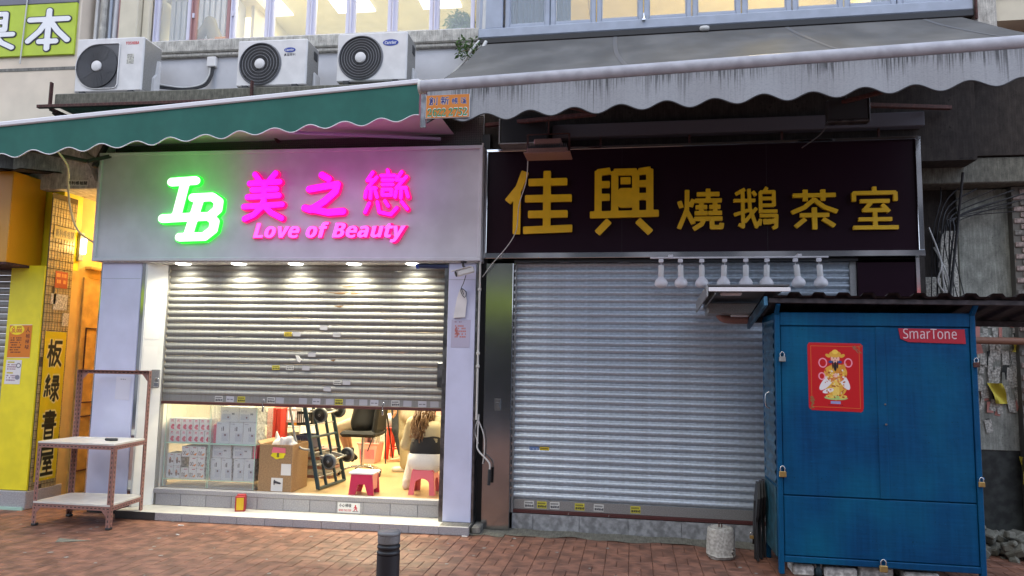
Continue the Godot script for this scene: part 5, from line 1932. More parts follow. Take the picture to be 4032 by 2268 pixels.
func street_things() -> void:
	# --- steel rack
	var o := thing("steel_rack", "rusty pink slotted steel rack with two white shelves before the lavender pillar", "rack", Vector3(-5.15, 0, 0.6))
	var R := Vector3.RIGHT
	var B := Vector3.BACK
	for q in [[-5.58, 0.83, 1, -1, 0.80], [-4.725, 0.86, -1, -1, 0.80], [-5.545, 0.37, 1, 1, 1.52], [-4.76, 0.31, -1, 1, 1.52]]:
		var st := S()
		var sl := S()
		angle_post(st, sl, Vector3(q[0], 0.012, q[1]), Vector3(q[0], q[4], q[1]), R * q[2], B * q[3], 0.042)
		var p := part("leg", st, M.rack_steel, o)
		part("slots", sl, M.black_paint, p)
		st = S()
		bx(st, Vector3(q[0] + q[2] * 0.02, 0.012, q[1] + q[3] * 0.02), Vector3(0.05, 0.024, 0.05), 0.006)
		part("foot_cap", st, M.rubber, p)
	for y in [0.22, 0.80]:
		for q in [[Vector3(-5.575, y, 0.829), Vector3(-4.73, y, 0.859), Vector3.FORWARD], [Vector3(-5.545, y, 0.371), Vector3(-4.765, y, 0.311), B], [Vector3(-5.579, y, 0.82), Vector3(-5.549, y, 0.38), R], [Vector3(-4.724, y, 0.85), Vector3(-4.759, y, 0.32), -R]]:
			var st := S()
			var sl := S()
			var d: Vector3 = (q[1] - q[0]).normalized()
			angle_post(st, sl, q[0] + Vector3(0, -0.001, 0) + q[2] * -0.003, q[1] + Vector3(0, -0.001, 0) + q[2] * -0.003, Vector3.DOWN, (q[2] as Vector3 - d * d.dot(q[2])).normalized(), 0.04)
			var p := part("rail", st, M.rack_steel, o)
			part("slots", sl, M.black_paint, p)
		var st2 := S()
		prism(st2, PackedVector2Array([Vector2(-5.572, 0.838), Vector2(-4.732, 0.866), Vector2(-4.768, 0.305), Vector2(-5.54, 0.363)]), Vector3(0, y + 0.001, 0), R, B, Vector3(0, 0.016, 0))
		part("shelf", st2, M.rack_shelf, o)
	var stt := S()
	var slt := S()
	angle_post(stt, slt, Vector3(-5.545, 1.52, 0.371), Vector3(-4.765, 1.52, 0.311), Vector3.DOWN, B, 0.04)
	var tp := part("top_rail", stt, M.rack_steel, o)
	part("slots", slt, M.black_paint, tp)
	for q in [[-5.545, 0.374, 1.0], [-4.76, 0.314, -1.0]]:
		var st := S()
		prism(st, PackedVector2Array([Vector2(0.04 * q[2], -0.04), Vector2(0.10 * q[2], -0.04), Vector2(0.04 * q[2], -0.11)]), Vector3(q[0], 1.52, q[1] + 0.002), R, Vector3.UP, Vector3(0, 0, 0.003))
		part("gusset", st, M.rack_steel, o)
	for y in [0.22]:
		for q in [[-5.58, 0.832, 1.0], [-4.725, 0.862, -1.0]]:
			var st := S()
			prism(st, PackedVector2Array([Vector2(0.04 * q[2], -0.04), Vector2(0.09 * q[2], -0.04), Vector2(0.04 * q[2], -0.10)]), Vector3(q[0], y, q[1]), R, Vector3.UP, Vector3(0, 0, 0.003))
			part("gusset", st, M.rack_steel, o)
	o = thing("black_pouch", "small dark pouch lying on the upper shelf of the steel rack", "pouch", Vector3(-4.95, 0.818, 0.62))
	var st := S()
	body(st, [[Vector3(-5.0, 0.830, 0.62), Vector3(-4.90, 0.830, 0.60), 0.014, 0.014], [Vector3(-4.94, 0.832, 0.64), Vector3(-4.88, 0.83, 0.62), 0.014, 0.010]], 0.006, 0.012)
	part("pouch", st, M.ac_dark, o)
	st = S()
	prism(st, PackedVector2Array([Vector2(-5.45, 0.45), Vector2(-5.25, 0.43), Vector2(-5.24, 0.52), Vector2(-5.44, 0.54)]), Vector3(0, 0.8185, 0), R, B, Vector3(0, 0.002, 0))
	o = thing("paper_sheet", "white sheet of paper on the back of the rack's upper shelf", "paper", Vector3(-5.35, 0.8185, 0.5))
	st = S()
	prism(st, PackedVector2Array([Vector2(-5.45, 0.45), Vector2(-5.25, 0.43), Vector2(-5.24, 0.52), Vector2(-5.44, 0.54)]), Vector3(0, 0.8185, 0), R, B, Vector3(0, 0.002, 0))
	part("sheet", st, M.paper, o)
	# --- bollard
	o = thing("bollard", "black ringed bollard with a grey band under its cap on the brick pavement", "bollard", Vector3(-1.145, 0, 3.55))
	var c := Vector3(-1.145, 0, 3.55)
	st = S()
	smooth_lathe(st, [Vector2(0.064, 0.0), Vector2(0.064, 0.02), Vector2(0.0615, 0.03), Vector2(0.0615, 0.655)], c, 36)
	part("post", st, M.bollard_black, o)
	for y in [0.665, 0.695]:
		st = S()
		smooth_lathe(st, [Vector2(0.056, y - 0.011), Vector2(0.0605, y - 0.008), Vector2(0.062, y), Vector2(0.0605, y + 0.008), Vector2(0.056, y + 0.011)], c, 36)
		part("ring", st, M.bollard_black, o)
	st = S()
	lathe(st, [Vector2(0.055, 0.645), Vector2(0.055, 0.725)], c, 36)
	part("groove", st, M.black_paint, o)
	st = S()
	lathe(st, [Vector2(0.0585, 0.715), Vector2(0.0600, 0.718), Vector2(0.0600, 0.752), Vector2(0.0585, 0.754)], c, 36)
	part("grey_band", st, M.bollard_band, o)
	st = S()
	smooth_lathe(st, [Vector2(0.0600, 0.7545), Vector2(0.0618, 0.757), Vector2(0.0618, 0.769), Vector2(0.058, 0.774), Vector2(0.03, 0.777), Vector2(0.0, 0.778)], c, 36)
	part("cap", st, M.bollard_band, o)
	st = S()
	lathe(st, [Vector2(0.0, -0.003), Vector2(0.085, -0.003), Vector2(0.085, 0.004), Vector2(0.0, 0.004)], c, 32)
	part("foot_ring", st, M.cement, o)
	# --- plaster weight
	o = thing("plaster_weight", "battered white plaster weight with a steel hook before the tea house shutter", "weight", Vector3(2.30, 0, 0.60), RF)
	c = Vector3(2.30, 0, 0.60)
	st = S()
	var wn := noise(31, 1.6, 3)
	sheet(st, func(u, v):
		var prof := Curve2D.new()
		var a: float = u * TAU
		var t: float = v * 6.0
		var pts := [Vector2(0.0, 0.0), Vector2(0.105, 0.0), Vector2(0.125, 0.03), Vector2(0.120, 0.16), Vector2(0.112, 0.245), Vector2(0.098, 0.262), Vector2(0.0, 0.258)]
		var i := mini(int(t), 5)
		var q: Vector2 = pts[i].lerp(pts[i + 1], t - i)
		var bump := 1.0 + 0.06 * wn.get_noise_3d(cos(a) * 0.3, v * 0.8, sin(a) * 0.3)
		return c + Vector3(cos(a) * q.x * bump, q.y + 0.012 * wn.get_noise_2d(u * 3, v * 3) * (1.0 if i > 0 else 0.0), sin(a) * q.x * bump), 48, 36, Vector3.UP)
	part("weight", st, M.old_plaster, o)
	st = S()
	for x in [-0.012, 0.012]:
		tube(st, soft([c + Vector3(x, 0.25, 0), c + Vector3(x, 0.29, 0.0), c + Vector3(x, 0.305, 0.015)], 4), 0.006, 6)
	part("hook", st, M.rust, o)
	# --- folded black boards leaning at the kiosk
	o = thing("folded_tables", "stack of folded black table tops and legs leaning between shutter and blue kiosk", "folding tables", Vector3(2.62, 0, 0.45), RF)
	for k in 3:
		st = S()
		var x := 2.575 + k * 0.040
		var z: float = [0.62, 0.54, 0.47][k]
		prism(st, PackedVector2Array([Vector2(0.0, 0.30), Vector2(0.16, 0.10), Vector2(0.20, 0.34), Vector2(0.20, 0.52), Vector2(0.12, 0.66), Vector2(-0.02, 0.67), Vector2(-0.10, 0.54), Vector2(-0.06, 0.38)]), Vector3(x, 0.0, z), Vector3(0.06, 0, -1).normalized(), Vector3(0.06, 1, 0).normalized(), Vector3(0.022, 0, 0))
		part("table_top", st, M.rubber if k != 2 else M.ac_dark, o)
		st = S()
		bar(st, Vector3(x + 0.02, 0.006, z - 0.02), Vector3(x + 0.03, 0.50, z - 0.06), 0.022, 0.022, 0.003)
		bar(st, Vector3(x + 0.03, 0.006, z + 0.05), Vector3(x + 0.03, 0.42, z), 0.022, 0.022, 0.003)
		part("leg", st, M.black_paint, o)
	st = S()
	bar(st, Vector3(2.65, 0.03, 0.58), Vector3(2.66, 0.40, 0.56), 0.010, 0.010, 0.002)
	part("bright_edge", st, M.chrome, o)
	padlock(o, Vector3(2.565, 0.19, 0.60), M.brass, 0.035)
	# --- bulbs under the sign
	for k in 8:
		var x: float = [1.806, 1.991, 2.194, 2.41, 2.608, 2.803, 3.062, 3.275][k]
		var y := 2.735
		var lean: float = [0.0, 0.02, 0.0, -0.05, -0.01, -0.03, 0.10, 0.05][k]
		o = thing("hanging_bulb", "unlit white reflector bulb on a socket, %s of eight under the maroon sign" % ["leftmost", "second from left", "third from left", "fourth from left", "fifth from left", "sixth from left", "seventh from left", "rightmost"][k], "bulb", Vector3(x, y, 0.22), RF, "unlit bulbs hanging under the tea house sign")
		c = Vector3(x, y, 0.22)
		st = S()
		bx(st, c + Vector3(0, -0.035, 0), Vector3(0.046, 0.036, 0.03), 0.006)
		part("mount", st, M.white_trim, o)
		st = S()
		tube(st, [c + Vector3(0, -0.05, 0), c + Vector3(0, -0.085, 0)], 0.0035, 5)
		part("wire", st, M.white_trim, o)
		var q := Basis(Vector3.BACK, lean)
		st = S()
		smooth_lathe(st, [Vector2(0, -0.078), Vector2(0.024, -0.08), Vector2(0.027, -0.086), Vector2(0.027, -0.19), Vector2(0.022, -0.20)], c, 18, q)
		part("socket", st, M.ac_white, o)
		st = S()
		smooth_lathe(st, [Vector2(0.024, -0.190), Vector2(0.032, -0.204), Vector2(0.052, -0.224), Vector2(0.063, -0.246), Vector2(0.064, -0.266), Vector2(0.056, -0.284), Vector2(0.036, -0.297), Vector2(0, -0.304)], c, 24, q)
		part("bulb", st, M.white_trim, o)
	o = thing("lamp_track", "thin white rail that the unlit bulbs hang from, under the sign", "rail", Vector3(2.5, 2.735, 0.22), RF)
	st = S()
	bb(st, 1.70, 3.36, 2.722, 2.737, 0.205, 0.235, 0.003)
	for x in [1.9, 3.1]:
		bb(st, x - 0.02, x + 0.02, 2.737, 2.76, 0.05, 0.232, 0.003)
	part("rail", st, M.white_trim, o)
	# --- flood lamps under the grey awning, switched off
	for k in 2:
		var at: Vector3 = [Vector3(0.735, 3.74, 0.72), Vector3(3.42, 3.98, 0.72)][k]
		o = thing("floodlight", ["grey finned flood lamp hanging in a bracket above the first gold character", "black square flood lamp high under the right half of the grey awning"][k], "flood lamp", at, RF)
		st = S()
		if k == 0:
			bb(st, at.x - 0.22, at.x + 0.22, at.y - 0.10, at.y - 0.085, at.z - 0.13, at.z + 0.13, 0.004)
			bb(st, at.x - 0.19, at.x + 0.19, at.y - 0.085, at.y - 0.045, at.z - 0.11, at.z + 0.11, 0.006)
			part("housing", st, M.rack_steel, o)
			st = S()
			for j in 24:
				bb(st, at.x - 0.185 + j * 0.0157, at.x - 0.181 + j * 0.0157, at.y - 0.045, at.y - 0.005, at.z - 0.10, at.z + 0.10)
			part("fins", st, M.ac_grey, o)
			st = S()
			bb(st, at.x - 0.13, at.x + 0.13, at.y - 0.005, at.y + 0.055, at.z - 0.08, at.z + 0.08, 0.01)
			part("driver_box", st, M.rack_steel, o)
			st = S()
			bar(st, at + Vector3(-0.20, -0.07, 0), at + Vector3(-0.20, 0.12, 0), 0.008, 0.02, 0.001)
			bar(st, at + Vector3(0.20, -0.07, 0), at + Vector3(0.20, 0.12, 0), 0.008, 0.02, 0.001)
			bar(st, at + Vector3(-0.20, 0.12, 0), at + Vector3(0.20, 0.12, 0), 0.02, 0.008, 0.001)
			bar(st, at + Vector3(0, 0.12, 0), at + Vector3(0, 0.62, 0), 0.014, 0.014, 0.002)
			part("bracket", st, M.rust, o)
		else:
			bb(st, at.x - 0.17, at.x + 0.17, at.y - 0.10, at.y + 0.10, at.z - 0.05, at.z + 0.05, 0.01)
			part("housing", st, M.ac_dark, o)
			st = S()
			bb(st, at.x - 0.175, at.x + 0.18, at.y - 0.118, at.y - 0.101, at.z - 0.05, at.z + 0.055, 0.003)
			bb(st, at.x + 0.171, at.x + 0.182, at.y - 0.10, at.y + 0.10, at.z - 0.05, at.z + 0.055, 0.003)
			part("bracket", st, M.worn_steel, o)
			st = S()
			bar(st, at + Vector3(0, 0.10, 0), at + Vector3(0, 0.5, -0.1), 0.014, 0.014)
			tube(st, soft([at + Vector3(-0.15, -0.1, 0), at + Vector3(-0.22, -0.2, -0.05), at + Vector3(-0.32, -0.24, -0.3)], 5), 0.006, 5)
			part("stem", st, M.ac_grey, o)
	o = thing("beam_speaker", "dark rectangular box with pale edges behind the valance near the first flood lamp", "box", Vector3(0.4, 3.95, 0.2), RF)
	st = S()
	bb(st, 0.18, 0.66, 3.93, 4.20, 0.02, 0.28, 0.006)
	part("box", st, M.black_paint, o)
	st = S()
	bb(st, 0.165, 0.179, 3.915, 4.20, 0.02, 0.285, 0.002)
	bb(st, 0.18, 0.67, 3.912, 3.928, 0.02, 0.285, 0.002)
	part("edge", st, M.galv, o)
	o = thing("sign_beam", "long dark steel beam on brackets above the maroon sign", "beam", Vector3(2.2, 3.95, 0.05), RF)
	st = S()
	bb(st, 0.70, 4.3, 4.02, 4.16, -0.018, 0.10, 0.006)
	part("beam", st, mat("dim_grey", 0.10, 0.10, 0.12, 0.7), o)
	for x in [1.2, 2.1, 3.0, 3.9]:
		st = S()
		bar(st, Vector3(x, 3.91, 0.04), Vector3(x, 4.02, 0.04), 0.03, 0.02, 0.003)
		part("bracket", st, M.rust, o)
	# --- steel tray canopy between bulbs and kiosk roof
	o = thing("steel_tray", "tilted steel tray canopy with a small lamp and pipe elbow beside the kiosk roof", "canopy", Vector3(2.45, 2.3, 0.7), RF)
	var tb := Basis(Vector3.RIGHT, -0.06)
	var tc := Vector3(2.47, 2.322, 0.70)
	st = S()
	bx(st, tc, Vector3(0.66, 0.012, 1.05), 0.002, tb)
	part("tray", st, M.ac_grey, o)
	st = S()
	bx(st, tc + tb * Vector3(-0.325, -0.045, 0), Vector3(0.012, 0.10, 1.05), 0.002, tb)
	bx(st, tc + tb * Vector3(-0.26, -0.035, 0), Vector3(0.010, 0.08, 1.0), 0.002, tb)
	part("side_skirt", st, M.galv, o)
	st = S()
	bx(st, tc + tb * Vector3(0.01, -0.035, 0.52), Vector3(0.65, 0.035, 0.012), 0.002, tb)
	part("front_lip", st, M.white_trim, o)
	st = S()
	bx(st, tc + tb * Vector3(0.0, -0.09, -0.35), Vector3(0.50, 0.10, 0.25), 0.01, tb)
	part("under_box", st, M.galv, o)
	st = S()
	bx(st, tc + tb * Vector3(-0.1, -0.03, 0.25), Vector3(0.18, 0.03, 0.06), 0.01, tb)
	bx(st, tc + tb * Vector3(0.05, -0.15, -0.32), Vector3(0.16, 0.02, 0.05), 0.006, tb)
	part("work_lamp", st, M.white_trim, o)
	st = S()
	tube(st, soft([Vector3(2.34, 2.28, 0.30), Vector3(2.34, 2.20, 0.30), Vector3(2.37, 2.14, 0.30), Vector3(2.45, 2.12, 0.30), Vector3(2.62, 2.12, 0.30)], 5), 0.038, 12)
	part("pipe_elbow", st, M.rack_steel, o)
	# --- between the pillars: conduit, crank, cables
	o = thing("conduit", "thin pale conduit running down the dark gap between the two shops", "conduit", Vector3(-1.27, 0, 0.2))
	st = S()
	tube(st, [Vector3(-1.268, 3.95, 0.22), Vector3(-1.272, 1.1, 0.22)], 0.011, 8)
	part("tube", st, M.pvc, o)
	for y in [2.4, 1.75, 1.62]:
		st = S()
		bb(st, -1.288, -1.255, y, y + 0.03, 0.2, 0.238, 0.004)
		part("clip", st, M.pvc, o)
	o = thing("shutter_crank", "hanging steel shutter crank with a black handle on the stainless pillar", "crank", Vector3(0.05, 1.0, 0.15), RF)
	st = S()
	tube(st, soft([Vector3(-0.005, 1.15, 0.17), Vector3(-0.01, 0.90, 0.18), Vector3(0.0, 0.80, 0.19), Vector3(0.10, 0.70, 0.20), Vector3(0.125, 0.66, 0.20), Vector3(0.125, 0.60, 0.20)], 6), 0.0085, 8)
	part("rod", st, M.pvc, o)
	st = S()
	tube(st, [Vector3(0.125, 0.615, 0.20), Vector3(0.12, 0.46, 0.20)], 0.016, 10)
	part("grip", st, M.rubber, o)
	st = S()
	tube(st, soft([Vector3(-0.01, 1.10, 0.17), Vector3(0.05, 0.95, 0.17), Vector3(0.06, 0.80, 0.16), Vector3(0.045, 0.66, 0.16)], 6), 0.006, 6)
	tube(st, soft([Vector3(-0.01, 1.10, 0.18), Vector3(-0.04, 0.98, 0.18), Vector3(0.0, 0.86, 0.18)], 6), 0.006, 6)
	part("cord", st, M.pvc, o)
	# --- security camera and its box of papers
	o = thing("security_camera", "white bullet security camera under the end of the beauty shop sign", "camera", Vector3(-1.42, 2.62, 0.32))
	var cb := Basis(Vector3.UP, 0.55) * Basis(Vector3.RIGHT, 0.32)
	c = Vector3(-1.405, 2.585, 0.33)
	var along := Vector3(-0.86, -0.30, 0.40).normalized()
	var yv := along
	var xv := Vector3.UP.cross(yv).normalized()
	cb = Basis(xv, yv, xv.cross(yv))
	st = S()
	bx(st, c, Vector3(0.062, 0.19, 0.066), 0.014, cb)
	part("housing", st, M.ac_white, o)
	st = S()
	bx(st, c + cb * Vector3(0, 0.03, 0.038 * signf((cb * Vector3.BACK).y)), Vector3(0.078, 0.20, 0.008), 0.003, cb)
	part("visor", st, M.ac_white, o)
	st = S()
	smooth_lathe(st, [Vector2(0.030, 0.0), Vector2(0.030, 0.006), Vector2(0.018, 0.010), Vector2(0, 0.011)], c + along * 0.0955, 20, cb)
	part("lens", st, M.black_paint, o)
	st = S()
	tube(st, soft([Vector3(-1.44, 2.70, 0.24), Vector3(-1.44, 2.655, 0.26), Vector3(-1.40, 2.62, 0.30)], 4), 0.012, 8)
	lathe(st, [Vector2(0, -0.012), Vector2(0.03, -0.012), Vector2(0.032, 0)], Vector3(-1.44, 2.70, 0.24), 16)
	part("bracket", st, M.ac_dark, o)
	st = S()
	tube(st, soft([Vector3(-1.40, 2.55, 0.30), Vector3(-1.43, 2.48, 0.26), Vector3(-1.46, 2.40, 0.25), Vector3(-1.42, 2.33, 0.25), Vector3(-1.40, 2.38, 0.26), Vector3(-1.45, 2.42, 0.25), Vector3(-1.43, 2.36, 0.24)], 6), 0.004, 5)
	part("lead", st, M.cable, o)
	o = thing("paper_holder", "white pointed plastic holder hanging on the lavender pillar under the camera", "holder", Vector3(-1.46, 2.2, 0.205))
	st = S()
	prism(st, PackedVector2Array([Vector2(-1.535, 2.12), Vector2(-1.415, 2.13), Vector2(-1.40, 2.30), Vector2(-1.425, 2.405), Vector2(-1.475, 2.42), Vector2(-1.505, 2.32)]), Vector3(0, 0, 0.204), Vector3.RIGHT, Vector3.UP, Vector3(0, 0, 0.02))
	part("holder", st, M.ac_white, o)
	o = thing("pillar_notice", "faded red and white notice in a clear sleeve on the lavender pillar", "notice", Vector3(-1.46, 1.95, 0.203))
	var r := RandomNumberGenerator.new()
	r.seed = 9
	var im := paint(64, 90, Color(0.70, 0.68, 0.76))
	small_print(im, 12, 18, 38, 44, Color(0.72, 0.45, 0.42), 5, r)
	for k in 3:
		spot(im, 15 + k * 3, 30 + k * 9, 3, 8, Color(0.66, 0.38, 0.36), 0.3)
	small_print(im, 10, 6, 24, 5, Color(0.5, 0.35, 0.4), 1, r)
	print_mat("faded_notice", im)
	st = S()
	quad(st, Vector3(-1.555, 2.105, 0.2035), Vector3(-1.36, 2.105, 0.2035), Vector3(-1.365, 1.82, 0.2035), Vector3(-1.56, 1.82, 0.2035), Vector3.BACK)
	part("sheet", st, M.faded_notice, o)
	for q in [["faint white notice with a small grey emblem taped high on the white jamb", -4.965, 2.13, 1.86], ["pale square notice taped lower on the white jamb", -4.965, 1.78, 1.52]]:
		o = thing("jamb_notice", q[0], "notice", Vector3(-4.9, q[3], 0.12))
		st = S()
		var n := Vector3(0.81, 0, 0.58).normalized()
		var a := Vector3(-4.952, q[2], 0.193) + n * 0.003
		var b2 := Vector3(-4.868, q[2], 0.077) + n * 0.003
		quad(st, a, b2, b2 + Vector3(0, q[3] - q[2], 0), a + Vector3(0, q[3] - q[2], 0), n)
		part("sheet", st, M.paper, o)
	o = thing("pillar_card", "white card with a small grey mark on the lavender pillar behind the rack", "card", Vector3(-5.15, 1.3, 0.203))
	im = paint(48, 64, Color(0.80, 0.80, 0.86))
	small_print(im, 14, 6, 20, 4, Color(0.5, 0.5, 0.55), 1, r)
	print_mat("card_print", im)
	st = S()
	quad(st, Vector3(-5.24, 1.45, 0.2035), Vector3(-5.07, 1.445, 0.2035), Vector3(-5.075, 1.20, 0.2035), Vector3(-5.245, 1.205, 0.2035), Vector3.BACK)
	part("sheet", st, M.card_print, o)
	o = thing("blue_roll", "dark blue rolled banner tucked under the sign above the shutter's end", "roll", Vector3(-1.76, 2.66, 0.12))
	st = S()
	tube(st, [Vector3(-1.93, 2.662, 0.17), Vector3(-1.61, 2.655, 0.17)], 0.028, 14)
	part("roll", st, mat("navy", 0.02, 0.035, 0.10, 0.35), o)
	st = S()
	tube(st, [Vector3(-1.955, 2.655, 0.17), Vector3(-1.925, 2.662, 0.17)], 0.030, 12)
	part("end", st, M.badge_blue, o)
	# --- red box on the step
	o = thing("joss_box", "small red tin box with a yellow front standing on the step tread", "box", Vector3(-3.77, 0.08, 0.14))
	var rb := Basis(Vector3.UP, 0.30)
	c = Vector3(-3.775, 0.08, 0.13)
	st = S()
	bx(st, c + Vector3(0, 0.078, 0), Vector3(0.10, 0.156, 0.09), 0.004, rb)
	bx(st, c + Vector3(0, 0.162, -0.01), Vector3(0.09, 0.02, 0.05), 0.008, rb)
	part("box", st, mat("tin_red", 0.35, 0.02, 0.03, 0.4), o)
	st = S()
	bx(st, c + rb * Vector3(0, 0.078, 0.0455), Vector3(0.072, 0.125, 0.002), 0.0008, rb)
	part("yellow_front", st, mat("tin_yellow", 0.62, 0.40, 0.02, 0.45), o)
	# --- hanging cable at the left of the sign
	o = thing("loose_cable", "loose cream cable hanging from the green awning to the sign's end", "cable", Vector3(-5.8, 3.5, 0.5))
	st = S()
	tube(st, soft([Vector3(-5.44, 3.70, 1.05), Vector3(-5.53, 3.62, 0.8), Vector3(-5.66, 3.50, 0.62), Vector3(-5.75, 3.26, 0.45), Vector3(-5.71, 3.02, 0.35), Vector3(-5.60, 2.90, 0.20)], 8), 0.011, 8)
	part("cable", st, M.cable_beige, o)
	o = thing("sign_lead", "thin pale wire drooping across the tea house sign from the flood lamp", "wire", Vector3(0.4, 3.2, 0.3), RF)
	st = S()
	tube(st, soft([Vector3(0.53, 3.62, 0.66), Vector3(0.50, 3.45, 0.55), Vector3(0.40, 3.25, 0.35), Vector3(0.36, 3.02, 0.25), Vector3(0.26, 2.86, 0.2), Vector3(0.10, 2.68, 0.18), Vector3(0.0, 2.55, 0.16)], 8), 0.005, 5)
	part("wire", st, M.pvc, o)

func kiosk() -> void:
	var o := thing("blue_kiosk", "locked blue painted metal kiosk with corrugated roof and a red poster", "kiosk", Vector3(3.46, 0, 0.8), RF)
	var zf := 1.08
	var st := S()
	bb(st, 2.71, 4.235, 0.13, 2.14, 0.50, 1.045, 0.004)
	part("body", st, M.blue_paint, o)
	st = S()
	for q in [[2.705, 2.745], [4.20, 4.24]]:
		bb(st, q[0], q[1], 0.02, 2.14, 1.02, zf, 0.005)
		bb(st, q[0], q[1], 0.0, 2.12, 0.47, 0.51, 0.005)
	bb(st, 2.746, 4.199, 0.115, 0.165, 1.02, zf - 0.002, 0.005)
	bb(st, 2.746, 4.199, 2.03, 2.14, 1.02, zf - 0.002, 0.005)
	part("frame", st, M.blue_paint, o)
	for q in [[2.750, 3.524], [3.534, 4.196]]:
		st = S()
		bb(st, q[0], q[1], 0.648, 2.027, 1.046, 1.066, 0.005)
		part("door", st, M.blue_paint, o)
	st = S()
	bb(st, 3.49, 3.56, 0.65, 2.025, 1.0665, 1.074, 0.003)
	part("door_strip", st, M.blue_paint, o)
	st = S()
	bb(st, 2.750, 4.196, 0.17, 0.640, 1.046, 1.068, 0.005)
	part("lower_flap", st, M.blue_paint, o)
	# corrugated left side and the lower side sheet
	st = S()
	sheet(st, func(u, v): return Vector3(2.702 - 0.006 * sin(v * TAU * 17), lerpf(0.72, 2.08, v), lerpf(0.53, 1.01, u)), 1, 200, Vector3.LEFT)
	part("side_sheet", st, M.blue_side, o)
	st = S()
	bb(st, 2.697, 2.708, 0.14, 0.70, 0.52, 1.015, 0.003)
	part("side_sheet", st, mat("teal_side", 0.02, 0.10, 0.14, 0.45, 0.2, M.stain, 1.0), o)
	st = S()
	tube(st, soft([Vector3(2.695, 1.47, 0.84), Vector3(2.665, 1.45, 0.84), Vector3(2.66, 1.40, 0.84), Vector3(2.665, 1.35, 0.84), Vector3(2.695, 1.33, 0.84)], 5), 0.006, 8)
	part("pull_handle", st, M.chrome, o)
	# roof
	st = S()
	var rf := func(u, v, d): return Vector3(lerpf(2.60, 5.15, u), lerpf(2.12, 2.285, v) - 0.014 * u - d + 0.014 * clampf(sin(u * TAU * 13.5) * 3.0, -1, 1), lerpf(0.25, 1.22, v))
	sheet(st, func(u, v): return rf.call(u, v, 0.0), 270, 3, Vector3.UP)
	sheet(st, func(u, v): return rf.call(u, v, 0.004), 270, 3, Vector3.DOWN)
	part("roof_sheet", st, M.roof_sheet, o)
	st = S()
	bar(st, Vector3(2.64, 2.232, 1.15), Vector3(5.1, 2.212, 1.15), 0.05, 0.04, 0.004)
	bar(st, Vector3(2.63, 2.11, 0.45), Vector3(5.1, 2.09, 0.45), 0.04, 0.05, 0.004)
	part("roof_beam", st, M.roof_sheet, o)
	st = S()
	bar(st, Vector3(2.615, 2.225, 1.20), Vector3(2.615, 2.075, 0.28), 0.03, 0.08, 0.004)
	part("barge_board", st, M.blue_side, o)
	st = S()
	for x in [2.72, 4.22]:
		bar(st, Vector3(x, 2.10, 1.04), Vector3(x, 2.21, 1.15), 0.035, 0.03, 0.004)
	part("roof_strut", st, M.blue_paint, o)
	# phone company plate
	st = S()
	prism(st, PackedVector2Array([Vector2(3.665, 2.015), Vector2(4.16, 2.012), Vector2(4.165, 1.895), Vector2(3.74, 1.905), Vector2(3.68, 1.93)]), Vector3(0, 0, 1.067), Vector3.RIGHT, Vector3.UP, Vector3(0, 0, 0.006))
	var pl := part("phone_plate", st, mat("plate_red", 0.36, 0.012, 0.03, 0.45), o)
	lettering("plate_lettering", "SmarTone", 0.40, 0.082, 0.002, Vector3(3.70, 1.932, 1.0735), mat("plate_ink", 0.60, 0.42, 0.45, 0.6), pl, false)
	# poster: a robed old man with a scroll on red
	var im := paint(180, 236, Color(0.72, 0.02, 0.06))
	var gold := Color(0.82, 0.62, 0.22)
	for e in [[8, 8, 164, 1], [8, 226, 164, 1]]:
		im.fill_rect(Rect2i(e[0], e[1], e[2], e[3]), gold)
	for e in [[8, 8, 1, 219], [171, 8, 1, 219]]:
		im.fill_rect(Rect2i(e[0], e[1], e[2], e[3]), gold)
	var W := Color(0.86, 0.84, 0.84)
	for e in [[90, 150, 38, 40, gold, 0.0], [62, 135, 14, 40, W, 0.7], [118, 130, 13, 36, W, -0.5], [90, 105, 34, 34, Color(0.80, 0.50, 0.22), 0.0], [70, 100, 18, 22, gold, 0.4], [112, 96, 16, 24, gold, -0.4], [90, 165, 12, 36, Color(0.88, 0.74, 0.35), 0.0], [64, 168, 20, 8, W, -0.3], [90, 192, 40, 8, Color(0.62, 0.72, 0.42), 0.0], [70, 188, 14, 6, Color(0.85, 0.7, 0.3), 0.2], [114, 188, 14, 6, Color(0.85, 0.7, 0.3), -0.2], [90, 52, 15, 17, Color(0.88, 0.68, 0.60), 0.0], [90, 36, 20, 12, gold, 0.0], [90, 28, 10, 8, Color(0.90, 0.75, 0.3), 0.0], [66, 42, 10, 6, gold, 0.5], [114, 42, 10, 6, gold, -0.5], [90, 80, 5, 17, Color(0.08, 0.05, 0.06), 0.0], [82, 74, 2.5, 14, Color(0.1, 0.07, 0.07), 0.0], [98, 74, 2.5, 14, Color(0.1, 0.07, 0.07), 0.0], [106, 92, 9, 32, Color(0.78, 0.52, 0.16), 0.75], [90, 112, 9, 7, Color(0.88, 0.68, 0.60), 0.0], [74, 64, 7, 5, Color(0.2, 0.25, 0.5), 0.0], [106, 64, 7, 5, Color(0.2, 0.25, 0.5), 0.0]]:
		spot(im, e[0], e[1], e[2], e[3], e[4], e[5])
	for e in [[48, 68, 13], [134, 66, 12], [44, 116, 10]]:
		for k in 26:
			var a := k * TAU / 26
			spot(im, e[0] + cos(a) * e[2], e[1] + sin(a) * e[2] * 1.2, 2.6, 2.6, Color(0.88, 0.55, 0.62))
	var r := RandomNumberGenerator.new()
	r.seed = 3
	for k in 90:
		spot(im, r.randf_range(55, 125), r.randf_range(90, 192), r.randf_range(1, 3.5), r.randf_range(1, 5), [Color(0.9, 0.78, 0.4), Color(0.6, 0.3, 0.12), Color(0.85, 0.82, 0.8), Color(0.75, 0.3, 0.15)][k % 4], r.randf() * 3)
	spot(im, 85, 50, 1.6, 1.4, Color(0.15, 0.1, 0.1))
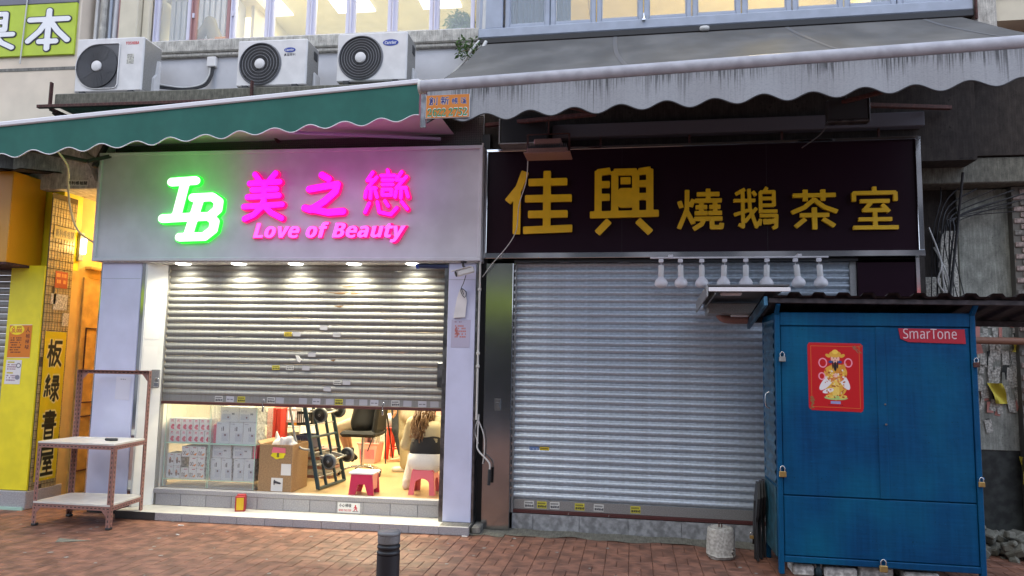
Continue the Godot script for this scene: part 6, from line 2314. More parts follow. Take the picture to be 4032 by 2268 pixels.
	spot(im, 95, 50, 1.6, 1.4, Color(0.15, 0.1, 0.1))
	spot(im, 90, 58, 3, 1.2, Color(0.6, 0.2, 0.2))
	im.fill_rect(Rect2i(72, 204, 34, 10), Color(0.55, 0.55, 0.72))
	small_print(im, 64, 217, 52, 5, Color(0.45, 0.02, 0.03), 1, r)
	for k in 14:
		spot(im, r.randf_range(2, 14), r.randf_range(190, 234), 3, 5, Color(0.55, 0.35, 0.2), r.randf() * 3)
		spot(im, r.randf_range(150, 178), r.randf_range(4, 30), 2, 5, Color(0.55, 0.35, 0.25), -0.7)
	print_mat("poster_print", im, 0.45)
	st = S()
	prism(st, PackedVector2Array([Vector2(2.975, 1.892), Vector2(3.372, 1.888), Vector2(3.390, 1.870), Vector2(3.384, 1.36), Vector2(3.366, 1.330), Vector2(2.985, 1.338), Vector2(2.962, 1.36), Vector2(2.960, 1.87)]), Vector3(0, 0, 1.0665), Vector3.RIGHT, Vector3.UP, Vector3(0, 0, 0.002))
	var po := part("poster", st, mat("poster_back", 0.45, 0.006, 0.02, 0.5), o)
	po.set_meta("label", "red poster of a robed bearded old man holding a scroll")
	st = S()
	quad(st, Vector3(2.967, 1.884, 1.0692), Vector3(3.382, 1.880, 1.0692), Vector3(3.378, 1.338, 1.0692), Vector3(2.967, 1.346, 1.0692), Vector3.BACK)
	part("poster_print", st, M.poster_print, po)
	# padlocks and hasps
	for q in [[2.755, 1.75, M.galv, 0.05], [2.740, 0.815, M.brass, 0.055], [4.225, 1.73, M.rust, 0.045], [4.222, 0.80, M.brass, 0.045], [3.485, 0.115, M.brass, 0.06]]:
		st = S()
		bb(st, q[0] - 0.025, q[0] + 0.03, q[1] + q[3] * 0.75, q[1] + q[3] * 1.15, zf - 0.002, zf + 0.004, 0.002)
		part("hasp", st, M.blue_paint, o)
		padlock(o, Vector3(q[0], q[1], zf + 0.018), q[2], q[3])
	st = S()
	tube(st, [Vector3(3.545, 1.24, 1.07), Vector3(3.545, 1.24, 1.086)], 0.009, 8)
	tube(st, [Vector3(3.545, 1.40, 1.07), Vector3(3.545, 1.40, 1.08)], 0.008, 8)
	part("lock_pin", st, M.chrome, o)
	# boxes stowed under it
	for k in 5:
		var x: float = [2.82, 2.985, 3.06, 3.33, 3.66][k]
		var w: float = [0.16, 0.07, 0.25, 0.26, 0.26][k]
		var h: float = [0.095, 0.10, 0.085, 0.10, 0.085][k]
		var b := thing("stowed_box", ["small pale box nearest the front leg under the blue kiosk", "narrow upright white block under the blue kiosk", "long white foam box under the middle of the blue kiosk", "taller white foam box behind the bottom padlock of the kiosk", "white foam box farthest right under the blue kiosk"][k], "box", Vector3(x + w / 2, 0, 0.95), RF, "foam boxes under the kiosk")
		st = S()
		bb(st, x, x + w, 0.002, h, 0.80, 1.03 - 0.03 * (k % 2), 0.012)
		part("box", st, M.foam_white, b)
	var jar := thing("stowed_jar", "dark glass jar between pale boxes under the kiosk front", "jar", Vector3(2.95, 0, 0.95), RF)
	st = S()
	smooth_lathe(st, [Vector2(0, 0.001), Vector2(0.03, 0.001), Vector2(0.032, 0.05), Vector2(0.018, 0.075), Vector2(0.018, 0.095), Vector2(0, 0.096)], Vector3(3.02, 0, 0.99), 18)
	part("jar", st, M.trolley, jar)

func goods() -> void:
	# --- two glass show cases
	for k in 2:
		var x0: float = [-4.80, -4.275][k]
		var x1: float = [-4.285, -3.745][k]
		var o := thing("glass_cabinet", ["glass show case full of pink and white boxes beside the shutter guide", "glass show case of grey and white appliance boxes next to the carton"][k], "show case", Vector3((x0 + x1) / 2, 0.256, -0.3))
		for q in [["front_pane", x0, x1, 0.26, 1.30, -0.074, -0.068], ["side_pane", x0, x0 + 0.006, 0.26, 1.30, -0.45, -0.075], ["side_pane", x1 - 0.006, x1, 0.26, 1.30, -0.45, -0.075], ["back_pane", x0, x1, 0.26, 1.30, -0.457, -0.451]]:
			var st := S()
			bb(st, q[1], q[2], q[3], q[4], q[5], q[6])
			part(q[0], st, M.glass, o)
		for y in [0.345, 0.735]:
			var st := S()
			bb(st, x0 + 0.007, x1 - 0.007, y - 0.008, y, -0.45, -0.076)
			part("shelf", st, M.glass_edge if y > 0.5 else M.glass, o)
		var st2 := S()
		for x in [x0, x1 - 0.006]:
			bb(st2, x, x + 0.005, 0.26, 1.30, -0.0678, -0.064)
		bb(st2, x0 + 0.008, x1 - 0.008, 0.726, 0.737, -0.0678, -0.065)
		bb(st2, x0 + 0.008, x1 - 0.008, 0.338, 0.347, -0.0678, -0.065)
		part("glass_edge", st2, M.glass_edge, o)
		st2 = S()
		bb(st2, x0, x1, 0.256, 0.2595, -0.45, -0.07)
		part("base", st2, M.stone_tile, o)
	# boxes in them
	var r := RandomNumberGenerator.new()
	r.seed = 21
	var mag := Color(0.72, 0.10, 0.28)
	var im := paint(40, 64, Color(0.80, 0.80, 0.81))
	for e in [[12, 6, 16, 3], [12, 6, 3, 14], [18, 6, 3, 12], [25, 6, 3, 14]]:
		im.fill_rect(Rect2i(e[0], e[1], e[2], e[3]), mag)
	spot(im, 24, 40, 12, 9, mag, -0.5)
	spot(im, 16, 50, 9, 5, mag, 0.9)
	spot(im, 28, 54, 8, 6, mag, 0.2)
	spot(im, 24, 40, 4, 3, Color(0.55, 0.05, 0.2), -0.5)
	print_mat("print_dryer", im)
	im = paint(48, 60, Color(0.80, 0.80, 0.80))
	im.fill_rect(Rect2i(20, 5, 20, 4), Color(0.6, 0.2, 0.3))
	for x in [10, 22]:
		spot(im, x, 38, 5.5, 12, Color(0.25, 0.2, 0.18))
		spot(im, x, 38, 3, 9, Color(0.80, 0.80, 0.80))
	spot(im, 34, 46, 7, 5, Color(0.80, 0.45, 0.08))
	spot(im, 40, 40, 4, 4, Color(0.80, 0.45, 0.08))
	print_mat("print_iron", im)
	im = paint(48, 60, Color(0.78, 0.79, 0.80))
	im.fill_rect(Rect2i(22, 5, 20, 3), Color(0.55, 0.3, 0.35))
	spot(im, 22, 34, 8, 16, Color(0.35, 0.24, 0.2))
	spot(im, 20, 26, 5, 6, Color(0.75, 0.55, 0.45))
	spot(im, 38, 40, 7, 5, Color(0.4, 0.3, 0.3))
	print_mat("print_portrait", im)
	im = paint(48, 72, Color(0.72, 0.74, 0.76))
	small_print(im, 5, 5, 12, 4, Color(0.4, 0.4, 0.42), 1, r)
	im.fill_rect(Rect2i(18, 18, 2, 11), Color(0.2, 0.2, 0.22))
	im.fill_rect(Rect2i(23, 15, 4, 14), Color(0.15, 0.15, 0.17))
	im.fill_rect(Rect2i(20, 36, 24, 28), Color(0.64, 0.67, 0.70))
	im.fill_rect(Rect2i(29, 40, 7, 6), Color(0.3, 0.18, 0.2))
	print_mat("print_tall", im)
	im = paint(72, 56, Color(0.72, 0.74, 0.76))
	small_print(im, 6, 12, 24, 8, Color(0.5, 0.52, 0.55), 2, r)
	im.fill_rect(Rect2i(6, 26, 34, 22), Color(0.63, 0.66, 0.70))
	im.fill_rect(Rect2i(27, 36, 6, 6), Color(0.35, 0.16, 0.2))
	im.fill_rect(Rect2i(44, 22, 11, 7), Color(0.4, 0.42, 0.45))
	print_mat("print_wide", im)
	var stack := func(called, label, group, w, h, d, m, spots):
		for s in spots:
			var o := thing(called, label, "box", Vector3(s[0] + w / 2, s[1], s[2]), LF, group)
			var st := S()
			bb(st, s[0], s[0] + w - 0.003, s[1] + 0.0005, s[1] + h - 0.002, s[2] - d, s[2], 0.002)
			part("carton", st, M.foam_white, o)
			st = S()
			quad(st, Vector3(s[0] + 0.001, s[1] + h - 0.003, s[2] + 0.0008), Vector3(s[0] + w - 0.004, s[1] + h - 0.003, s[2] + 0.0008), Vector3(s[0] + w - 0.004, s[1] + 0.001, s[2] + 0.0008), Vector3(s[0] + 0.001, s[1] + 0.001, s[2] + 0.0008), Vector3.BACK)
			part("front_print", st, m, o)
	var sp := []
	for j in 2:
		for i in 7:
			sp.append([-4.785 + i * 0.0705, 0.7355 + j * 0.130, -0.10 - r.randf() * 0.012])
	stack.call("dryer_box", "white box with magenta hair dryer print in the first show case", "magenta printed boxes in the show case", 0.0705, 0.130, 0.2, M.print_dryer, sp)
	sp = []
	for j in 3:
		for i in 3:
			if not (j == 1 and i == 0):
				sp.append([-4.615 + i * 0.093, 0.3455 + j * 0.117, -0.10])
	stack.call("curler_box", "white box with orange curler print in the first show case", "orange printed boxes in the show case", 0.093, 0.117, 0.2, M.print_iron, sp)
	sp = []
	for j in 2:
		for i in 2:
			sp.append([-4.79 + i * 0.082, 0.3455 + j * 0.135, -0.11])
	stack.call("portrait_box", "white box with a dark haired head printed on it", "portrait printed boxes in the show case", 0.082, 0.135, 0.2, M.print_portrait, sp)
	sp = []
	for i in 3:
		sp.append([-4.225 + i * 0.157, 0.7355, -0.10])
	stack.call("straightener_box", "grey upright box on the second show case's upper shelf", "upright boxes on the upper shelf", 0.157, 0.235, 0.2, M.print_tall, sp)
	sp = []
	for i in 4:
		sp.append([-4.265 + i * 0.122 + (0.02 if i > 1 else 0.0), 0.3455, -0.10])
	stack.call("slim_box", "slim white upright box on the lower shelf of the second show case", "slim boxes on the lower shelf", 0.122, 0.235, 0.2, M.print_tall, sp)
	stack.call("appliance_box", "grey wide box on top of the upright boxes in the second show case", "wide boxes at the top", 0.215, 0.165, 0.2, M.print_wide, [[-4.19, 0.971, -0.11], [-3.974, 0.971, -0.11]])
	stack.call("flat_box", "white low box lying on the slim boxes in the second show case", "low boxes on the slim boxes", 0.215, 0.145, 0.2, M.print_wide, [[-4.26, 0.581, -0.11], [-4.02, 0.581, -0.11]])
	for q in [["red box standing behind the upright boxes on the upper shelf", -4.27, 0.736, 0.20, 0.04], ["red box at the end of the low white boxes", -3.80, 0.582, 0.145, 0.05]]:
		var o := thing("red_box", q[0], "box", Vector3(q[1], q[2], -0.15))
		var st := S()
		bb(st, q[1], q[1] + q[4], q[2], q[2] + q[3], -0.32, -0.12, 0.003)
		part("carton", st, M.deep_pink, o)
	# --- big carton
	var o := thing("carton", "open brown cardboard carton with a yellow price tag by the shop entrance", "carton", Vector3(-3.50, 0.25, -0.26))
	var st := S()
	for q in [[-3.69, -3.315, -0.062, -0.055], [-3.69, -3.315, -0.475, -0.468]]:
		bb(st, q[0], q[1], 0.2505, 0.75, q[2], q[3], 0.002)
	for q in [[-3.69, -3.683], [-3.322, -3.315]]:
		bb(st, q[0], q[1], 0.2505, 0.75, -0.467, -0.0625, 0.002)
	bb(st, -3.682, -3.323, 0.2505, 0.26, -0.467, -0.0625)
	part("walls", st, M.carton, o)
	st = S()
	bar(st, Vector3(-3.686, 0.75, -0.26), Vector3(-3.72, 0.78, -0.26), 0.40, 0.005, 0.0, Vector3.RIGHT)
	part("flap", st, M.carton, o)
	st = S()
	var fl := PackedVector2Array()
	for k in 24:
		var a := k * TAU / 24
		var q := 1.0 + 0.10 * sin(a * 6)
		fl.append(Vector2(cos(a) * 0.078 * q, sin(a) * 0.045 * q))
	prism(st, fl, Vector3(-3.475, 0.645, -0.0548), Vector3.RIGHT, Vector3.UP, Vector3(0, 0, 0.004))
	var tag := part("price_tag", st, M.yellow_paint, o)
	st = S()
	prism(st, PackedVector2Array([Vector2(-0.075, 0), Vector2(0.085, 0.0), Vector2(0.08, 0.05), Vector2(-0.06, 0.06)]), Vector3(-3.475, 0.665, -0.0505), Vector3.RIGHT, Vector3.UP, Vector3(0, 0, 0.003))
	part("tag_top", st, M.pink, tag)
	lettering("tag_figure", "8", 0.028, 0.045, 0.001, Vector3(-3.49, 0.618, -0.0506), M.dark_ink, tag)
	for q in [[-3.475, 0.33, 0.13, 0.14], [-3.38, 0.49, 0.11, 0.12]]:
		st = S()
		bx(st, Vector3(q[0], q[1], -0.0542), Vector3(q[2], q[3], 0.001))
		var lb := part("label", st, M.paper, o)
		if q[1] < 0.4:
			st = S()
			body(st, [[Vector3(-3.50, 0.36, -0.0535), Vector3(-3.44, 0.345, -0.0535), 0.012, 0.010], [Vector3(-3.505, 0.375, -0.0535), Vector3(-3.505, 0.33, -0.0535), 0.007, 0.006]], 0.004, 0.006)
			part("label_mark", st, M.dark_ink, lb)
	o = thing("plastic_bags", "crumpled white plastic bags poking out of the open carton", "bags", Vector3(-3.5, 0.7, -0.26))
	st = S()
	body(st, [[Vector3(-3.58, 0.72, -0.25), Vector3(-3.42, 0.78, -0.22), 0.06, 0.05], [Vector3(-3.45, 0.76, -0.3), Vector3(-3.37, 0.72, -0.2), 0.05, 0.05], [Vector3(-3.60, 0.75, -0.3), Vector3(-3.62, 0.86, -0.3), 0.04, 0.01], [Vector3(-3.5, 0.7, -0.2), Vector3(-3.5, 0.80, -0.18), 0.05, 0.02]], 0.012, 0.02)
	part("bags", st, M.white_cloth, o)
	# --- platform trolley stood on end
	o = thing("platform_trolley", "dark platform trolley with four grey wheels stood on end inside the entrance", "trolley", Vector3(-3.1, 0.25, -0.55))
	var up := Vector3(-0.225, 1.0, 0.0)
	var f0 := Vector3(-3.085, 0.262, -0.245)
	var f1 := Vector3(-3.02, 0.262, -0.86)
	st = S()
	for t in [0.0, 0.30, 0.68, 1.0]:
		var a := f0.lerp(f1, t)
		bar(st, a, a + up * (1.25 if t in [0.0, 1.0] else 1.15), 0.042 if t in [0.0, 1.0] else 0.03, 0.026, 0.004, Vector3.BACK)
	for h in [0.008, 0.55, 1.25]:
		bar(st, f0 + up * h, f1 + up * h, 0.036, 0.026, 0.004)
	part("frame", st, M.trolley, o)
	st = S()
	for h in [0.12, 0.25, 0.38, 0.68, 0.82, 0.95, 1.08]:
		bar(st, f0 + up * h + Vector3(-0.01, 0, 0), f1 + up * h + Vector3(-0.01, 0, 0), 0.02, 0.012, 0.002)
	part("cross_bars", st, M.galv, o)
	st = S()
	var hs := [f0 + up * 0.92 + Vector3(-0.16, 0, 0.02), f0 + up * 0.55 + Vector3(-0.16, 0, 0.02), f0 + up * 0.44 + Vector3(-0.12, 0, 0.02), f0 + up * 0.42 + Vector3(-0.02, 0, 0.0)]
	tube(st, soft([f0 + up * 1.2 + Vector3(-0.14, 0, 0.02)] + hs, 5), 0.013, 8)
	part("handle", st, M.galv, o)
	for q in [[0.30, 0.13], [0.80, 0.12]]:
		var a: Vector3 = f0 + up * q[0] + Vector3(q[1] + 0.04, 0, -0.02)
		var b: Vector3 = f0.lerp(f1, 0.62) + up * q[0] + Vector3(q[1] + 0.07, 0.03, 0)
		st = S()
		tube(st, [a, b], 0.011, 8)
		bar(st, a + (b - a) * 0.2, a + (b - a) * 0.2 - Vector3(q[1] + 0.02, -0.03, 0), 0.02, 0.04, 0.003)
		bar(st, a + (b - a) * 0.8, a + (b - a) * 0.8 - Vector3(q[1] + 0.02, -0.03, 0), 0.02, 0.04, 0.003)
		part("axle", st, M.galv, o)
		for e in [a, b]:
			var d := (a - b).normalized()
			var x := Vector3.UP.cross(d).normalized()
			var wb := Basis(x, d, x.cross(d))
			st = S()
			smooth_lathe(st, [Vector2(0.066, -0.022), Vector2(0.082, -0.020), Vector2(0.086, 0.0), Vector2(0.082, 0.020), Vector2(0.066, 0.022)], e, 28, wb)
			var w := part("wheel", st, M.tyre, o)
			st = S()
			smooth_lathe(st, [Vector2(0, -0.016), Vector2(0.066, -0.018), Vector2(0.067, 0.0), Vector2(0.066, 0.018), Vector2(0.024, 0.012), Vector2(0.022, 0.024), Vector2(0.0, 0.025)], e, 24, wb)
			part("wheel_disc", st, M.rubber, w)
			st = S()
			lathe(st, [Vector2(0.009, 0.024), Vector2(0.015, 0.027), Vector2(0.009, 0.029)], e, 14, wb)
			part("hub_ring", st, M.galv, w)
	# --- stools
	o = thing("folding_stool", "deep pink folding step stool with a white top on the shop floor", "stool", Vector3(-2.55, 0.25, -0.2))
	for z in [-0.10, -0.30]:
		st = S()
		prism(st, PackedVector2Array([Vector2(-2.69, 0.25), Vector2(-2.62, 0.25), Vector2(-2.585, 0.36), Vector2(-2.515, 0.36), Vector2(-2.478, 0.25), Vector2(-2.415, 0.25), Vector2(-2.435, 0.465), Vector2(-2.665, 0.465)]), Vector3(0, 0.0005, z - 0.012), Vector3.RIGHT, Vector3.UP, Vector3(0, 0, 0.02))
		part("side", st, M.deep_pink, o)
	st = S()
	for x in [-2.66, -2.448]:
		bb(st, x, x + 0.012, 0.30, 0.46, -0.291, -0.112, 0.002)
	part("hinge_plate", st, M.basket_pink, o)
	st = S()
	bb(st, -2.69, -2.415, 0.466, 0.488, -0.325, -0.075, 0.006)
	part("top", st, M.white_trim, o)
	o = thing("pink_stool", "pink plastic stool with arched legs under the seated woman", "stool", Vector3(-1.93, 0.25, -0.37))
	st = S()
	for q in [[0.0, -0.255], [PI, -0.0], [PI / 2, 0.0], [-PI / 2, 0.0]]:
		pass
	for k in 4:
		var q := Basis(Vector3.UP, k * PI / 2)
		var poly := PackedVector2Array([Vector2(-0.145, 0.0), Vector2(-0.085, 0.0)])
		for j in 9:
			var a := PI - j * PI / 8
			poly.append(Vector2(cos(a) * 0.078, 0.115 + sin(a) * 0.055))
		poly.append_array(PackedVector2Array([Vector2(0.085, 0.0), Vector2(0.145, 0.0), Vector2(0.112, 0.235), Vector2(0.10, 0.25), Vector2(-0.10, 0.25), Vector2(-0.112, 0.235)]))
		var lean := q * Vector3(0, 1, -0.11)
		prism(st, poly, Vector3(-1.93, 0.2505, -0.37) + q * Vector3(0, 0, 0.138), q.x, lean, q * Vector3(0, 0, 0.008))
	part("legs", st, M.pink, o)
	st = S()
	bx(st, Vector3(-1.93, 0.506, -0.37), Vector3(0.235, 0.022, 0.235), 0.010)
	part("seat", st, M.pink, o)
	# --- further in
	o = thing("pink_basket", "pale pink plastic basket of books on the floor deep in the shop", "basket", Vector3(-3.22, 0.25, -2.45))
	st = S()
	var bp := PackedVector2Array([Vector2(-0.10, 0.0), Vector2(0.10, 0.0), Vector2(0.14, 0.265), Vector2(-0.14, 0.265)])
	for z in [[-2.32, 0.006], [-2.62, 0.006]]:
		prism(st, bp, Vector3(-3.24, 0.2505, z[0]), Vector3.RIGHT, Vector3.UP, Vector3(0, 0, z[1]))
	for s in [-1.0, 1.0]:
		bar(st, Vector3(-3.24 + s * 0.10, 0.255, -2.47), Vector3(-3.24 + s * 0.14, 0.515, -2.47), 0.005, 0.29, 0.0, Vector3.BACK)
	bb(st, -3.34, -3.14, 0.2505, 0.257, -2.61, -2.33)
	bb(st, -3.395, -3.085, 0.505, 0.53, -2.315, -2.305, 0.004)
	part("walls", st, M.basket_pink, o)
	st = S()
	for k in 12:
		bb(st, -3.34 + k * 0.017, -3.332 + k * 0.017, 0.31, 0.44, -2.3135, -2.3125)
	part("slits", st, M.deep_pink, o)
	for k in 5:
		o = thing("basket_book", ["dark red book at the left edge of the pink basket", "brown red book second in the pink basket", "worn maroon book in the middle of the pink basket", "grey red book fourth in the pink basket", "pale spined book at the end of the pink basket"][k], "book", Vector3(-3.33 + k * 0.045, 0.27, -2.45), LF, "books standing in the pink basket")
		st = S()
		bb(st, -3.345 + k * 0.042, -3.309 + k * 0.042, 0.26, 0.66 - 0.02 * (k % 3), -2.56, -2.38, 0.003)
		part("book", st, [M.red_bar, M.rack_steel, M.red_bar, M.rack_steel, M.paper_old][k], o)
	o = thing("red_stool", "tall red plastic stool with a silver bag on it at the back of the shop", "stool", Vector3(-3.0, 0.25, -2.95))
	for q in [[-0.13, -0.13], [0.13, -0.13], [-0.13, 0.13], [0.13, 0.13]]:
		st = S()
		bar(st, Vector3(-2.98 + q[0] * 1.1, 0.2505, -2.95 + q[1] * 1.1), Vector3(-2.98 + q[0] * 0.85, 0.68, -2.95 + q[1] * 0.85), 0.055, 0.055, 0.006)
		part("leg", st, M.red, o)
	st = S()
	bx(st, Vector3(-2.98, 0.69, -2.95), Vector3(0.30, 0.03, 0.30), 0.01)
	part("seat", st, M.red, o)
	st = S()
	for s in [-1.0, 1.0]:
		bar(st, Vector3(-3.10, 0.40, -2.95 + s * 0.13), Vector3(-2.86, 0.40, -2.95 + s * 0.13), 0.03, 0.02, 0.002)
	part("stretcher", st, M.red, o)
	o = thing("silver_bag", "crumpled silver plastic bag resting on the tall red stool", "bag", Vector3(-3.02, 0.706, -2.93))
	st = S()
	body(st, [[Vector3(-3.12, 0.80, -2.9), Vector3(-2.90, 0.80, -2.9), 0.10, 0.11], [Vector3(-3.14, 0.72, -2.88), Vector3(-2.9, 0.74, -2.9), 0.05, 0.06], [Vector3(-3.0, 0.88, -2.9), Vector3(-2.98, 0.98, -2.9), 0.07, 0.02]], 0.016, 0.03)
	part("bag", st, M.bag_silver, o)
	o = thing("tripod", "thin black tripod stand with spread legs in the middle of the shop", "tripod", Vector3(-3.05, 0.25, -2.4))
	st = S()
	var ap := Vector3(-3.03, 1.06, -2.40)
	for f in [Vector3(-3.22, 0.42, -2.26), Vector3(-2.985, 0.252, -2.35), Vector3(-3.00, 0.252, -2.75)]:
		tube(st, [ap, ap.lerp(f, 0.55)], 0.013, 8)
		tube(st, [ap.lerp(f, 0.53), f], 0.009, 8)
	part("legs", st, M.black_paint, o)
	st = S()
	tube(st, [ap - Vector3(0, 0.1, 0), ap + Vector3(0, 0.5, 0)], 0.012, 8)
	part("column", st, M.black_paint, o)
	o = thing("office_chair", "black swivel chair with chrome feet behind the trolley", "chair", Vector3(-3.0, 0.25, -1.5))
	st = S()
	for k in 5:
		var a := k * TAU / 5 + 0.35
		tube(st, soft([Vector3(-2.98, 0.36, -1.35), Vector3(-2.98 + cos(a) * 0.14, 0.35, -1.35 + sin(a) * 0.14), Vector3(-2.98 + cos(a) * 0.27, 0.295, -1.35 + sin(a) * 0.27)], 4), 0.014, 8)
	tube(st, [Vector3(-2.98, 0.34, -1.35), Vector3(-2.98, 0.72, -1.35)], 0.02, 10)
	part("base", st, M.chrome, o)
	st = S()
	for k in 5:
		var a := k * TAU / 5 + 0.35
		lathe(st, [Vector2(0.001, -0.012), Vector2(0.026, -0.012), Vector2(0.026, 0.012), Vector2(0.001, 0.012)], Vector3(-2.98 + cos(a) * 0.27, 0.278, -1.35 + sin(a) * 0.27), 14, Basis(Vector3.BACK, PI / 2))
	part("castors", st, M.rubber, o)
	st = S()
	bx(st, Vector3(-3.0, 0.76, -1.40), Vector3(0.46, 0.07, 0.44), 0.03)
	part("seat", st, M.black_cloth, o)
	st = S()
	bx(st, Vector3(-2.78, 1.02, -1.42), Vector3(0.06, 0.50, 0.40), 0.025, Basis(Vector3.BACK, -0.12))
	part("backrest", st, M.black_cloth, o)
	# shelves along the inner wall with crates and stock
	o = thing("wall_shelves", "white shelves behind the carton holding crates and stock", "shelves", Vector3(-4.4, 0.25, -1.6))
	st = S()
	for y in [0.45, 0.80, 1.15, 1.50, 1.9]:
		bb(st, -4.95, -3.82, y, y + 0.02, -1.9, -1.35, 0.003)
	for x in [-4.97, -3.82]:
		bb(st, x, x + 0.02, 0.251, 2.2, -1.9, -1.35, 0.003)
	part("boards", st, M.white_paint, o)
	for k in 3:
		o = thing("tall_red_box", ["tall red box next to the second show case", "tall red box in the middle of three behind the carton", "tall red box nearest the black crates"][k], "box", Vector3(-3.70 + k * 0.055, 0.75, -0.55), LF, "tall red boxes behind the carton")
		st = S()
		bb(st, -3.86 + k * 0.055, -3.808 + k * 0.055, 0.62 + 0.0, 1.10, -0.75, -0.55, 0.003)
		part("carton", st, M.red, o)
	o = thing("side_stand", "low white stand under the red boxes and crates behind the carton", "stand", Vector3(-3.75, 0.25, -0.8))
	st = S()
	bb(st, -3.90, -3.40, 0.595, 0.619, -1.15, -0.52, 0.003)
	for x in [-3.89, -3.43]:
		for z in [-1.13, -0.56]:
			bb(st, x, x + 0.025, 0.251, 0.594, z, z + 0.025)
	part("stand", st, M.galv, o)
	for k in 3:
		o = thing("plastic_crate", ["white slotted plastic crate beside the tall red boxes", "black slotted plastic crate on top of the pile behind the carton", "dark blue plastic crate at the bottom of the pile"][k], "crate", Vector3(-3.6, 0.7, -0.85), LF)
		var y: float = [0.93, 0.90, 0.625][k]
		var x: float = [-3.70, -3.57, -3.58][k]
		st = S()
		for s in [0, 1]:
			bb(st, x + s * 0.18, x + s * 0.18 + 0.006, y, y + 0.16, -0.95, -0.70)
		bb(st, x, x + 0.186, y - 0.0005, y + 0.006, -0.95, -0.70)
		bb(st, x, x + 0.186, y + 0.13, y + 0.16, -0.706, -0.70)
		bb(st, x, x + 0.186, y + 0.13, y + 0.16, -0.95, -0.944)
		bb(st, x, x + 0.186, y + 0.007, y + 0.03, -0.706, -0.70)
		for j in 8:
			bb(st, x + 0.008 + j * 0.023, x + 0.018 + j * 0.023, y + 0.0305, y + 0.1295, -0.706, -0.70)
			bb(st, x + 0.008 + j * 0.023, x + 0.018 + j * 0.023, y + 0.0305, y + 0.1295, -0.95, -0.944)
		part("crate", st, [M.white_trim, M.black_paint, M.navy][k], o)
	for k in 26:
		var w := r.randf_range(0.06, 0.14)
		var x: float = -4.93 + (k % 9) * 0.122
		var y: float = [0.471, 0.821, 1.171][k / 9]
		var h := r.randf_range(0.12, 0.26)
		o = thing("stock_box", "stock box on the white shelves at the inner wall", "box", Vector3(x + 0.05, y, -1.5), LF, "stock on the wall shelves")
		st = S()
		bb(st, x, x + minf(w, 0.115), y, y + h, -1.7, -1.45, 0.004)
		part("carton", st, [M.carton, M.red, M.paper, M.pvc_grey, M.green_fabric, M.ac_dark, M.orange, M.paper][r.randi() % 8], o)
	for k in 10:
		o = thing("slat_bundle", "bundle of pale slatted boards leaning behind the trolley", "boards", Vector3(-3.45, 0.25, -1.0), LF, "stacked slats behind the trolley")
		st = S()
		bb(st, -3.60 + 0.01 * (k % 3), -3.25 + 0.012 * (k % 4), 0.2505 + k * 0.036, 0.2805 + k * 0.036, -1.3, -1.0, 0.003)
		part("board", st, M.pvc if k % 3 else M.rack_steel, o)
	o = thing("back_shelves", "wooden shelf unit with coloured goods along the back of the shop", "shelves", Vector3(-2.8, 0.25, -4.9))
	st = S()
	for y in [0.55, 0.95, 1.35, 1.75]:
		bb(st, -4.0, -1.4, y, y + 0.025, -5.18, -4.85, 0.003)
	part("boards", st, M.door_wood, o)
	for k in 36:
		var x: float = -3.95 + (k % 12) * 0.21
		var y: float = [0.576, 0.976, 0.2505][k / 12]
		o = thing("back_stock", "small box on the wooden shelves at the back of the shop", "box", Vector3(x, y, -5.0), LF, "stock at the back of the shop")
		st = S()
		bb(st, x, x + r.randf_range(0.1, 0.19), y, y + r.randf_range(0.1, 0.3), -5.1, -4.9, 0.004)
		part("carton", st, [M.carton, M.red, M.paper, M.pvc_grey, M.lime, M.basket_pink, M.orange, M.paper_old][r.randi() % 8], o)
	o = thing("green_folder_stack", "bright green and white folders standing on the side shelf by the seated woman", "folders", Vector3(-1.4, 0.9, -1.2))
	st = S()
	bb(st, -1.60, -1.23, 0.86, 0.88, -1.6, -0.9, 0.003)
	part("shelf", st, M.white_paint, o)
	st = S()
	for k in 4:
		bb(st, -1.56 + k * 0.06, -1.51 + k * 0.06, 0.881, 1.2, -1.3, -1.1, 0.003)
	part("folders", st, M.lime, o)

func small_things() -> void:
	var r := RandomNumberGenerator.new()
	r.seed = 4
	var spots := [[-5.75, 1.25, "pavement by the rack's front foot"], [-4.0, 0.9, "bricks before the step"], [-3.1, 2.1, "middle of the brick pavement"], [-1.35, 0.42, "bricks at the pillar foot"], [-4.2, 0.55, "bricks beside the step's dark end"]]
	for k in spots.size():
		var o := thing("litter", "small white scrap of litter on the %s" % spots[k][2], "litter", Vector3(spots[k][0], 0.0, spots[k][1]))
		var st := S()
		body(st, [[Vector3(spots[k][0], 0.006, spots[k][1]), Vector3(spots[k][0] + 0.02 + 0.01 * k, 0.008, spots[k][1] + 0.01), 0.007, 0.005]], 0.004, 0.006)
		part("scrap", st, M.paper, o)
	var o := thing("drain_cover", "dark broken paver with a triangular hole in the bricks before the rack", "paver", Vector3(-4.6, 0.0, 1.35))
	var st := S()
	prism(st, PackedVector2Array([Vector2(-4.95, 1.22), Vector2(-4.62, 1.25), Vector2(-4.88, 1.36)]), Vector3(0, 0.0015, 0), Vector3.RIGHT, Vector3.BACK, Vector3(0, 0.003, 0))
	part("paver", st, M.cement, o)
	# moss tufts are not countable: leave bare

func clothed(o: Node3D, called: String, bones: Array, grow: float, m: Material, k := 0.03, cell := 0.016) -> MeshInstance3D:
	var st := S()
	var g := []
	for b in bones:
		g.append([b[0], b[1], b[2] + grow, b[3] + grow])
	body(st, g, cell, k)
	return part(called, st, m, o)

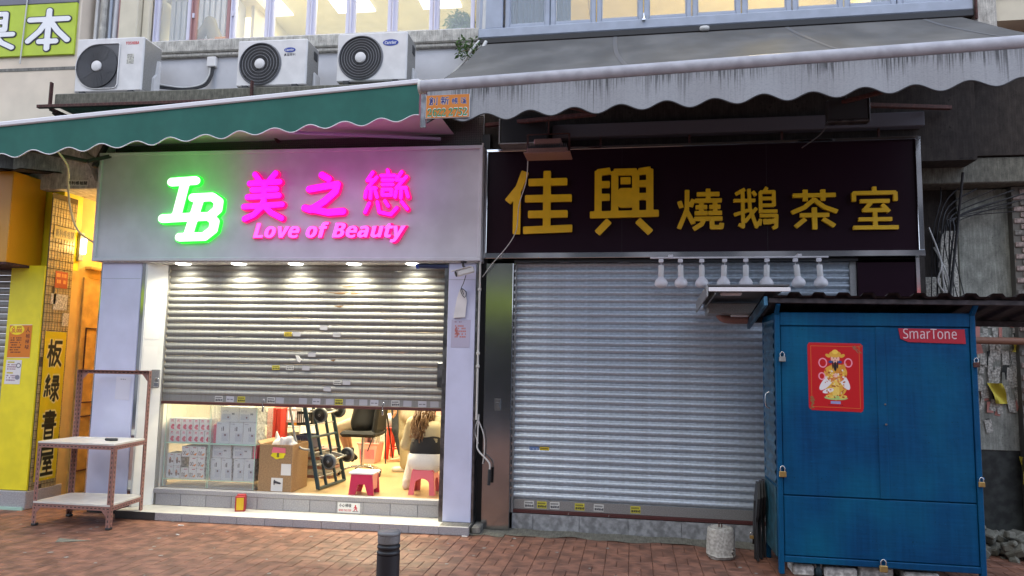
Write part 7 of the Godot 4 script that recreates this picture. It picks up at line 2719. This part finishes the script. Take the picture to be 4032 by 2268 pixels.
func hand(st: SurfaceTool, w: Vector3, dir: Vector3, side: Vector3) -> void:
	var nrm := dir.cross(side).normalized()
	var b := [[w, w + dir * 0.075, 0.022, 0.026]]
	for k in 4:
		var base: Vector3 = w + dir * 0.075 + side * (k - 1.5) * 0.018
		var l: float = [0.060, 0.072, 0.066, 0.052][k]
		b.append([base, base + dir * l * 0.55 + nrm * 0.006, 0.009, 0.0085])
		b.append([base + dir * l * 0.55 + nrm * 0.006, base + dir * l * 0.9 + nrm * 0.026, 0.0085, 0.0075])
	b.append([w + dir * 0.02 - side * 0.02, w + dir * 0.055 - side * 0.048 + nrm * 0.01, 0.011, 0.0095])
	b.append([w + dir * 0.055 - side * 0.048 + nrm * 0.01, w + dir * 0.085 - side * 0.05 + nrm * 0.02, 0.0095, 0.008])
	body(st, b, 0.0045, 0.006)

func head(o: Node3D, c: Vector3, face: Vector3, hair: Material, long_to: Array) -> void:
	var side := face.cross(Vector3.UP).normalized()
	var st := S()
	body(st, [[c + Vector3(0, 0.02, 0), c + face * 0.02 + Vector3(0, -0.03, 0), 0.088, 0.07], [c + face * 0.035 + Vector3(0, -0.05, 0), c + face * 0.05 + Vector3(0, -0.09, 0), 0.05, 0.036], [c + face * 0.095 + Vector3(0, 0.0, 0), c + face * 0.118 + Vector3(0, -0.03, 0), 0.010, 0.014], [c + side * 0.085 + Vector3(0, -0.02, 0), c + side * 0.09 + Vector3(0, 0.015, 0), 0.014, 0.018], [c - side * 0.085 + Vector3(0, -0.02, 0), c - side * 0.09 + Vector3(0, 0.015, 0), 0.014, 0.018], [c + face * 0.088 + side * 0.02 + Vector3(0, -0.062, 0), c + face * 0.088 - side * 0.02 + Vector3(0, -0.062, 0), 0.009, 0.009]], 0.009, 0.02)
	part("head", st, M.skin, o)
	st = S()
	for s in [-1.0, 1.0]:
		smooth_lathe(st, [Vector2(0, -0.011), Vector2(0.008, -0.008), Vector2(0.011, 0), Vector2(0.008, 0.008), Vector2(0, 0.011)], c + face * 0.083 + side * 0.032 * s + Vector3(0, 0.005, 0), 10)
	part("eyes", st, M.dark_ink, o)
	st = S()
	var bones := [[c + Vector3(0, 0.04, 0) - face * 0.025, c + Vector3(0, 0.0, 0) - face * 0.04, 0.100, 0.092]]
	bones.append_array(long_to)
	body(st, bones, 0.010, 0.03)
	part("hair", st, hair, o)

func people() -> void:
	# woman on the pink stool, seen from behind
	var o := thing("person", "person in a cream jacket and white trousers seated on the pink stool, long wavy hair", "person", Vector3(-1.89, 0.515, -0.38))
	var pel := Vector3(-1.885, 0.615, -0.37)
	var wai := Vector3(-1.895, 0.76, -0.44)
	var che := Vector3(-1.92, 0.93, -0.53)
	var nec := Vector3(-1.935, 1.03, -0.60)
	var hd := Vector3(-1.945, 1.17, -0.67)
	var torso := [[pel, wai, 0.125, 0.105], [wai, che, 0.105, 0.125], [che, nec, 0.115, 0.05], [che + Vector3(-0.13, 0.05, -0.02), che + Vector3(0.13, 0.05, -0.02), 0.065, 0.065]]
	var thl := [[pel + Vector3(-0.08, -0.01, -0.02), Vector3(-2.10, 0.60, -0.72), 0.105, 0.062], [Vector3(-2.10, 0.60, -0.72), Vector3(-2.15, 0.33, -0.60), 0.060, 0.042]]
	var thr := [[pel + Vector3(0.08, -0.01, -0.02), Vector3(-1.74, 0.60, -0.78), 0.105, 0.062], [Vector3(-1.74, 0.60, -0.78), Vector3(-1.72, 0.33, -0.72), 0.060, 0.042]]
	var arl := [[che + Vector3(-0.18, 0.045, -0.02), Vector3(-2.18, 0.73, -0.60), 0.052, 0.042], [Vector3(-2.18, 0.73, -0.60), Vector3(-2.12, 0.66, -0.84), 0.040, 0.030]]
	var arr := [[che + Vector3(0.18, 0.045, -0.02), Vector3(-1.64, 0.73, -0.62), 0.052, 0.042], [Vector3(-1.64, 0.73, -0.62), Vector3(-1.74, 0.66, -0.86), 0.040, 0.030]]
	var st := S()
	body(st, torso + thl + thr + arl + arr + [[nec, hd, 0.048, 0.05]], 0.014, 0.03)
	hand(st, Vector3(-2.12, 0.66, -0.85), Vector3(0.2, -0.3, -0.9).normalized(), Vector3.RIGHT)
	hand(st, Vector3(-1.74, 0.66, -0.87), Vector3(-0.2, -0.3, -0.9).normalized(), Vector3.RIGHT)
	part("body", st, M.skin, o)
	clothed(o, "trousers", [[pel + Vector3(-0.06, -0.02, 0.01), pel + Vector3(0.06, -0.02, 0.01), 0.120, 0.120]] + thl + thr, 0.016, M.white_cloth)
	clothed(o, "black_top", [[pel + Vector3(-0.06, 0.09, -0.005), pel + Vector3(0.06, 0.09, -0.005), 0.108, 0.108], [pel + Vector3(-0.05, 0.15, -0.03), pel + Vector3(0.05, 0.15, -0.03), 0.112, 0.112]], 0.016, M.black_cloth)
	var jk := [[wai + Vector3(-0.06, 0.13, -0.01), wai + Vector3(0.06, 0.13, -0.01), 0.112, 0.112], [wai + Vector3(0, 0.12, 0), che, 0.12, 0.135], [che, nec, 0.13, 0.07], [che + Vector3(-0.13, 0.05, -0.02), che + Vector3(0.13, 0.05, -0.02), 0.07, 0.07]]
	var jn := jk + arl + arr
	clothed(o, "jacket", jn, 0.016, M.cream_cloth, 0.04, 0.013)
	st = S()
	for k in 26:
		var x := -2.03 + k * 0.011
		tube(st, [Vector3(x, 0.80, -0.315 + 0.4 * pow(absf(x + 1.895), 1.6)), Vector3(x, 0.84, -0.32 + 0.4 * pow(absf(x + 1.895), 1.6))], 0.006, 4)
	part("waist_gathers", st, M.cream_cloth, o)
	for f in [[Vector3(-2.155, 0.285, -0.56), Vector3(-2.16, 0.285, -0.72)], [Vector3(-1.72, 0.285, -0.70), Vector3(-1.73, 0.285, -0.86)]]:
		st = S()
		body(st, [[f[0], f[1], 0.038, 0.036], [f[0], f[0] + Vector3(0, 0.05, 0.0), 0.038, 0.035]], 0.009, 0.02)
		part("shoe", st, M.white_cloth, o)
	head(o, hd, Vector3(-0.05, -0.5, -0.86).normalized(), M.hair_light, [])
	st = S()
	var rr := RandomNumberGenerator.new()
	rr.seed = 8
	for k in 150:
		var a := rr.randf_range(-1.35, 1.2)
		var q := hd + Vector3(sin(a) * 0.095, rr.randf_range(-0.02, 0.09), cos(a) * 0.09 - 0.01)
		var l := rr.randf_range(0.24, 0.40)
		var ph := rr.randf() * TAU
		var pts := []
		for j in 9:
			var t := j / 8.0
			pts.append(q + Vector3(sin(a) * 0.045 * t + 0.012 * sin(ph + t * 13), -l * t, 0.32 * sin(t * 1.45) * (1 - absf(a) * 0.25) + 0.010 * cos(ph + t * 12)))
		tube(st, pts, rr.randf_range(0.007, 0.012), 5)
	part("hair_strands", st, M.hair_light, o)
	o.position += Vector3(-0.04, 0, 0)
	# standing person in cream trousers and white trainers
	o = thing("person", "person standing in cream trousers, pale jacket and white trainers inside the shop", "person", Vector3(-2.48, 0.25, -1.72))
	var L1 := [[Vector3(-2.52, 1.05, -1.74), Vector3(-2.53, 0.72, -1.72), 0.095, 0.065], [Vector3(-2.53, 0.72, -1.72), Vector3(-2.53, 0.34, -1.74), 0.06, 0.045]]
	var R1 := [[Vector3(-2.38, 1.05, -1.74), Vector3(-2.37, 0.72, -1.72), 0.095, 0.065], [Vector3(-2.37, 0.72, -1.72), Vector3(-2.37, 0.34, -1.76), 0.06, 0.045]]
	var T1 := [[Vector3(-2.45, 1.10, -1.74), Vector3(-2.45, 1.32, -1.74), 0.13, 0.12], [Vector3(-2.45, 1.32, -1.74), Vector3(-2.45, 1.58, -1.74), 0.12, 0.12], [Vector3(-2.60, 1.60, -1.74), Vector3(-2.30, 1.60, -1.74), 0.06, 0.06], [Vector3(-2.45, 1.62, -1.74), Vector3(-2.45, 1.72, -1.72), 0.05, 0.048]]
	var A1 := [[Vector3(-2.63, 1.58, -1.74), Vector3(-2.68, 1.30, -1.72), 0.048, 0.040], [Vector3(-2.68, 1.30, -1.72), Vector3(-2.66, 1.08, -1.62), 0.038, 0.028], [Vector3(-2.27, 1.58, -1.74), Vector3(-2.22, 1.30, -1.72), 0.048, 0.040], [Vector3(-2.22, 1.30, -1.72), Vector3(-2.24, 1.08, -1.62), 0.038, 0.028]]
	st = S()
	body(st, L1 + R1 + T1 + A1, 0.018, 0.03)
	hand(st, Vector3(-2.66, 1.08, -1.62), Vector3(0.05, -1, 0.15).normalized(), Vector3.BACK)
	hand(st, Vector3(-2.24, 1.08, -1.62), Vector3(-0.05, -1, 0.15).normalized(), Vector3.FORWARD)
	part("body", st, M.skin, o)
	clothed(o, "trousers", L1 + R1 + [[Vector3(-2.45, 1.08, -1.74), Vector3(-2.45, 1.18, -1.74), 0.13, 0.12]], 0.03, M.cream_cloth, 0.03, 0.018)
	clothed(o, "jacket", T1.slice(0, 3) + A1 + [[Vector3(-2.45, 0.98, -1.74), Vector3(-2.45, 1.2, -1.74), 0.16, 0.14]], 0.02, M.beige_cloth, 0.04, 0.02)
	for f in [Vector3(-2.54, 0.285, -1.74), Vector3(-2.38, 0.285, -1.76)]:
		st = S()
		body(st, [[f + Vector3(0.03, 0, 0), f + Vector3(-0.13, -0.004, 0.04), 0.040, 0.034], [f, f + Vector3(0, 0.05, 0), 0.042, 0.045]], 0.010, 0.02)
		part("shoe", st, M.white_cloth, o)
	head(o, Vector3(-2.45, 1.80, -1.71), Vector3(-1, 0, 0.2).normalized(), M.hair_dark, [])
	# standing person in black leggings and sandals
	o = thing("person", "person standing in dark leggings and flat sandals beside the red stool", "person", Vector3(-2.85, 0.25, -2.6))
	var L2 := [[Vector3(-2.93, 1.02, -2.66), Vector3(-2.92, 0.70, -2.62), 0.085, 0.058], [Vector3(-2.92, 0.70, -2.62), Vector3(-2.84, 0.36, -2.62), 0.055, 0.036]]
	var R2 := [[Vector3(-2.80, 1.02, -2.72), Vector3(-2.78, 0.70, -2.75), 0.085, 0.058], [Vector3(-2.78, 0.70, -2.75), Vector3(-2.74, 0.36, -2.80), 0.055, 0.036]]
	var T2 := [[Vector3(-2.86, 1.08, -2.68), Vector3(-2.86, 1.32, -2.68), 0.12, 0.11], [Vector3(-2.86, 1.32, -2.68), Vector3(-2.86, 1.52, -2.68), 0.11, 0.11], [Vector3(-3.0, 1.53, -2.68), Vector3(-2.72, 1.53, -2.68), 0.055, 0.055], [Vector3(-2.86, 1.55, -2.68), Vector3(-2.86, 1.66, -2.66), 0.046, 0.045]]
	var A2 := [[Vector3(-3.02, 1.52, -2.68), Vector3(-3.06, 1.26, -2.66), 0.045, 0.038], [Vector3(-3.06, 1.26, -2.66), Vector3(-3.0, 1.18, -2.46), 0.036, 0.027], [Vector3(-2.70, 1.52, -2.68), Vector3(-2.66, 1.26, -2.66), 0.045, 0.038], [Vector3(-2.66, 1.26, -2.66), Vector3(-2.74, 1.18, -2.46), 0.036, 0.027]]
	st = S()
	body(st, L2 + R2 + T2 + A2 + [[Vector3(-2.84, 0.34, -2.62), Vector3(-2.85, 0.29, -2.60), 0.036, 0.034], [Vector3(-2.85, 0.285, -2.60), Vector3(-2.97, 0.275, -2.55), 0.034, 0.024], [Vector3(-2.74, 0.34, -2.80), Vector3(-2.75, 0.29, -2.80), 0.036, 0.034], [Vector3(-2.75, 0.285, -2.80), Vector3(-2.86, 0.275, -2.76), 0.034, 0.024]], 0.016, 0.025)
	hand(st, Vector3(-3.0, 1.18, -2.46), Vector3(0.2, -0.2, 1).normalized(), Vector3.RIGHT)
	hand(st, Vector3(-2.74, 1.18, -2.46), Vector3(-0.2, -0.2, 1).normalized(), Vector3.LEFT)
	part("body", st, M.skin, o)
	clothed(o, "leggings", L2 + R2 + [[Vector3(-2.86, 1.06, -2.68), Vector3(-2.86, 1.14, -2.68), 0.12, 0.11]], 0.012, M.dark_denim, 0.03, 0.018)
	clothed(o, "shirt", T2.slice(0, 3) + [A2[0], A2[2]], 0.018, M.black_cloth, 0.04, 0.02)
	for f in [Vector3(-2.91, 0.2535, -2.58), Vector3(-2.81, 0.2535, -2.78)]:
		st = S()
		bx(st, f, Vector3(0.24, 0.012, 0.085), 0.005, Basis(Vector3.UP, 0.35))
		part("sandal", st, M.carton, o)
	head(o, Vector3(-2.86, 1.74, -2.64), Vector3(-0.3, -0.2, 1).normalized(), M.hair_dark, [])
	# seated person in a beige dress on the swivel chair
	o = thing("person", "person in a beige dress seated on the swivel chair, bare calf and black shoe", "person", Vector3(-3.1, 0.8, -1.45))
	var p2 := Vector3(-3.02, 0.88, -1.42)
	var knee := Vector3(-3.33, 0.80, -1.50)
	var ank := Vector3(-3.24, 0.52, -1.52)
	var T3 := [[p2, Vector3(-3.0, 1.10, -1.44), 0.13, 0.11], [Vector3(-3.0, 1.10, -1.44), Vector3(-3.03, 1.32, -1.45), 0.11, 0.11], [Vector3(-3.05, 1.36, -1.60), Vector3(-3.05, 1.36, -1.30), 0.055, 0.055], [Vector3(-3.03, 1.38, -1.45), Vector3(-3.06, 1.50, -1.45), 0.046, 0.045]]
	var L3 := [[p2, knee, 0.10, 0.06], [knee, ank, 0.056, 0.036], [p2 + Vector3(0, 0, -0.14), knee + Vector3(0, 0, -0.16), 0.10, 0.06], [knee + Vector3(0, 0, -0.16), ank + Vector3(-0.02, 0, -0.17), 0.056, 0.036]]
	var A3 := [[Vector3(-3.05, 1.36, -1.62), Vector3(-3.12, 1.12, -1.66), 0.045, 0.036], [Vector3(-3.12, 1.12, -1.66), Vector3(-3.30, 1.08, -1.56), 0.034, 0.026], [Vector3(-3.05, 1.36, -1.28), Vector3(-3.12, 1.12, -1.24), 0.045, 0.036], [Vector3(-3.12, 1.12, -1.24), Vector3(-3.30, 1.08, -1.34), 0.034, 0.026]]
	st = S()
	body(st, T3 + L3 + A3, 0.016, 0.03)
	hand(st, Vector3(-3.30, 1.08, -1.56), Vector3(-1, -0.2, 0.1).normalized(), Vector3.BACK)
	hand(st, Vector3(-3.30, 1.08, -1.34), Vector3(-1, -0.2, -0.1).normalized(), Vector3.FORWARD)
	part("body", st, M.skin, o)
	clothed(o, "shirt", T3.slice(0, 3), 0.018, M.black_cloth, 0.04, 0.02)
	clothed(o, "skirt", [[p2, knee + Vector3(0.02, -0.01, 0), 0.115, 0.09], [p2 + Vector3(0, 0, -0.14), knee + Vector3(0.02, -0.01, -0.16), 0.115, 0.09], [p2 + Vector3(-0.1, -0.06, -0.05), knee + Vector3(0.06, -0.06, -0.06), 0.07, 0.05]], 0.008, M.beige_cloth, 0.04, 0.02)
	for f in [ank, ank + Vector3(-0.02, 0, -0.17)]:
		st = S()
		body(st, [[f + Vector3(0.01, -0.01, 0), f + Vector3(0.0, -0.055, 0), 0.042, 0.045], [f + Vector3(0.0, -0.06, 0), f + Vector3(0.09, -0.10, 0.05), 0.042, 0.032]], 0.010, 0.02)
		part("shoe", st, M.black_cloth, o)
	head(o, Vector3(-3.08, 1.58, -1.45), Vector3(-1, -0.2, 0).normalized(), M.hair_dark, [])

func across_the_street() -> void:
	# what the steel mirrors: the other side of the street
	var b := thing("opposite_building", "pale street block across the road with a lime green board, mirrored in the steel trim", "building", Vector3(0, -0.13, 18))
	var st := S()
	bb(st, -22, 22, -0.13, 9.0, 17.5, 20.0)
	part("wall", st, mat("opposite_wall", 0.30, 0.28, 0.27, 0.85, 0, M.stain, 0.2), b)
	for k in 9:
		box_part("shop_front", b, "black_paint" if k % 2 else "ac_side", -20.0 + k * 4.6, -16.2 + k * 4.6, 0.0, 2.8, 17.40, 17.499)
	for k in 9:
		box_part("fascia", b, ["lime", "white_paint", "maroon", "lime", "white_paint", "green_fabric", "red", "white_paint", "blue_paint"][k], -20.2 + k * 4.6, -16.0 + k * 4.6, 3.3, 4.1, 17.2, 17.499)
	for j in 1:
		for k in 12:
			box_part("window", b, "ac_dark", -20.5 + k * 3.6, -18.6 + k * 3.6, 5.2 + j * 3.0, 6.8 + j * 3.0, 17.44, 17.499)
